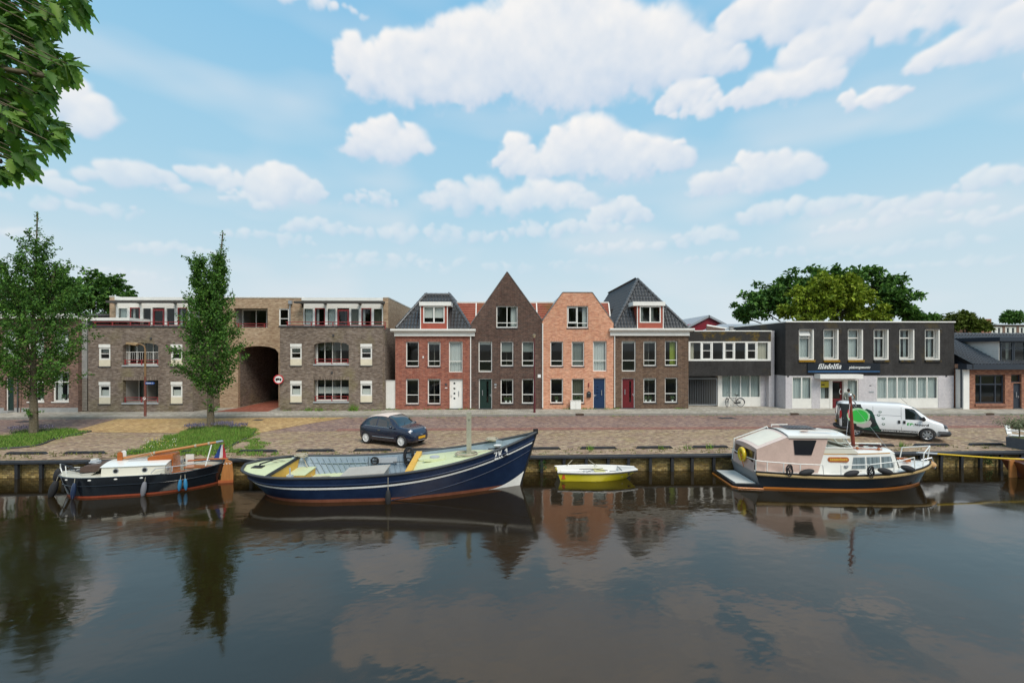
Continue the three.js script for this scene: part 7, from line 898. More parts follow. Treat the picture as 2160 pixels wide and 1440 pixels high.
  bar([pt(0.005, 0.02, -1), pt(0.005, 0.46, -1), V(-3.5, 1.08, 0), pt(0.005, 0.46, 1), pt(0.04, 0.44, 1), pt(0.2, 0.42, 1), pt(0.33, 0.42, 1), pt(0.335, 0.02, 1)]); for (const t of [0.005, 0.06, 0.14, 0.22]) bar([pt(t, 0.02, 1), pt(t, 0.44, 1)]); bar([V(-3.48, 0.65, 0), V(-3.48, 1.08, 0)]);
  for (const s of [1, -1]) { bar([pt(0.42, 0.02, s), pt(0.42, 0.42, s), pt(0.56, 0.42, s), pt(0.565, 0.02, s)]); bar([pt(0.565, 0.42, s), pt(0.72, 0.46, s), pt(0.83, 0.5, s), pt(0.835, 0.02, s)]); bar([pt(0.7, 0.02, s), pt(0.7, 0.46, s)]); } rl.mesh('railing', M.boatWhite, B);
  { const q = new GB(); q.bar([pt(0.9, 0.02, 1), pt(0.91, 0.55, 1), V(4.25, 1.55, 0), pt(0.91, 0.55, -1), pt(0.9, 0.02, -1)], 0.022); q.bar([V(4.15, 0.95, 0), V(4.25, 1.55, 0)], 0.022); q.mesh('bow_pulpit', M.boatWhite, B); const a = new GB(); a.bar([V(3.9, 0.95, 0), V(4.32, 1.05, 0), V(4.42, 0.75, 0)], 0.03); a.bar([V(4.3, 0.7, -0.2), V(4.42, 0.6, 0), V(4.3, 0.7, 0.2)], 0.03); a.mesh('anchor', M.steel, B); const w = new GB(); w.box(3.1, 3.55, 0.92, 0.98, -0.35, -0.25); w.box(3.2, 3.4, 0.88, 1.02, -0.1, 0.1); w.mesh('windlass', M.varnish, B); }
  { const q = new GB(); q.bar([V(1.55, 1.48, -1.3), V(1.55, 1.62, -1.3)], 0.02); q.bar([V(1.0, 0.7, -1.22), V(1.0, 1.42, -1.22), V(2.9, 1.45, -0.95), V(2.95, 0.8, -0.9)], 0.025); q.mesh('far_railing', M.boatWhite, B); }
  { const q = new GB(); q.cyl(V(1.12, 1.45, 0), V(0.98, 3.62, 0), 0.075, 0.055, 10); const m = q.mesh('folding_mast', worn([122, 52, 36], 12, { roughness: 0.5 }), B); const y = new GB(); y.bar([V(0.99, 3.6, 0), V(1.2, 3.35, 0), V(1.22, 3.2, 0)], 0.025); y.ball(V(0.98, 3.68, 0), 0.08); y.mesh('mast_crutch', M.steel, m); const st = new GB(); for (const [x, z] of [[0.25, 0.8], [2.3, 0.3], [1.6, -0.9]]) st.cyl(V(0.99, 3.4, 0), V(x, 1.5, z), 0.006, 0.006, 4); st.mesh('stay', M.steel, m); }
  { const q = new GB(); for (let i = 0; i < 7; i++) { const x = 0.75 + i * 0.24; q.tube(coil(x, 1.57 + (i % 2) * 0.01 - i * 0.008, 0.05 + (i % 3) * 0.12, 0.08, 2, true, 0.3), 0.014, 4, 40); } q.mesh('deck_lines', std({ color: lin(0.09, 0.035, 0.025), roughness: 1 }), B); const p = new GB(); p.bar([V(0.7, 1.53, 0.52), V(2.0, 1.46, 0.42)], 0.022); p.ball(V(0.95, 1.53, 0.5), 0.06); p.ball(V(1.85, 1.49, 0.44), 0.06); p.mesh('grab_rail', M.varnish, B); }
  { const tor = new THREE.TorusGeometry(0.23, 0.085, 10, 24); tor.rotateY(Math.PI / 2); const w = place(B, -3.56, 1.14, 0.08), m = put('lifebuoy', metricUV(bare(tor)), gloss(0.7, 0.5, 0.01)); m.position.copy(w); m.rotation.y = -0.075; tag(m, 'yellow horseshoe lifebuoy hung on the stern of the canvas tent', 'lifebuoy'); }
  { const q = new GB(); q.bar([V(-3.6, 0.66, 0.35), V(-3.75, 1.25, 0.35)], 0.016); q.mesh('flag_staff', M.varnish, B); const s = new GB(); s.box(-3.45, -2.95, 0.7, 0.72, 0.25, 0.5); s.mesh('teak_step', M.teak, B); }
  { const z = hw(-0.2) - 0.02, sh = [], a = 0.105, L = 0.42; for (let i = 0; i <= 8; i++) { const t = -Math.PI / 2 + Math.PI * i / 8; sh.push([L - a + Math.cos(t) * a, Math.sin(t) * a]); } for (let i = 0; i <= 8; i++) { const t = Math.PI / 2 + Math.PI * i / 8; sh.push([-L + a + Math.cos(t) * a, Math.sin(t) * a]); } const q = new GB(); q.prism(sh, 0, 0.025, 0.008); const m = q.mesh('name_board', M.varnish, B); m.position.set(-0.12, 1.15, z - 0.03); m.rotation.x = -0.09; const tg = lettering('tannelore', 0.1, 0.006, serifB), w = width(tg); tg.translate(-w / 2, -0.04, 0.027); put('lettering', tg, std({ color: lin(0.75, 0.5, 0.06), roughness: 0.4 }), m); const lp = new GB(); lp.ball(V(0.18, 0.88, hw(0.2)), 0.09, 1, 0.9, 0.5); lp.mesh('side_lamp', M.zinc, B); }
  for (const [t, x] of [[0.16, 0], [0.56, 1]]) { const p = pt(t, 0.25, 1, 0.02), q = new GB(); q.tube(coil(p.x, p.y - 0.06, p.z + 0.02, 0.17, 7, false, 0.75), 0.014, 5, 220); q.mesh('hanging_line', M.ropeDark, B); }
  let k = 0; for (const [t, tilt] of [[0.245, 1.35], [0.465, 1.3], [0.64, 1.95], [0.775, 1.98]]) { const p = pt(t, 0.13, 1, -0.02), w = place(B, p.x - (tilt > 1.57 ? 0.27 : -0.27), p.y + (tilt > 1.57 ? 0.08 : 0.06), p.z), where = ['below the canvas tent', 'below the name board', 'below the cabin windows', 'beside the front railing'][k++]; fender('black fender lying on the cruiser side deck ' + where, w, 0.56, 0.12, M.blackRubber, [0, -0.075, tilt > 1.57 ? -tilt + 3.3 : -tilt], 0.12); }
}
console.log('cruiser');
// ---- black round-bottomed sailing boat with lowered mast (bow towards the old house)
{
  const B = boatAt('sailing_boat', 'black hulled sailing boat with white cabin and lowered orange mast', -14.9, 19.4, 0.2), yS = (t) => 0.74 + 0.05 * Math.pow(Math.max(0, 0.35 - t) / 0.35, 2) + 0.1 * Math.pow(Math.max(0, t - 0.7) / 0.3, 2);
  const sh = (t, e) => t < 0.3 ? Math.pow(1 - (1 - t / 0.3) ** 2.2, 0.55) : t < 0.55 ? 1 : Math.pow(1 - Math.pow((t - 0.55) / 0.45, e), 0.8);
  const P = lines({ xS: (t) => -2.95 + 5.75 * t, xW: (t) => -2.65 + 5.2 * t, yS, bS: (t) => 1.22 * sh(t, 2.6) + 0.01, bW: (t) => 1.2 * sh(t, 1.9) + 0.005, p: 2.2, keel: 0.3 });
  hullSkin(P, 'hull', M.hullBlack, B); hullSkin(P, 'red_waterline', worn([150, 70, 44], 12), B, (t) => 0.7 * (1 - 0.07 / yS(t)), 0.75, 0, 1, 0.008, 2); for (const s of [1, -1]) { const q = new GB(); q.add(new THREE.TubeGeometry(new THREE.CatmullRomCurve3(Array.from({ length: 31 }, (_, i) => { const t = 0.02 + i / 31; return P(t, 0.28, s, 0.012); })), 60, 0.02, 5)); q.mesh('rubbing_strake', M.hullBlack, B); }
  { const q = new GB(); for (const s of [1, -1]) q.add(sheerTube(P, 0.03, 0, 1, s, 0.0, -0.01)); q.mesh('gunwale', M.hullBlack, B); }
  put('fore_deck', metricUV(bare(deckGeo(P, 0.0, 0.66, (t) => yS(t) - 0.03, 0.03, 0.06, 26))), M.boatCream, B);
  // cabin trunk
  const c0 = -1.25, c1 = 0.95, cw = (x) => lerp(0.78, 0.86, clamp((x - c0) / (c1 - c0))), ct = 1.03;
  { const q = new GB(); for (const s of [1, -1]) q.add(gridSurf((u, v) => V(lerp(c0, c1, u), lerp(0.7, ct, v), s * (cw(lerp(c0, c1, u)) - 0.05 * v)), 8, 2, s < 0)); q.add(gridSurf((u, v) => V(c0 - 0.35 * (1 - v), lerp(0.74, ct + 0.08 * (1 - (u * 2 - 1) ** 2), v), (u * 2 - 1) * (cw(c0) - 0.05 * v)), 8, 2, false)); q.mesh('cabin_sides', M.boatCream, B); put('cabin_roof', metricUV(bare(gridSurf((u, v) => { const w = v * 2 - 1, x = lerp(c0 - 0.04, c1 + 0.04, u); return V(x, ct + 0.012 + 0.12 * (1 - w * w), w * (cw(x) + 0.0)); }, 8, 10, true))), M.boatWhite, B); }
  { const q = new GB(); q.prism([[-cw(c1) + 0.02, 0.3], [cw(c1) - 0.02, 0.3], [cw(c1) - 0.02, ct], [0, ct + 0.12], [-cw(c1) + 0.02, ct]], 0, 0.03); const g = q.geo(false); g.rotateY(Math.PI / 2); g.translate(c1 - 0.02, 0, 0); put('cabin_aft_bulkhead', metricUV(g), M.boatCream, B); for (const [z, y] of [[0.6, 0.85], [-0.6, 0.85]]) { const p = new GB(), t = new THREE.CylinderGeometry(0.085, 0.085, 0.03, 16); t.rotateZ(Math.PI / 2); p.add(t, new THREE.Matrix4().makeTranslation(c1 + 0.02, y, z)); p.mesh('porthole', M.zinc, B); } }
  for (const s of [1, -1]) for (const x of [-0.75, 0.25]) { const t = new THREE.CylinderGeometry(0.1, 0.1, 0.03, 18); t.rotateX(Math.PI / 2); const p = new GB(); p.add(t, new THREE.Matrix4().makeTranslation(x, 0.88, s * (cw(x) - 0.025))); const m = p.mesh('porthole', M.zinc, B), g2 = new THREE.CylinderGeometry(0.07, 0.07, 0.034, 16); g2.rotateX(Math.PI / 2); g2.translate(x, 0.88, s * (cw(x) - 0.022)); put('pane', g2, std({ color: lin(0.02, 0.02, 0.02), roughness: 0.1 }), m); }
  { const q = new GB(); q.prism([[0.12, 1.1], [1.02, 1.12], [1.02, 1.32], [0.95, 1.36], [0.2, 1.3], [0.12, 1.24]], -0.34, 0.34, 0.02); q.mesh('companion_hatch', M.varnish, B); for (const z of [-0.17, 0.17]) { const d = new GB(); d.box(0.985, 1.03, 0.35, 1.12, z - 0.165, z + 0.165); d.mesh('cabin_door', M.varnish, B); } const r = new GB(); r.box(-0.55, 0.12, 1.145, 1.175, 0.25, 0.32); r.mesh('hatch_rail', M.greyPaint, B); }
  { const q = new GB(); q.prism([[-2.15, 0.8], [-1.05, 0.8], [-1.1, 1.0], [-1.35, 1.08], [-2.0, 1.06], [-2.15, 0.98]], -0.42, 0.42, 0.03); q.mesh('brown_hatch_cover', mottled([82, 66, 58], 12, 1, { roughness: 0.95 }, 256), B); const c = new GB(); c.tube(coil(-1.85, 1.08, 0.0, 0.16, 4, true, 0.4), 0.018, 5, 100); c.mesh('rope_coil', M.greyPaint, B); }
  { const q = new GB(); const bd = (z0, z1, mat, n) => { const k = new GB(), sh2 = [[-1.02, 0.74], [-0.84, 0.74], [-0.84, 1.42]]; for (let i = 0; i <= 6; i++) { const a = Math.PI * i / 6; sh2.push([-0.93 + Math.cos(a) * 0.09, 1.42 + Math.sin(a) * 0.09]); } sh2.push([-1.02, 1.42]); k.prism(sh2, z0, z1, 0.01); k.mesh(n, mat, B); }; bd(0.1, 0.16, M.varnish, 'mast_tabernacle'); bd(-0.16, -0.1, M.boatWhite, 'mast_tabernacle'); }
  { const q = new GB(); q.cyl(V(-0.95, 1.2, 0), V(2.55, 1.72, -0.02), 0.062, 0.05, 10); const m = q.mesh('lowered_mast', M.mastOrange, B); const e = new GB(); e.cyl(V(2.5, 1.712, -0.02), V(2.75, 1.75, -0.02), 0.058, 0.05, 10); e.mesh('mast_cap', M.steel, m); const l = new GB(); l.bar([V(-0.98, 1.15, 0.12), V(0.1, 1.42, 0.05), V(0.35, 1.2, 0.3)], 0.01); l.mesh('lashing', M.rope, m); for (const x of [0.2, 1.7, 2.2]) { const n = new GB(); n.cyl(V(x, 1.341 + x * 0.149, 0), V(x + 0.06, 1.35 + x * 0.149, 0), 0.07, 0.07, 8); n.mesh('mast_band', M.rope, m); } const c = new GB(); c.bar([V(2.2, 0.8, 0.3), V(2.25, 1.15, 0.15), V(2.32, 1.62, 0.0)], 0.025); c.mesh('mast_crutch', M.boatWhite, B); }
  // cockpit
  { const q = new GB(); for (const s of [1, -1]) q.add(gridSurf((u, v) => { const t = lerp(0.64, 0.985, u), p = P(t, 0.7 * (1 - lerp(yS(t) - 0.01, 0.3, v) / yS(t)), s, -0.06); return p; }, 14, 3, s < 0)); q.add(gridSurf((u, v) => { const t = lerp(0.64, 0.97, u), p = P(t, 0.7 * (1 - 0.3 / yS(t)), 1, -0.04); return V(p.x, 0.3, (v * 2 - 1) * p.z); }, 10, 4, true)); q.mesh('cockpit', M.boatCream, B); for (const s of [1, -1]) { const b = new GB(); b.prism([[1.15, s * 0.3], [2.2, s * 0.12], [2.2, s * 0.5], [1.15, s * 0.85]].map(([a, c]) => [a, -c]), 0, 0.04); const g = b.geo(false); g.rotateX(-Math.PI / 2); g.translate(0, 0.62, 0); put('bench', metricUV(g), M.varnish, B); } const w = new GB(); w.box(1.04, 1.35, 0.6, 1.1, -0.85, -0.8); w.mesh('white_locker', M.boatWhite, B); const r = new GB(); r.bar([V(0.55, 0.78, 1.02), V(0.7, 0.95, 1.0), V(1.7, 1.0, 0.85), V(2.4, 1.05, 0.4)], 0.018); r.bar([V(1.25, 0.78, 0.95), V(1.25, 0.98, 0.93)], 0.018); r.mesh('side_rail', M.greyPaint, B); const t = new GB(); t.tube([V(2.95, 1.0, 0), V(2.2, 1.02, 0.02), V(1.45, 1.0, 0.05)], 0.035, 7, 16); t.mesh('tiller', M.varnish, B); }
  { const q = new GB(); q.prism([[2.6, -0.35], [3.12, -0.35], [3.16, 0.3], [3.1, 0.86], [2.86, 1.0], [2.74, 0.6]], -0.035, 0.035, 0.012); const m = q.mesh('rudder', M.teak, B); const b = new GB(); b.box(2.58, 3.15, 0.0, 0.1, -0.05, 0.05); b.mesh('rudder_foot', worn([170, 92, 52], 10), m); const tr = new GB(); for (let i = 0; i < 6; i++) tr.prism([[2.76 + i * 0.06, 0.78 + (i % 2) * 0.05], [2.82 + i * 0.06, 0.78 + (i % 2) * 0.05], [2.79 + i * 0.06, 0.85]], 0.036, 0.045); tr.mesh('rudder_pattern', M.boatWhite, m); }
  { const st = new GB(); st.cyl(V(2.72, 0.9, -0.05), V(2.78, 1.66, -0.05), 0.015); const t = thing('ensign', 'red white and blue striped flag furled at the stern of the black boat', 'flag', place(B, 2.76, 0, -0.05).toArray(), 0.2); st.p[0].translate(-2.76, 0, 0.05); st.mesh('staff', M.varnish, t); const f = (v0, v1, mat) => put('stripe', metricUV(bare(gridSurf((u, v) => { const w = lerp(v0, v1, v), y = 1.6 - u * 0.62; return V(0.02 - w * (0.1 + 0.25 * u) - 0.02, y, 0.02 + 0.04 * Math.sin(w * 14 + u * 3)); }, 8, 6))), mat, t); const dm = (r, g, b) => std({ color: lin(r, g, b), roughness: 0.8, side: THREE.DoubleSide }); f(-0.3, 0.1, dm(0.42, 0.03, 0.04)); f(0.1, 0.55, dm(0.7, 0.7, 0.7)); f(0.55, 1.15, dm(0.02, 0.06, 0.25)); }
  { const q = new GB(); q.bar([V(-2.85, 0.8, 0.2), V(-3.0, 0.98, 0.05), V(-3.2, 1.05, -0.3)], 0.022); q.bar([V(-2.6, 0.8, 0.4), V(-2.65, 1.08, 0.35)], 0.018); q.bar([V(-3.2, 1.05, -0.3), V(-3.05, 0.85, -0.5), V(-2.7, 0.8, -0.6)], 0.018); q.mesh('bow_roller', M.boatWhite, B); const k = new GB(); k.bar([V(-3.2, 1.04, -0.28), V(-2.7, 0.95, -0.05), V(-2.5, 0.86, 0.0)], 0.04); k.mesh('bowsprit_stub', M.black, B); const v = new GB(); v.cyl(V(-2.05, 0.82, -0.35), V(-2.05, 1.12, -0.35), 0.09, 0.08, 10); v.box(-2.15, -1.95, 1.08, 1.18, -0.44, -0.26); v.mesh('deck_bollard', M.boatWhite, B); const m = new GB(); m.box(-2.4, -2.0, 0.835, 0.85, -0.05, 0.25); m.mesh('deck_mat', M.darkSill, B); const rp = new GB(); rp.tube([V(-2.5, 0.9, 0.35), V(-2.1, 0.87, 0.55), V(-1.9, 0.85, 0.75), V(-1.6, 0.84, 0.62), V(-1.3, 0.85, 0.55)], 0.012, 5, 30); rp.tube([V(-2.6, 0.95, 0.3), V(-2.0, 1.0, 0.35), V(-1.6, 1.03, 0.3)], 0.012, 5, 20); rp.mesh('deck_line', M.ropeDark, B); for (let i = 0; i < 4; i++) { const sc = new GB(); sc.ball(P(0.12 + i * 0.15, 0.07, 1, 0.0), 0.045, 1.4, 0.7, 0.5); sc.mesh('scupper_ring', M.boatWhite, B); } }
  const fp = (t, o = 0.12) => P(t, 0.05, 1, o); let i = 0; M.fenderNavy = gloss(0.015, 0.03, 0.075, { roughness: 0.4 }); M.fenderGrey = std({ color: lin(0.2, 0.2, 0.22), roughness: 0.7 }); M.fenderBlue = gloss(0.03, 0.2, 0.38);
  const FA = (l, x, y, z, len, r, mat, tilt) => fender(l, place(B, x, y, z), len, r, mat, tilt, 0.16);
  FA('navy fender on the bow of the black boat, larger and lower', -2.72, 0.62, 0.72, 0.72, 0.13, M.blackRubber, [0, 0, -0.35]); FA('black fender on the bow of the black boat, beside the stem', -3.0, 0.95, 0.1, 0.55, 0.13, M.blackRubber, [0, 0, -0.25]);
  { const p = fp(0.19, 0.1); FA('navy fender on the side of the black boat, before the cabin', p.x, 0.62, p.z, 0.62, 0.085, M.fenderNavy, [0, 0, -0.12]); } { const p = fp(0.6, 0.12); FA('grey fender on the side of the black boat, beside the cabin end', p.x, 0.55, p.z, 0.6, 0.095, M.fenderGrey, [0, 0, -0.15]); } { const p = fp(0.8, 0.1); FA('bright blue fender hung in a pair beside the cockpit, cabin side', p.x - 0.03, 0.5, p.z, 0.46, 0.07, M.fenderBlue, [0, 0, -0.12]); FA('bright blue fender hung in a pair beside the cockpit, rudder side', p.x + 0.13, 0.52, p.z - 0.02, 0.46, 0.07, M.fenderBlue, [0, 0, 0.06]); }
  const q1 = new GB(); q1.bar([place(B, -2.9, 0.95, -0.3), V(X(210, -21.6), -0.33, -21.65), V(X(335, -22), -0.33, -21.7)], 0.014, 5); tag(q1.mesh('mooring_rope', M.ropeDark), 'dark mooring rope from the black boat bow to the quay', 'rope'); const q2 = new GB(); q2.bar([place(B, 2.6, 0.9, -0.4), V(X(486, -21.4), -0.3, -21.5)], 0.016, 5); tag(q2.mesh('mooring_rope', M.rope), 'pale mooring rope at the rudder of the black boat', 'rope'); const q3 = new GB(); { const [sx, sz] = wxz(-9.6, 19.2); q3.bar([V(X(497, -21.4), -0.32, -21.5), V(sx, WATER + 1.02, sz - 0.2)], 0.016, 5); q3.bar([V(X(497, -21.4) + 0.1, -0.32, -21.5), V(sx + 0.25, WATER + 1.02, sz - 0.4)], 0.016, 5); } tag(q3.mesh('mooring_rope', M.rope), 'doubled pale mooring rope at the stern of the blue boat', 'rope');
}
// ---- varnished boat cut by the picture edge
{
  const B = boatAt('varnished_boat', 'varnished wooden boat with rudder and blue cover behind the yellow rope', 24.5, 20.9, -0.02), yS = (t) => 0.62 + 0.1 * Math.pow(Math.abs(t - 0.4), 2) * 4, P = lines({ xS: (t) => -2.4 + 5 * t, xW: (t) => -2.1 + 4.4 * t, yS, bS: (t) => 0.85 * (t < 0.35 ? lerp(0.6, 1, Math.sin(t / 0.35 * 1.57)) : 1 - Math.pow((t - 0.35) / 0.65, 2.2)) + 0.01, bW: (t) => 0.7 * (t < 0.35 ? lerp(0.5, 1, t / 0.35) : 1 - Math.pow((t - 0.35) / 0.65, 1.8)) + 0.01, keel: 0.3 });
  M.mahogany = gloss(0.14, 0.04, 0.015); hullSkin(P, 'hull', M.mahogany, B); { const q = new GB(), p = [0, 0.3, 0.6, 0.9].map((s) => P(0, s, 1)); for (let i = 0; i < 3; i++) q.quad(V(p[i].x, p[i].y, -p[i].z), V(p[i + 1].x, p[i + 1].y, -p[i + 1].z), p[i + 1], p[i]); q.mesh('transom', M.mahogany, B); } for (const s of [1, -1]) { const q = new GB(); q.add(sheerTube(P, 0.035, 0, 1, s)); q.mesh('gunwale', M.varnish, B); const w = new GB(); w.add(hullSide(P, s, 0, 1, 0.14, 0.18, 30, 2, 0.008)); w.mesh('white_line', M.boatWhite, B); } put('deck', metricUV(bare(deckGeo(P, 0, 1, (t) => yS(t) - 0.02, 0.02, 0.04))), M.mahogany, B);
  { const q = new GB(); q.add(gridSurf((u, v) => { const w = v * 2 - 1; return V(lerp(-1.6, 1.6, u), 0.66 + 0.3 * (1 - w * w) * Math.sin(0.4 + u * 2.4), w * 0.7); }, 12, 10, true)); q.mesh('blue_cover', std({ color: lin(0.02, 0.12, 0.4), roughness: 0.7 }), B); const r = new GB(); r.prism([[-2.6, -0.3], [-2.2, -0.3], [-2.3, 0.6], [-2.4, 0.82], [-2.58, 0.75]], -0.03, 0.03, 0.01); r.mesh('rudder', M.teak, B); }
  const q = new GB(), [ax, az] = wxz(18.3, 20.6), [bx, bz] = wxz(21.3, 20.4), [cx, cz] = wxz(25.5, 20.6); q.tube([V(ax, 0.0, az), V(bx, -0.17, bz), V(cx, -0.34, cz)], 0.035, 6, 30); tag(q.mesh('yellow_rope', std({ color: lin(0.62, 0.42, 0.03), roughness: 0.9 })), 'taut yellow rope running from the cruiser bow past the varnished boat', 'rope'); const p = new GB(), [dx, dz] = wxz(17.4, 20.35); p.cyl(V(dx, 0.1, dz), V(ax + 0.2, -0.01, az), 0.045, 0.04, 8); tag(p.mesh('grey_pole', M.greyPaint), 'grey pole at the cruiser bow joining the yellow rope', 'pole');
}
console.log('boats');
// ================================================================ VEHICLES
// a car body is lofted through cross-sections: x, bottom, belt, top, half width, half width at the roof edge
function carSkin(st) {
  const xs = st.map((s) => s[0]), at = (x) => { let i = 0; while (i < xs.length - 2 && x > xs[i + 1]) i++; const t = clamp((x - xs[i]) / (xs[i + 1] - xs[i])), p = st[Math.max(0, i - 1)], a = st[i], b = st[i + 1], n = st[Math.min(st.length - 1, i + 2)]; return a.map((v, k) => { const m0 = (b[k] - p[k]) / (b[0] - p[0]) * (b[0] - a[0]), m1 = (n[k] - a[k]) / (n[0] - a[0]) * (b[0] - a[0]), t2 = t * t, t3 = t2 * t; return (2 * t3 - 3 * t2 + 1) * v + (t3 - 2 * t2 + t) * m0 + (-2 * t3 + 3 * t2) * b[k] + (t3 - t2) * m1; }); };
  const half = (x) => { const [, yb, belt, top, w, wt] = at(x), h = top - belt; return [[0, yb], [w * 0.82, yb], [w * 0.955, yb + 0.07], [w * 0.992, lerp(yb, belt, 0.38)], [w, lerp(yb, belt, 0.62)], [w * 0.985, lerp(yb, belt, 0.86)], [w * 0.955, belt], [lerp(w * 0.945, wt, 0.35), belt + h * 0.33], [lerp(w * 0.93, wt, 0.7), belt + h * 0.66], [wt * 0.985, belt + h * 0.88], [wt * 0.86, belt + h * 0.965], [wt * 0.5, belt + h * 0.995], [0, top]]; };
  const zAt = (x, y) => { const p = half(x); for (let i = 2; i < 9; i++) if (y <= p[i + 1][1]) return lerp(p[i][0], p[i + 1][0], clamp((y - p[i][1]) / (p[i + 1][1] - p[i][1] || 1))); return p[9][0]; };
  const topAt = (x, v) => { const p = half(x), seq = [9, 10, 11, 12], a = (1 - Math.abs(v)) * 3, i = Math.min(2, Math.floor(a)), f = a - i; return V(x, lerp(p[seq[i]][1], p[seq[i + 1]][1], f), Math.sign(v || 1) * lerp(p[seq[i]][0], p[seq[i + 1]][0], f)); };
  return { at, half, zAt, topAt, x0: xs[0], x1: xs[xs.length - 1] };
}
function carBody(S, nx, axles, wr, mat, parent) {
  const N = S.half(0).length, ring = 2 * N - 2, pos = [], idx = [];
  for (let i = 0; i <= nx; i++) { const x = lerp(S.x0, S.x1, i / nx), h = S.half(x); for (let k = 0; k < N; k++) pos.push(x, h[k][1], h[k][0]); for (let k = N - 2; k > 0; k--) pos.push(x, h[k][1], -h[k][0]); }
  for (let i = 0; i < nx; i++) for (let k = 0; k < ring; k++) { const a = i * ring + k, b = i * ring + (k + 1) % ring, c = a + ring, d = b + ring; idx.push(a, c, b, b, c, d); }
  for (const [i, f] of [[0, 1], [nx, -1]]) { const c = pos.length / 3, x = lerp(S.x0, S.x1, i / nx), h = S.half(x); pos.push(x - 0.01 * f, (h[0][1] + h[N - 1][1]) / 2, 0); for (let k = 0; k < ring; k++) { const a = i * ring + k, b = i * ring + (k + 1) % ring; f > 0 ? idx.push(c, a, b) : idx.push(c, b, a); } }
  let g = new THREE.BufferGeometry(); g.setAttribute('position', new THREE.Float32BufferAttribute(pos, 3)); g.setIndex(idx); g.computeVertexNormals();
  const ev = new Evaluator(); ev.attributes = ['position', 'normal']; ev.useGroups = false; let br = new Brush(g); br.updateMatrixWorld();
  for (const ax of axles) for (const s of [1, -1]) { const c = new THREE.CylinderGeometry(wr, wr, 0.5, 28); c.rotateX(Math.PI / 2); c.translate(ax, wr * 0.86, s * 0.92); const k = new Brush(c); k.updateMatrixWorld(); br = ev.evaluate(br, k, SUBTRACTION); br.updateMatrixWorld(); }
  g = bare(br.geometry); return put('body', metricUV(g), mat, parent);
}
function wheel(parent, x, z, r, w, spokes, rimMat, side, wide = 0.05) {
  const T = new THREE.Group(); T.name = 'wheel'; T.position.set(x, r, z); parent.add(T); const k = 0.68;
  const pr = [[k * r, -w / 2], [0.88 * r, -w / 2], [0.97 * r, -w * 0.42], [r, -w * 0.28], [r, w * 0.28], [0.97 * r, w * 0.42], [0.88 * r, w / 2], [k * r, w / 2]].map(([a, b]) => new THREE.Vector2(a, b)), t = new THREE.LatheGeometry(pr, 30); t.rotateX(Math.PI / 2); put('tyre', metricUV(bare(t)), M.blackRubber, T);
  const q = new GB(), ring = new THREE.LatheGeometry([[k * r, -w * 0.4], [k * r + 0.004, w * 0.48], [k * r - 0.02, w * 0.5], [k * r - 0.03, w * 0.3], [k * r - 0.03, -w * 0.4]].map(([a, b]) => new THREE.Vector2(a, b)), 30); ring.rotateX(Math.PI / 2 * side); q.add(ring); const hub = new THREE.CylinderGeometry(0.055, 0.06, 0.04, 14); hub.rotateX(Math.PI / 2); hub.translate(0, 0, side * w * 0.4); q.add(hub); for (let i = 0; i < spokes; i++) { const b = new THREE.BoxGeometry(wide, k * r - 0.04, 0.03); b.translate(0, (k * r) / 2 + 0.015, side * w * 0.36); b.rotateZ(i / spokes * 6.283 + 0.2); q.add(b); } q.mesh('rim', rimMat, T); const d = new THREE.CylinderGeometry(k * r - 0.02, k * r - 0.02, 0.02, 24); d.rotateX(Math.PI / 2); d.translate(0, 0, side * w * 0.12); put('brake_disc', metricUV(bare(d)), M.black, T);
}
function patch(S, f, n, m, off, mat, name, parent, side = 1) { return put(name, metricUV(bare(gridSurf((u, v) => { const [x, y] = f(u, v); return V(x, y, side * (S.zAt(x, y) + off)); }, n, m, side < 0))), mat, parent); }
function shapePatch(S, pts, off, mat, name, parent, fine = 1) { const g = new THREE.ShapeGeometry(new THREE.Shape(pts.map(([x, y]) => new THREE.Vector2(x, y)))); const p = g.attributes.position; for (let i = 0; i < p.count; i++) p.setZ(i, S.zAt(p.getX(i), p.getY(i)) + off); g.computeVertexNormals(); return put(name, metricUV(bare(g)), mat, parent); }
M.carGlass = phys({ color: lin(0.012, 0.016, 0.017), roughness: 0.03, ior: 1.6, clearcoat: 1, clearcoatRoughness: 0.02 });
M.lampGlass = phys({ color: lin(0.55, 0.56, 0.58), roughness: 0.12, metalness: 0.4, clearcoat: 1 }); M.plateYellow = std({ color: lin(0.62, 0.33, 0.01), roughness: 0.5 }); M.tailRed = gloss(0.3, 0.008, 0.01);
const seam = (S, pts, parent, name = 'door_seam') => { const q = new GB(); q.tube(pts.map(([x, y]) => V(x, y, S.zAt(x, y) + 0.001)), 0.006, 4, pts.length * 6); return q.mesh(name, M.black, parent); };
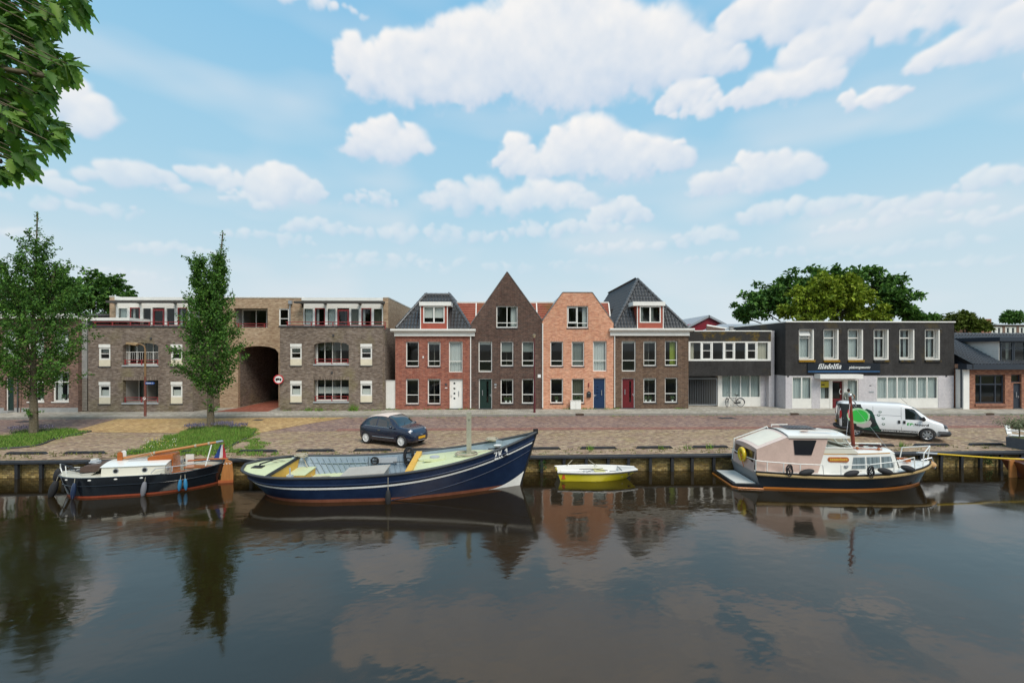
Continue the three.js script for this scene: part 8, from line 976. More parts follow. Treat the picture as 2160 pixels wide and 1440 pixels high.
// ---- small blue hatchback with beige folding roof
{
  const [x, z] = wxz(-6.1, 24.47), C = thing('hatchback_car', 'small dark blue hatchback with beige fabric roof parked askew on the quay', 'car', [x, roadY(z) + 0.01, z], -0.5);
  const S = carSkin([[-1.75, 0.4, 0.74, 0.8, 0.56, 0.46], [-1.69, 0.27, 0.86, 0.95, 0.69, 0.54], [-1.55, 0.22, 0.92, 1.1, 0.76, 0.57], [-1.25, 0.2, 0.94, 1.3, 0.805, 0.57], [-0.85, 0.19, 0.93, 1.44, 0.815, 0.58], [-0.3, 0.19, 0.915, 1.49, 0.815, 0.585], [0.12, 0.19, 0.905, 1.46, 0.81, 0.59], [0.45, 0.19, 0.9, 1.33, 0.81, 0.6], [0.82, 0.19, 0.9, 1.05, 0.81, 0.66], [0.98, 0.19, 0.89, 0.985, 0.805, 0.69], [1.28, 0.2, 0.85, 0.945, 0.785, 0.66], [1.53, 0.22, 0.77, 0.87, 0.725, 0.58], [1.7, 0.25, 0.62, 0.75, 0.61, 0.47], [1.79, 0.32, 0.48, 0.6, 0.46, 0.36]]);
  const paint = phys({ color: lin(0.006, 0.014, 0.04), roughness: 0.25, metalness: 0.2, clearcoat: 1, clearcoatRoughness: 0.04 }); carBody(S, 64, [-1.17, 1.13], 0.335, paint, C);
  for (const ax of [-1.17, 1.13]) for (const s of [1, -1]) wheel(C, ax, s * 0.71, 0.305, 0.19, 12, M.whitePlastic, s, 0.035);
  for (const s of [1, -1]) { const bl = (x) => S.at(x)[2] + 0.025, rl = (x) => S.at(x)[2] + (S.at(x)[3] - S.at(x)[2]) * 0.86; patch(S, (u, v) => { const x = lerp(-0.42, lerp(0.72, 0.22, v ** 0.8), u); return [x, lerp(bl(x), Math.max(bl(x) + 0.02, rl(x)), v)]; }, 14, 6, 0.006, M.carGlass, 'door_window', C, s); patch(S, (u, v) => { const x = lerp(lerp(-1.22, -0.98, v), -0.5, u); return [x, lerp(bl(x), rl(x), v)]; }, 8, 6, 0.006, M.carGlass, 'quarter_window', C, s); const q = new GB(); q.tube([-1.25, -0.9, -0.5, 0, 0.4, 0.72].map((x) => V(x, S.at(x)[2] + 0.01, s * (S.zAt(x, S.at(x)[2] + 0.01) + 0.008))), 0.009, 5, 24); q.mesh('chrome_waist_line', M.chrome, C); const st = new GB(); st.tube([-0.7, -0.3, 0.2, 0.7].map((x) => V(x, 0.42, s * (S.zAt(x, 0.42) + 0.01))), 0.013, 5, 16); st.mesh('chrome_side_strip', M.chrome, C); const h = new GB(); h.box(-0.34, -0.16, 0.76, 0.785, s * 0.815, s * 0.845); h.mesh('door_handle', M.chrome, C); const m = new GB(); m.ball(V(0.6, 0.97, s * 0.93), 0.1, 0.85, 0.75, 1); m.cyl(V(0.58, 0.93, s * 0.8), V(0.6, 0.95, s * 0.92), 0.025); m.mesh('wing_mirror', paint, C); }
  seam(S, [[0.78, 0.9], [0.76, 0.6], [0.66, 0.35], [0.5, 0.28]], C); seam(S, [[-0.48, 0.92], [-0.5, 0.6], [-0.42, 0.34], [-0.3, 0.27]], C);
  const scr = (u, v) => S.topAt(lerp(0.18, 0.9, u), (v * 2 - 1) * 0.98); put('windscreen', metricUV(bare(gridSurf((u, v) => scr(u, v).add(V(0.004, 0.007, 0)), 10, 12, true))), M.carGlass, C);
  put('fabric_roof', metricUV(bare(gridSurf((u, v) => { const x = lerp(-1.45, 0.14, u), w = v * 2 - 1, a = Math.abs(w) * 1.06, p = a <= 1 ? S.topAt(x, Math.sign(w || 1) * a) : S.topAt(x, Math.sign(w)); return p.add(V(0, 0.014, 0)); }, 18, 16, true))), mottled([214, 196, 184], 6, 2, { roughness: 0.95 }, 256), C);
  for (const s of [1, -1]) { const q = new GB(), e = new THREE.SphereGeometry(0.13, 16, 12); e.scale(0.5, 1, 1); e.rotateY(-s * 0.55); e.translate(1.555, 0.73, s * 0.565); q.add(e); q.mesh('headlight', M.lampGlass, C); const l = new GB(), f = new THREE.SphereGeometry(0.075, 14, 10); f.scale(0.5, 1, 1.25); f.rotateY(-s * 0.5); f.translate(1.65, 0.49, s * 0.53); l.add(f); l.mesh('fog_light', M.lampGlass, C); const t = new GB(); t.ball(V(-1.62, 0.85, s * 0.62), 0.09, 0.5, 1.3, 0.7); t.mesh('tail_light', M.tailRed, C); }
  { const q = new GB(); q.tube([V(1.5, 0.36, 0.66), V(1.66, 0.36, 0.52), V(1.78, 0.33, 0.25), V(1.805, 0.32, 0), V(1.78, 0.33, -0.25), V(1.66, 0.36, -0.52)], 0.016, 6, 30); q.mesh('chrome_bumper_strip', M.chrome, C); const b = new GB(); b.tube([V(1.72, 0.63, 0.3), V(1.775, 0.6, 0.1), V(1.775, 0.6, -0.1), V(1.72, 0.63, -0.3)], 0.014, 6, 20); b.mesh('chrome_moustache', M.chrome, C); const p = new GB(); p.box(-0.012, 0.012, -0.055, 0.055, -0.26, 0.26); const m = p.mesh('number_plate', M.plateYellow, C); m.position.set(1.815, 0.465, 0.02); m.rotation.z = 0.05; const w = new GB(); w.bar([V(0.98, 0.965, 0.4), V(0.78, 1.12, 0.05)], 0.008); w.bar([V(0.98, 0.965, -0.05), V(0.78, 1.12, -0.42)], 0.008); w.mesh('wiper', M.black, C); }
}
// ---- white panel van with green print
{
  const [x, z] = wxz(20.86, 26.2), C = thing('panel_van', 'white panel van with green laundry print and dark tail parked on the quay', 'van', [x, roadY(z) + 0.01, z], -0.51);
  const S = carSkin([[-2.37, 0.5, 0.95, 1.5, 0.78, 0.68], [-2.3, 0.36, 1.05, 1.76, 0.87, 0.74], [-2.05, 0.27, 1.08, 1.86, 0.905, 0.77], [-1.0, 0.24, 1.08, 1.885, 0.915, 0.785], [0.0, 0.24, 1.075, 1.88, 0.915, 0.785], [0.55, 0.24, 1.07, 1.85, 0.915, 0.78], [0.95, 0.24, 1.06, 1.7, 0.912, 0.765], [1.3, 0.24, 1.05, 1.4, 0.908, 0.75], [1.58, 0.24, 1.03, 1.13, 0.9, 0.76], [1.75, 0.24, 0.99, 1.05, 0.89, 0.74], [2.03, 0.24, 0.9, 0.97, 0.85, 0.68], [2.24, 0.27, 0.74, 0.82, 0.76, 0.56], [2.35, 0.33, 0.55, 0.62, 0.62, 0.45]]);
  const white = gloss(0.78, 0.78, 0.78), dark = std({ color: lin(0.012, 0.014, 0.014), roughness: 0.45 }), black = std({ color: lin(0.018, 0.018, 0.02), roughness: 0.6 }); carBody(S, 84, [-1.67, 1.43], 0.38, white, C); for (const ax of [-1.67, 1.43]) for (const s of [1, -1]) wheel(C, ax, s * 0.78, 0.325, 0.21, 7, M.steel, s, 0.07);
  for (const s of [1, -1]) { const b0 = (x) => 1.1, tp = (x) => S.at(x)[2] + (S.at(x)[3] - S.at(x)[2]) * 0.84; patch(S, (u, v) => { const x = lerp(0.52, lerp(1.5, 0.92, v ** 0.85), u); return [x, lerp(1.09, Math.max(1.1, Math.min(1.66, tp(x))), v)]; }, 14, 6, 0.006, M.carGlass, 'cab_window', C, s); const h = new GB(); h.box(0.2, 0.3, 0.86, 1.02, s * 0.915, s * 0.935); h.mesh('door_handle', black, C); const h2 = new GB(); h2.box(0.42, 0.52, 0.86, 1.02, s * 0.915, s * 0.935); h2.mesh('door_handle', black, C); const m = new GB(); m.ball(V(1.25, 1.16, s * 1.0), 0.12, 0.7, 1, 0.8); m.cyl(V(1.25, 1.08, s * 0.88), V(1.25, 1.12, s * 0.98), 0.03); m.mesh('wing_mirror', black, C); patch(S, (u, v) => [lerp(-1.28, 1.04, u), lerp(0.27, 0.5, v)], 20, 3, 0.007, dark, 'dark_sill_band', C, s); }
  put('windscreen', metricUV(bare(gridSurf((u, v) => S.topAt(lerp(0.85, 1.62, u), (v * 2 - 1) * 0.98).add(V(0.004, 0.008, 0)), 10, 12, true))), M.carGlass, C);
  seam(S, [[0.36, 1.7], [0.35, 1.2], [0.35, 0.6], [0.36, 0.32]], C); seam(S, [[1.5, 1.05], [1.44, 0.86]], C); seam(S, [[-0.86, 1.7], [-0.86, 1.2], [-0.86, 0.52]], C); seam(S, [[-0.86, 1.24], [-0.3, 1.25], [0.34, 1.25]], C, 'slide_rail');
  // tail: dark wrap, lamps, rear glass
  patch(S, (u, v) => { const y = lerp(0.34, 1.78, v), fr = lerp(-0.72, -1.4, sstep(0.3, 1, v)); return [lerp(-2.365, fr, u), y]; }, 16, 12, 0.005, dark, 'dark_tail_wrap', C); patch(S, (u, v) => { const y = lerp(0.34, 1.78, v); return [lerp(-2.365, -1.7, u), y]; }, 10, 12, 0.005, dark, 'dark_tail_wrap', C, -1);
  { const q = new GB(); q.add(gridSurf((u, v) => { const w = u * 2 - 1, y = lerp(0.42, 1.72, v), hx = lerp(-2.4, -2.33, v ** 3) + 0.05 * w * w; return V(hx - 0.01, y, w * lerp(0.8, 0.68, v)); }, 10, 8, false)); q.mesh('tailgate', dark, C); const g = new GB(); g.add(gridSurf((u, v) => { const w = u * 2 - 1, y = lerp(1.12, 1.6, v); return V(lerp(-2.41, -2.375, v) + 0.04 * w * w - 0.012, y, w * 0.6); }, 8, 4, false)); g.mesh('rear_window', M.carGlass, C); const t = new GB(); t.prism([[-2.39, 0.98], [-2.3, 0.96], [-2.27, 1.2], [-2.3, 1.42], [-2.37, 1.4]], 0.72, 0.88, 0.02); t.mesh('tail_light', M.tailRed, C); const t2 = new GB(); t2.prism([[-2.39, 0.98], [-2.3, 0.96], [-2.27, 1.2], [-2.3, 1.42], [-2.37, 1.4]], -0.88, -0.72, 0.02); t2.mesh('tail_light', M.tailRed, C); const b = new GB(); b.tube([V(-1.95, 0.45, 0.92), V(-2.3, 0.45, 0.82), V(-2.46, 0.45, 0.4), V(-2.47, 0.45, -0.4), V(-2.3, 0.45, -0.82)], 0.09, 7, 24); b.mesh('rear_bumper', black, C); const p = new GB(); p.box(-2.47, -2.44, 0.66, 0.77, -0.3, 0.22); p.mesh('number_plate', M.plateYellow, C); }
  { const q = new GB(); q.tube([V(1.86, 0.42, 0.9), V(2.2, 0.42, 0.78), V(2.38, 0.4, 0.4), V(2.41, 0.4, 0), V(2.38, 0.4, -0.4), V(2.2, 0.42, -0.78), V(1.86, 0.42, -0.9)], 0.14, 8, 30); q.mesh('front_bumper', black, C); for (const s of [1, -1]) { const h = new GB(), e = new THREE.SphereGeometry(0.19, 14, 10); e.scale(1, 0.5, 0.4); e.rotateY(-s * 0.75); e.rotateZ(-0.35); e.translate(2.12, 0.8, s * 0.72); h.add(e); h.mesh('headlight', std({ color: lin(0.12, 0.12, 0.13), roughness: 0.1, metalness: 0.3 }), C); } const g = new GB(); g.box(2.36, 2.38, 0.58, 0.7, -0.35, 0.35); g.mesh('grille', black, C); }
  // printed picture: round green drum, dark green swoosh, towel, bubbles
  const ell = (cx, cy, rx, ry, n = 30, a0 = 0) => Array.from({ length: n }, (_, i) => [cx + Math.cos(a0 + i / n * 6.283) * rx, cy + Math.sin(a0 + i / n * 6.283) * ry]), pm = (r, g, b) => std({ color: lin(r, g, b), roughness: 0.35 });
  shapePatch(S, [[-1.5, 0.45], [-0.5, 0.36], [-0.62, 0.62], [-0.74, 0.9], [-0.8, 1.2], [-0.92, 1.46], [-1.14, 1.56], [-1.5, 1.3]], 0.009, pm(0.008, 0.06, 0.035), 'print_swoosh', C); shapePatch(S, ell(-1.52, 1.14, 0.52, 0.44), 0.011, pm(0.35, 0.6, 0.33), 'print_ring', C); shapePatch(S, ell(-1.48, 1.15, 0.4, 0.33), 0.013, pm(0.03, 0.45, 0.05), 'print_disc', C); shapePatch(S, [[-1.78, 1.2], [-1.2, 1.12], [-1.2, 1.08], [-1.78, 1.15]], 0.015, pm(0.3, 0.12, 0.05), 'print_bar', C); shapePatch(S, [[-1.62, 0.72], [-1.3, 0.74], [-1.0, 0.95], [-0.92, 0.8], [-1.02, 0.58], [-1.3, 0.5], [-1.6, 0.6]], 0.012, pm(0.5, 0.45, 0.42), 'print_towel', C); shapePatch(S, [[-1.98, 1.02], [-1.86, 1.0], [-1.84, 1.35], [-1.9, 1.52], [-2.0, 1.4]], 0.014, pm(0.55, 0.02, 0.02), 'print_red_cloth', C);
  for (const [cx, cy] of [[-0.55, 1.42], [-0.62, 1.24], [-0.42, 1.08], [-0.42, 0.78]]) { shapePatch(S, ell(cx, cy, 0.07, 0.06, 16), 0.008, pm(0.01, 0.1, 0.05), 'print_bubble', C); shapePatch(S, ell(cx, cy + 0.01, 0.045, 0.038, 14), 0.011, pm(0.6, 0.62, 0.6), 'print_bubble', C); }
  const txt = (t, x, y, sz, mat, sx = 1, sh = 0.12) => { const g = lettering(t, sz, 0.004, font, sh); g.scale(sx, 1, 1); const m = put('lettering', g, mat, C); m.position.set(x, y, S.zAt(x + 0.2, y + sz / 2) + 0.009); const w = width(g), z1 = S.zAt(x + w, y + sz / 2), z0 = S.zAt(x, y + sz / 2); m.rotation.y = Math.atan2(z0 - z1, w); return x + w; };
  const nx = txt('EP:', 0.56, 0.78, 0.14, pm(0.02, 0.4, 0.05), 1.15); txt('Noord', nx + 0.02, 0.78, 0.125, black, 1.15); txt('DE ELEKTRONICA- EN WITGOEDSPECIALIST', -0.52, 0.4, 0.062, M.whitePlastic, 0.9); { const g = lettering('Noord', 0.13, 0.004, font, 0.1), m = put('lettering', g, M.whitePlastic, C); m.rotation.y = -Math.PI / 2; m.position.set(-2.42, 1.0, -0.5); const k = new GB(); k.tube([V(0.72, 1.87, 0.3), V(0.5, 2.1, 0.3), V(0.45, 2.16, 0.3)], 0.008, 4, 8); k.mesh('aerial', M.black, C); }
}
console.log('vehicles');
// ================================================================ STREET FURNITURE, BICYCLE, PERSON
{
  const t = thing('street_lamp', 'tall red brown street lamp with angled head and blue direction sign', 'street lamp', [X(305.5, -33.1), 0, -33.1], 0, 'street lamps on the pavement'), s = -33.1, H = Y(305, 726, s), q = new GB(); q.cyl(V(0, 0, 0), V(0, 2.7, 0), 0.085, 0.075, 10); q.mesh('pole', mottled([112, 66, 56], 12, 1, { roughness: 0.6 }, 256), t); const u = new GB(); u.cyl(V(0, 2.7, 0), V(0, H - 0.35, 0), 0.07, 0.06, 10); u.tube([V(0, H - 0.4, 0), V(-0.06, H - 0.15, 0), V(-0.3, H, 0), V(-0.62, H + 0.02, 0)], 0.045, 8, 16); u.mesh('upper_pole', mottled([134, 106, 74], 14, 1, { roughness: 0.7 }, 256), t);
  const h = new GB(); h.prism([[-1.25, 0.0], [-0.55, -0.1], [-0.5, 0.02], [-0.62, 0.12], [-1.2, 0.14]], -0.13, 0.13, 0.03); const hm = h.mesh('lamp_head', mottled([164, 138, 104], 14, 1, {}, 256), t); hm.position.y = H; const l = new GB(); l.box(-1.15, -0.65, -0.09, -0.04, -0.09, 0.09); const lm = l.mesh('lamp_lens', std({ color: lin(0.5, 0.48, 0.42), roughness: 0.3 }), t); lm.position.y = H + 0.03; lm.rotation.z = -0.13;
  const y = Y(305, 808, s), b = new GB(); b.prism([[0.06, -0.08], [0.6, -0.08], [0.68, 0], [0.6, 0.08], [0.06, 0.08]], 0.04, 0.06); const bm = b.mesh('direction_sign', std({ color: lin(0.012, 0.09, 0.36), roughness: 0.4 }), t); bm.position.y = y; const wl = new GB(); wl.box(0.1, 0.46, -0.02, 0.025, 0.061, 0.064); wl.ball(V(0.55, 0, 0.06), 0.03, 1, 1, 0.15); wl.mesh('sign_marks', M.whitePlastic, bm); const st = new GB(), c = new THREE.CylinderGeometry(0.1, 0.1, 0.012, 18); c.rotateX(Math.PI / 2); st.add(c); const sm = st.mesh('round_sticker', M.whitePlastic, t); sm.position.set(0, Y(305, 840, s), 0.088); const r = new GB(); r.slab(V(-0.085, 0.0, 0.01), V(-0.05, -0.05, 0.01), V(0.085, 0.03, 0.01), V(0.05, 0.08, 0.01), 0.004); r.mesh('red_flash', M.redPaint, sm);
}
{
  const z = -34.2, t = thing('street_lamp', 'thin dark red lamp post with small top lantern before the pointed gable house', 'street lamp', [X(1127.5, z), 0, z], 0, 'street lamps on the pavement'), H = Y(1127, 712, z), q = new GB(); q.cyl(V(0, 0, 0), V(0, 1.4, 0), 0.085, 0.075, 10); q.cyl(V(0, 1.4, 0), V(-0.03, H, 0), 0.055, 0.04, 8); q.mesh('pole', std({ color: lin(0.1, 0.014, 0.02), roughness: 0.5 }), t); const l = new GB(); l.add(new THREE.CylinderGeometry(0.13, 0.07, 0.2, 10), new THREE.Matrix4().makeTranslation(-0.03, H + 0.1, 0)); l.mesh('lantern', std({ color: lin(0.42, 0.35, 0.22), roughness: 0.6 }), t); const c = new GB(); c.add(new THREE.CylinderGeometry(0.04, 0.15, 0.05, 10), new THREE.Matrix4().makeTranslation(-0.03, H + 0.225, 0)); c.mesh('lantern_cap', std({ color: lin(0.3, 0.25, 0.17), roughness: 0.6 }), t);
}
{ // utility cabinet
  const z = -36.0, w = X(1225, z) - X(1203, z), t = thing('utility_cabinet', 'white double utility cabinet before the salmon brick house', 'cabinet', [X(1214, z), 0, z]), H = 0.66; for (const s of [-1, 1]) { const q = new GB(); q.box(s * 0.006, s * w / 2, 0.04, H, -0.13, 0.13); q.mesh('cabinet_half', M.whitePaint, t); } const l = new GB(); l.box(-w / 2 - 0.02, w / 2 + 0.02, H + 0.002, H + 0.03, -0.15, 0.15); l.mesh('lid', M.whitePaint, t); const b = new GB(); b.box(-w / 2 + 0.02, w / 2 - 0.02, 0, 0.038, -0.11, 0.11); b.mesh('plinth', M.concrete, t);
}
{ // bicycle leaning by the window
  const z = -37.32, t = thing('bicycle', 'dark city bicycle standing against the white panel under the window', 'bicycle', [X(1549, z), 0.001, z], 0), k = 0.34, rx = 0.52, fx = -0.56, fr = M.bikeFrame; t.rotation.x = -0.06;
  const wh = (x, turn) => { const g = new THREE.Group(); g.name = 'wheel'; g.position.set(x, k, 0); g.rotation.y = turn; t.add(g); put('tyre', new THREE.TorusGeometry(k - 0.018, 0.019, 7, 36), M.blackRubber, g); put('rim', new THREE.TorusGeometry(k - 0.045, 0.011, 6, 36), M.steel, g); const s = new GB(); for (let i = 0; i < 16; i++) { const a = i / 16 * 6.283; s.cyl(V(0, 0, i % 2 ? 0.02 : -0.02), V(Math.cos(a) * (k - 0.05), Math.sin(a) * (k - 0.05), 0), 0.0022, 0.0022, 3); } s.cyl(V(0, 0, -0.05), V(0, 0, 0.05), 0.02); s.mesh('spokes', M.steel, g); };
  wh(rx, 0); wh(fx, 0.75); const q = new GB(), head = V(-0.36, 0.78, 0), bb = V(0.06, 0.3, 0), seat = V(0.2, 0.78, 0), rh = V(rx, k, 0), fh = V(fx, k, 0.0); q.bar([head, bb, seat], 0.018); q.cyl(V(-0.37, 0.74, 0), V(0.17, 0.68, 0), 0.015); for (const s of [0.03, -0.03]) { q.cyl(rh.clone().add(V(0, 0, s)), bb, 0.01); q.cyl(rh.clone().add(V(0, 0, s)), V(0.17, 0.68, 0), 0.009); } q.cyl(V(-0.34, 0.7, 0), V(-0.37, 0.88, 0), 0.02); q.bar([V(-0.37, 0.72, 0.02), V(-0.46, 0.58, 0.05), fh.clone().add(V(0, 0, 0.06))], 0.012); q.bar([V(-0.37, 0.72, -0.02), V(-0.46, 0.58, -0.03), fh.clone().add(V(0, 0, -0.05))], 0.012); q.cyl(seat, V(0.23, 0.92, 0), 0.014); q.mesh('frame', fr, t);
  const h = new GB(); h.bar([V(-0.37, 0.86, 0), V(-0.38, 1.06, 0), V(-0.3, 1.09, 0.22), V(-0.12, 1.05, 0.3)], 0.012); h.bar([V(-0.38, 1.06, 0), V(-0.44, 1.12, -0.2), V(-0.36, 1.14, -0.34)], 0.012); h.mesh('handlebar', M.steel, t); for (const p of [[V(-0.14, 1.055, 0.29), V(-0.03, 1.04, 0.32)], [V(-0.37, 1.135, -0.33), V(-0.28, 1.16, -0.42)]]) { const g = new GB(); g.cyl(p[0], p[1], 0.018); g.mesh('grip', M.black, t); }
  const s = new GB(); s.add(gridSurf((u, v) => { const w = v * 2 - 1; return V(lerp(0.06, 0.34, u), 0.95 + 0.03 * u - 0.05 * w * w, w * lerp(0.03, 0.1, u ** 1.5)); }, 8, 8, true)); s.box(0.12, 0.34, 0.9, 0.935, -0.05, 0.05); s.mesh('saddle', M.black, t); const arc = (cx, a0, a1, r) => Array.from({ length: 12 }, (_, i) => { const a = lerp(a0, a1, i / 11); return V(cx + Math.cos(a) * r, k + Math.sin(a) * r, 0); }); const m = new GB(); m.tube(arc(rx, -0.2, 2.9, k + 0.02), 0.022, 6, 24); m.mesh('rear_mudguard', M.black, t); const mf = new GB(); mf.tube(arc(0, 0.5, 3.2, k + 0.02), 0.02, 6, 24); const mm = mf.mesh('front_mudguard', M.black, t); mm.position.x = fx; mm.rotation.y = 0.75; const rk = new GB(); rk.bar([V(0.24, 0.76, 0.05), V(0.72, 0.76, 0.05), V(0.72, 0.76, -0.05), V(0.24, 0.76, -0.05)], 0.008); rk.cyl(V(0.66, 0.76, 0.05), V(rx, k, 0.05), 0.007); rk.cyl(V(0.66, 0.76, -0.05), V(rx, k, -0.05), 0.007); rk.mesh('rear_rack', M.steel, t); const cc = new GB(); cc.prism([[0.0, 0.24], [0.5, 0.28], [0.52, 0.4], [0.02, 0.37]], 0.035, 0.06, 0.01); cc.mesh('chain_case', M.black, t); const pd = new GB(); pd.bar([V(0.06, 0.3, 0.07), V(0.14, 0.16, 0.08), V(0.14, 0.16, 0.17)], 0.01); pd.bar([V(0.06, 0.3, -0.05), V(-0.02, 0.44, -0.06), V(-0.02, 0.44, -0.14)], 0.01); pd.mesh('pedals', M.black, t); const ks = new GB(); ks.cyl(V(0.16, 0.28, 0.03), V(0.1, 0.0, 0.12), 0.009); ks.mesh('kickstand', M.steel, t);
}
// person: one continuous body with hair and clothes
const capsule = (p, a, b, ra, rb) => { const ab = b.clone().sub(a), t = clamp(p.clone().sub(a).dot(ab) / ab.lengthSq()); return p.distanceTo(a.clone().addScaledVector(ab, t)) - lerp(ra, rb, t); };
function sdfMesh(fn, c, half, res) { const mc = new MarchingCubes(res, new THREE.MeshBasicMaterial(), false, false, 200000); mc.isolation = 0; for (let k = 0; k < res; k++) for (let j = 0; j < res; j++) for (let i = 0; i < res; i++) mc.field[i + j * res + k * res * res] = -fn(V(c.x + half * (2 * i / res - 1), c.y + half * (2 * j / res - 1), c.z + half * (2 * k / res - 1))); mc.update(); const n = mc.count, g = new THREE.BufferGeometry(), p = new Float32Array(n * 3), m = new Float32Array(n * 3); for (let i = 0; i < n * 3; i += 3) { for (let q = 0; q < 3; q++) { p[i + q] = mc.positionArray[i + q] * half + [c.x, c.y, c.z][q]; m[i + q] = mc.normalArray[i + q]; } } g.setAttribute('position', new THREE.BufferAttribute(p, 3)); g.setAttribute('normal', new THREE.BufferAttribute(m, 3)); return g; }
{
  const z = -33.75, t = thing('person', 'person in grey shirt and dark trousers seen from behind beyond the white van', 'person', [X(1791, z), 0, z], Math.PI - 0.35), smin = (a, b, k = 0.05) => { const h = clamp(0.5 + 0.5 * (b - a) / k); return lerp(b, a, h) - k * h * (1 - h); };
  // facing +z in its own frame
  const J = { hipL: V(0.1, 0.92, 0), hipR: V(-0.1, 0.92, 0), kneeL: V(0.11, 0.5, 0.03), kneeR: V(-0.12, 0.5, 0.02), ankL: V(0.11, 0.09, -0.02), ankR: V(-0.14, 0.09, -0.02), toeL: V(0.13, 0.04, 0.17), toeR: V(-0.17, 0.04, 0.16), pel: V(0, 0.98, 0), chest: V(0, 1.28, 0.0), neck: V(0, 1.47, -0.01), head: V(0.01, 1.58, 0.02), shL: V(0.19, 1.38, 0), shR: V(-0.19, 1.38, 0), elL: V(0.27, 1.12, 0.02), elR: V(-0.36, 1.2, 0.04), wrL: V(0.22, 0.92, 0.16), wrR: V(-0.42, 1.03, 0.22) };
  const body = (p, o = 0) => { let d = capsule(p, J.pel, J.chest, 0.145, 0.165); const q = p.clone(); q.z *= 1.35; d = Math.min(1, capsule(q, J.pel, J.chest, 0.15, 0.165)); const add = (a, b, ra, rb, k) => { d = smin(d, capsule(p, J[a], J[b], ra, rb), k || 0.05); }; add('shL', 'shR', 0.07, 0.07, 0.07); add('chest', 'neck', 0.08, 0.055); add('neck', 'head', 0.055, 0.06, 0.03); const hq = p.clone().sub(V(0.01, 1.6, 0.02)); hq.x *= 1.28; hq.z *= 1.05; d = smin(d, hq.length() - 0.108, 0.02); d = smin(d, capsule(p, V(0.01, 1.575, 0.12), V(0.01, 1.59, 0.125), 0.014, 0.01), 0.02); for (const s of [1, -1]) d = smin(d, capsule(p, V(0.01 + s * 0.083, 1.585, 0.01), V(0.01 + s * 0.09, 1.6, 0), 0.018, 0.018), 0.01); for (const s of ['L', 'R']) { add('sh' + s, 'el' + s, 0.055, 0.042); add('el' + s, 'wr' + s, 0.042, 0.028); add('hip' + s, 'knee' + s, 0.088, 0.06); add('knee' + s, 'ank' + s, 0.058, 0.04); add('ank' + s, 'toe' + s, 0.045, 0.035, 0.03); } return d - o; };
  const hand = (p, w, dir, side) => { const a = J['wr' + w], u = dir.clone().normalize(), sx = V(side, 0, 0); let d = capsule(p, a, a.clone().addScaledVector(u, 0.07), 0.026, 0.032); for (let i = 0; i < 4; i++) { const b = a.clone().addScaledVector(u, 0.08).addScaledVector(sx, (i - 1.5) * 0.02), m = b.clone().addScaledVector(u, [0.045, 0.052, 0.05, 0.04][i]), e = m.clone().addScaledVector(u, 0.025).add(V(0, -0.015, 0.015)); d = Math.min(d, capsule(p, b, m, 0.0095, 0.0085), capsule(p, m, e, 0.0085, 0.0075)); } const th = a.clone().addScaledVector(u, 0.03).addScaledVector(sx, -0.03), te = th.clone().addScaledVector(u, 0.04).addScaledVector(sx, -0.03); return smin(d, capsule(p, th, te, 0.011, 0.009), 0.01); };
  const skin = std({ color: lin(0.36, 0.2, 0.13), roughness: 0.6 }), whole = [sdfMesh(body, V(0, 0.86, 0.02), 0.92, 96)]; for (const [w, dir, sd] of [['L', V(-0.1, -0.8, 0.5), 1], ['R', V(0.1, -0.6, 0.7), -1]]) whole.push(sdfMesh((p) => hand(p, w, dir, sd), J['wr' + w].clone().addScaledVector(dir.clone().normalize(), 0.06), 0.13, 64)); put('body', mergeGeometries(whole), skin, t);
  const shirt = (p) => { const d = body(p, 0.018), cut = Math.max(p.y - 1.47, 0.9 - p.y); const sl = Math.max(0, p.distanceTo(J.shL) < 0.34 ? 0 : 0); let lim = Math.max(cut, Math.abs(p.x) - 0.3); return Math.max(d, lim); }; put('shirt', sdfMesh(shirt, V(0, 1.18, 0), 0.42, 64), mottled([134, 140, 130], 10, 1, { roughness: 0.95 }, 128), t); put('trousers', sdfMesh((p) => Math.max(body(p, 0.02), p.y - 0.95, 0.08 - p.y), V(0, 0.52, 0), 0.55, 64), std({ color: lin(0.02, 0.022, 0.03), roughness: 0.9 }), t); put('hair', sdfMesh((p) => { const q = p.clone().sub(V(0.01, 1.615, 0.0)); q.x *= 1.2; return Math.max(q.length() - 0.118 - 0.008 * Math.sin(p.x * 90) * Math.sin(p.y * 70), Math.min(p.z - 0.075, 5), 1.53 - p.y - Math.max(0, -p.z) * 0.3); }, V(0.01, 1.62, 0), 0.17, 48), std({ color: lin(0.025, 0.015, 0.01), roughness: 0.85 }), t);
}
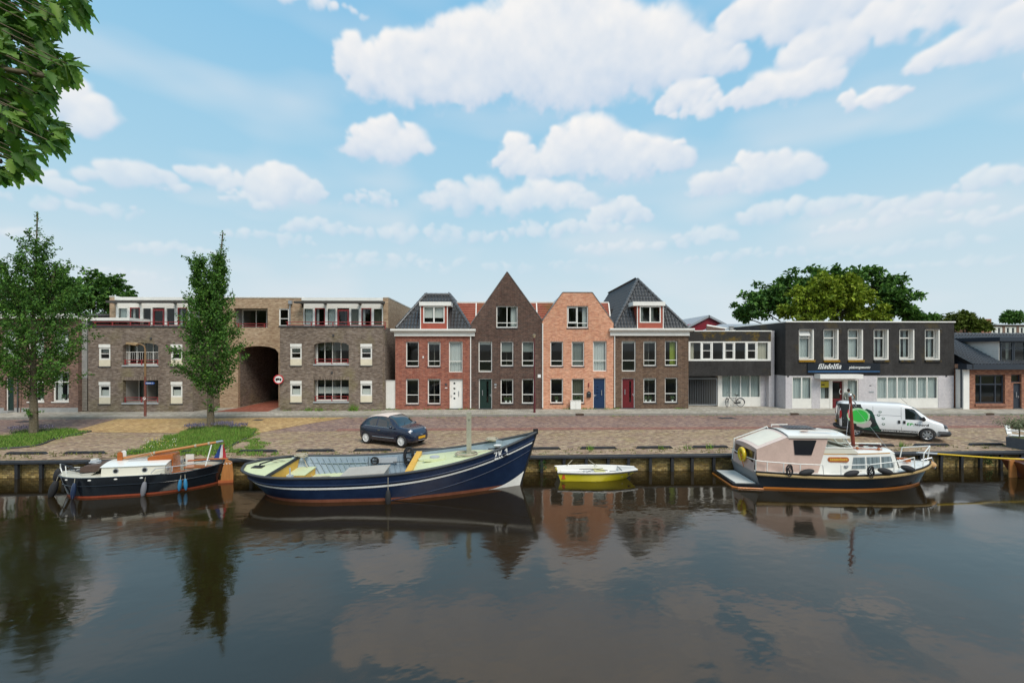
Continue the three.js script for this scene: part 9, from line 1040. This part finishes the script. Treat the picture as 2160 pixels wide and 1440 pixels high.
// planter with olive, chair
{
  const [x, z] = onY(2203, 952, -0.33), t = thing('planter_box', 'square dark grey planter standing on the quay edge', 'planter', [x, roadY(z) + 0.004, z - 0.55], 0.12), q = new GB(), s = 0.62, H = 0.52; q.prism([[-s * 0.94, 0], [s * 0.94, 0], [s, H], [-s, H]], -s, s, 0.02); q.mesh('box', mottled([86, 90, 96], 8, 1.5, { roughness: 0.7 }, 256), t); const so = new GB(); so.box(-s + 0.06, s - 0.06, H - 0.01, H + 0.012, -s + 0.06, s - 0.06); so.mesh('soil', M.soil, t);
  R = mulberry(777); const o = thing('olive_tree', 'small grey green olive tree growing in the dark planter', 'plant', [x - 0.6, roadY(z) + H + 0.01, z - 0.55]), L = new Leaves([[0.16, 0.19, 0.09], [0.2, 0.23, 0.12], [0.12, 0.15, 0.07], [0.24, 0.26, 0.15]]), tr = new GB(); tr.tube([V(0, -0.02, 0), V(0.03, 0.22, 0), V(-0.02, 0.42, 0.02), V(-0.1, 0.6, 0)], 0.026, 6, 14); tr.mesh('trunk', M.bark, o); const br = new GB(); for (let i = 0; i < 40; i++) { const d = V(rr(-1.05, 1.05), rr(0.05, 0.75), rr(-0.8, 0.8)), a = V(-0.08, 0.5, 0), e = a.clone().add(d.clone().multiplyScalar(0.82)); br.cyl(a, e, 0.012, 0.003, 4); for (let j = 0; j < 42; j++) L.leaf(a.clone().lerp(e, rr(0.35, 1.05)).add(rdir().multiplyScalar(0.11)), rr(0.05, 0.085), rdir().add(d), V(0, 1, 0.3)); } br.mesh('branches', M.bark, o).userData.kind = 'stuff'; L.mesh('crown', o);
  const c = thing('garden_chair', 'white plastic garden chair behind the olive planter', 'chair', [x + 0.62, roadY(z - 1.7) + 0.004, z - 1.75], 0.4), wp = M.whitePlastic; const st = new GB(); st.box(-0.26, 0.26, 0.4, 0.44, -0.24, 0.26); st.mesh('seat', wp, c); const bk = new GB(); bk.add(gridSurf((u, v) => V(-0.27 + 0.54 * u, 0.46 + 0.44 * v, -0.25 - 0.1 * v - 0.06 * Math.sin(u * 3.14)), 8, 5)); bk.add(gridSurf((u, v) => V(-0.27 + 0.54 * u, 0.46 + 0.44 * v, -0.275 - 0.1 * v - 0.06 * Math.sin(u * 3.14)), 8, 5, true)); bk.mesh('backrest', wp, c); for (const a of [-1, 1]) for (const b of [-1, 1]) { const l = new GB(); l.cyl(V(a * 0.24, 0.4, b * 0.22), V(a * 0.28, 0, b * 0.27), 0.028, 0.022, 6); l.mesh('leg', wp, c); } for (const a of [-1, 1]) { const r = new GB(); r.tube([V(a * 0.27, 0.42, 0.22), V(a * 0.3, 0.62, 0.2), V(a * 0.3, 0.66, 0), V(a * 0.27, 0.66, -0.28)], 0.025, 6, 14); r.mesh('armrest', wp, c); }
}
console.log('small things');
scene.traverse((o) => { if (o.isMesh) { o.castShadow = true; o.receiveShadow = true; } });
renderer.render(scene, camera);
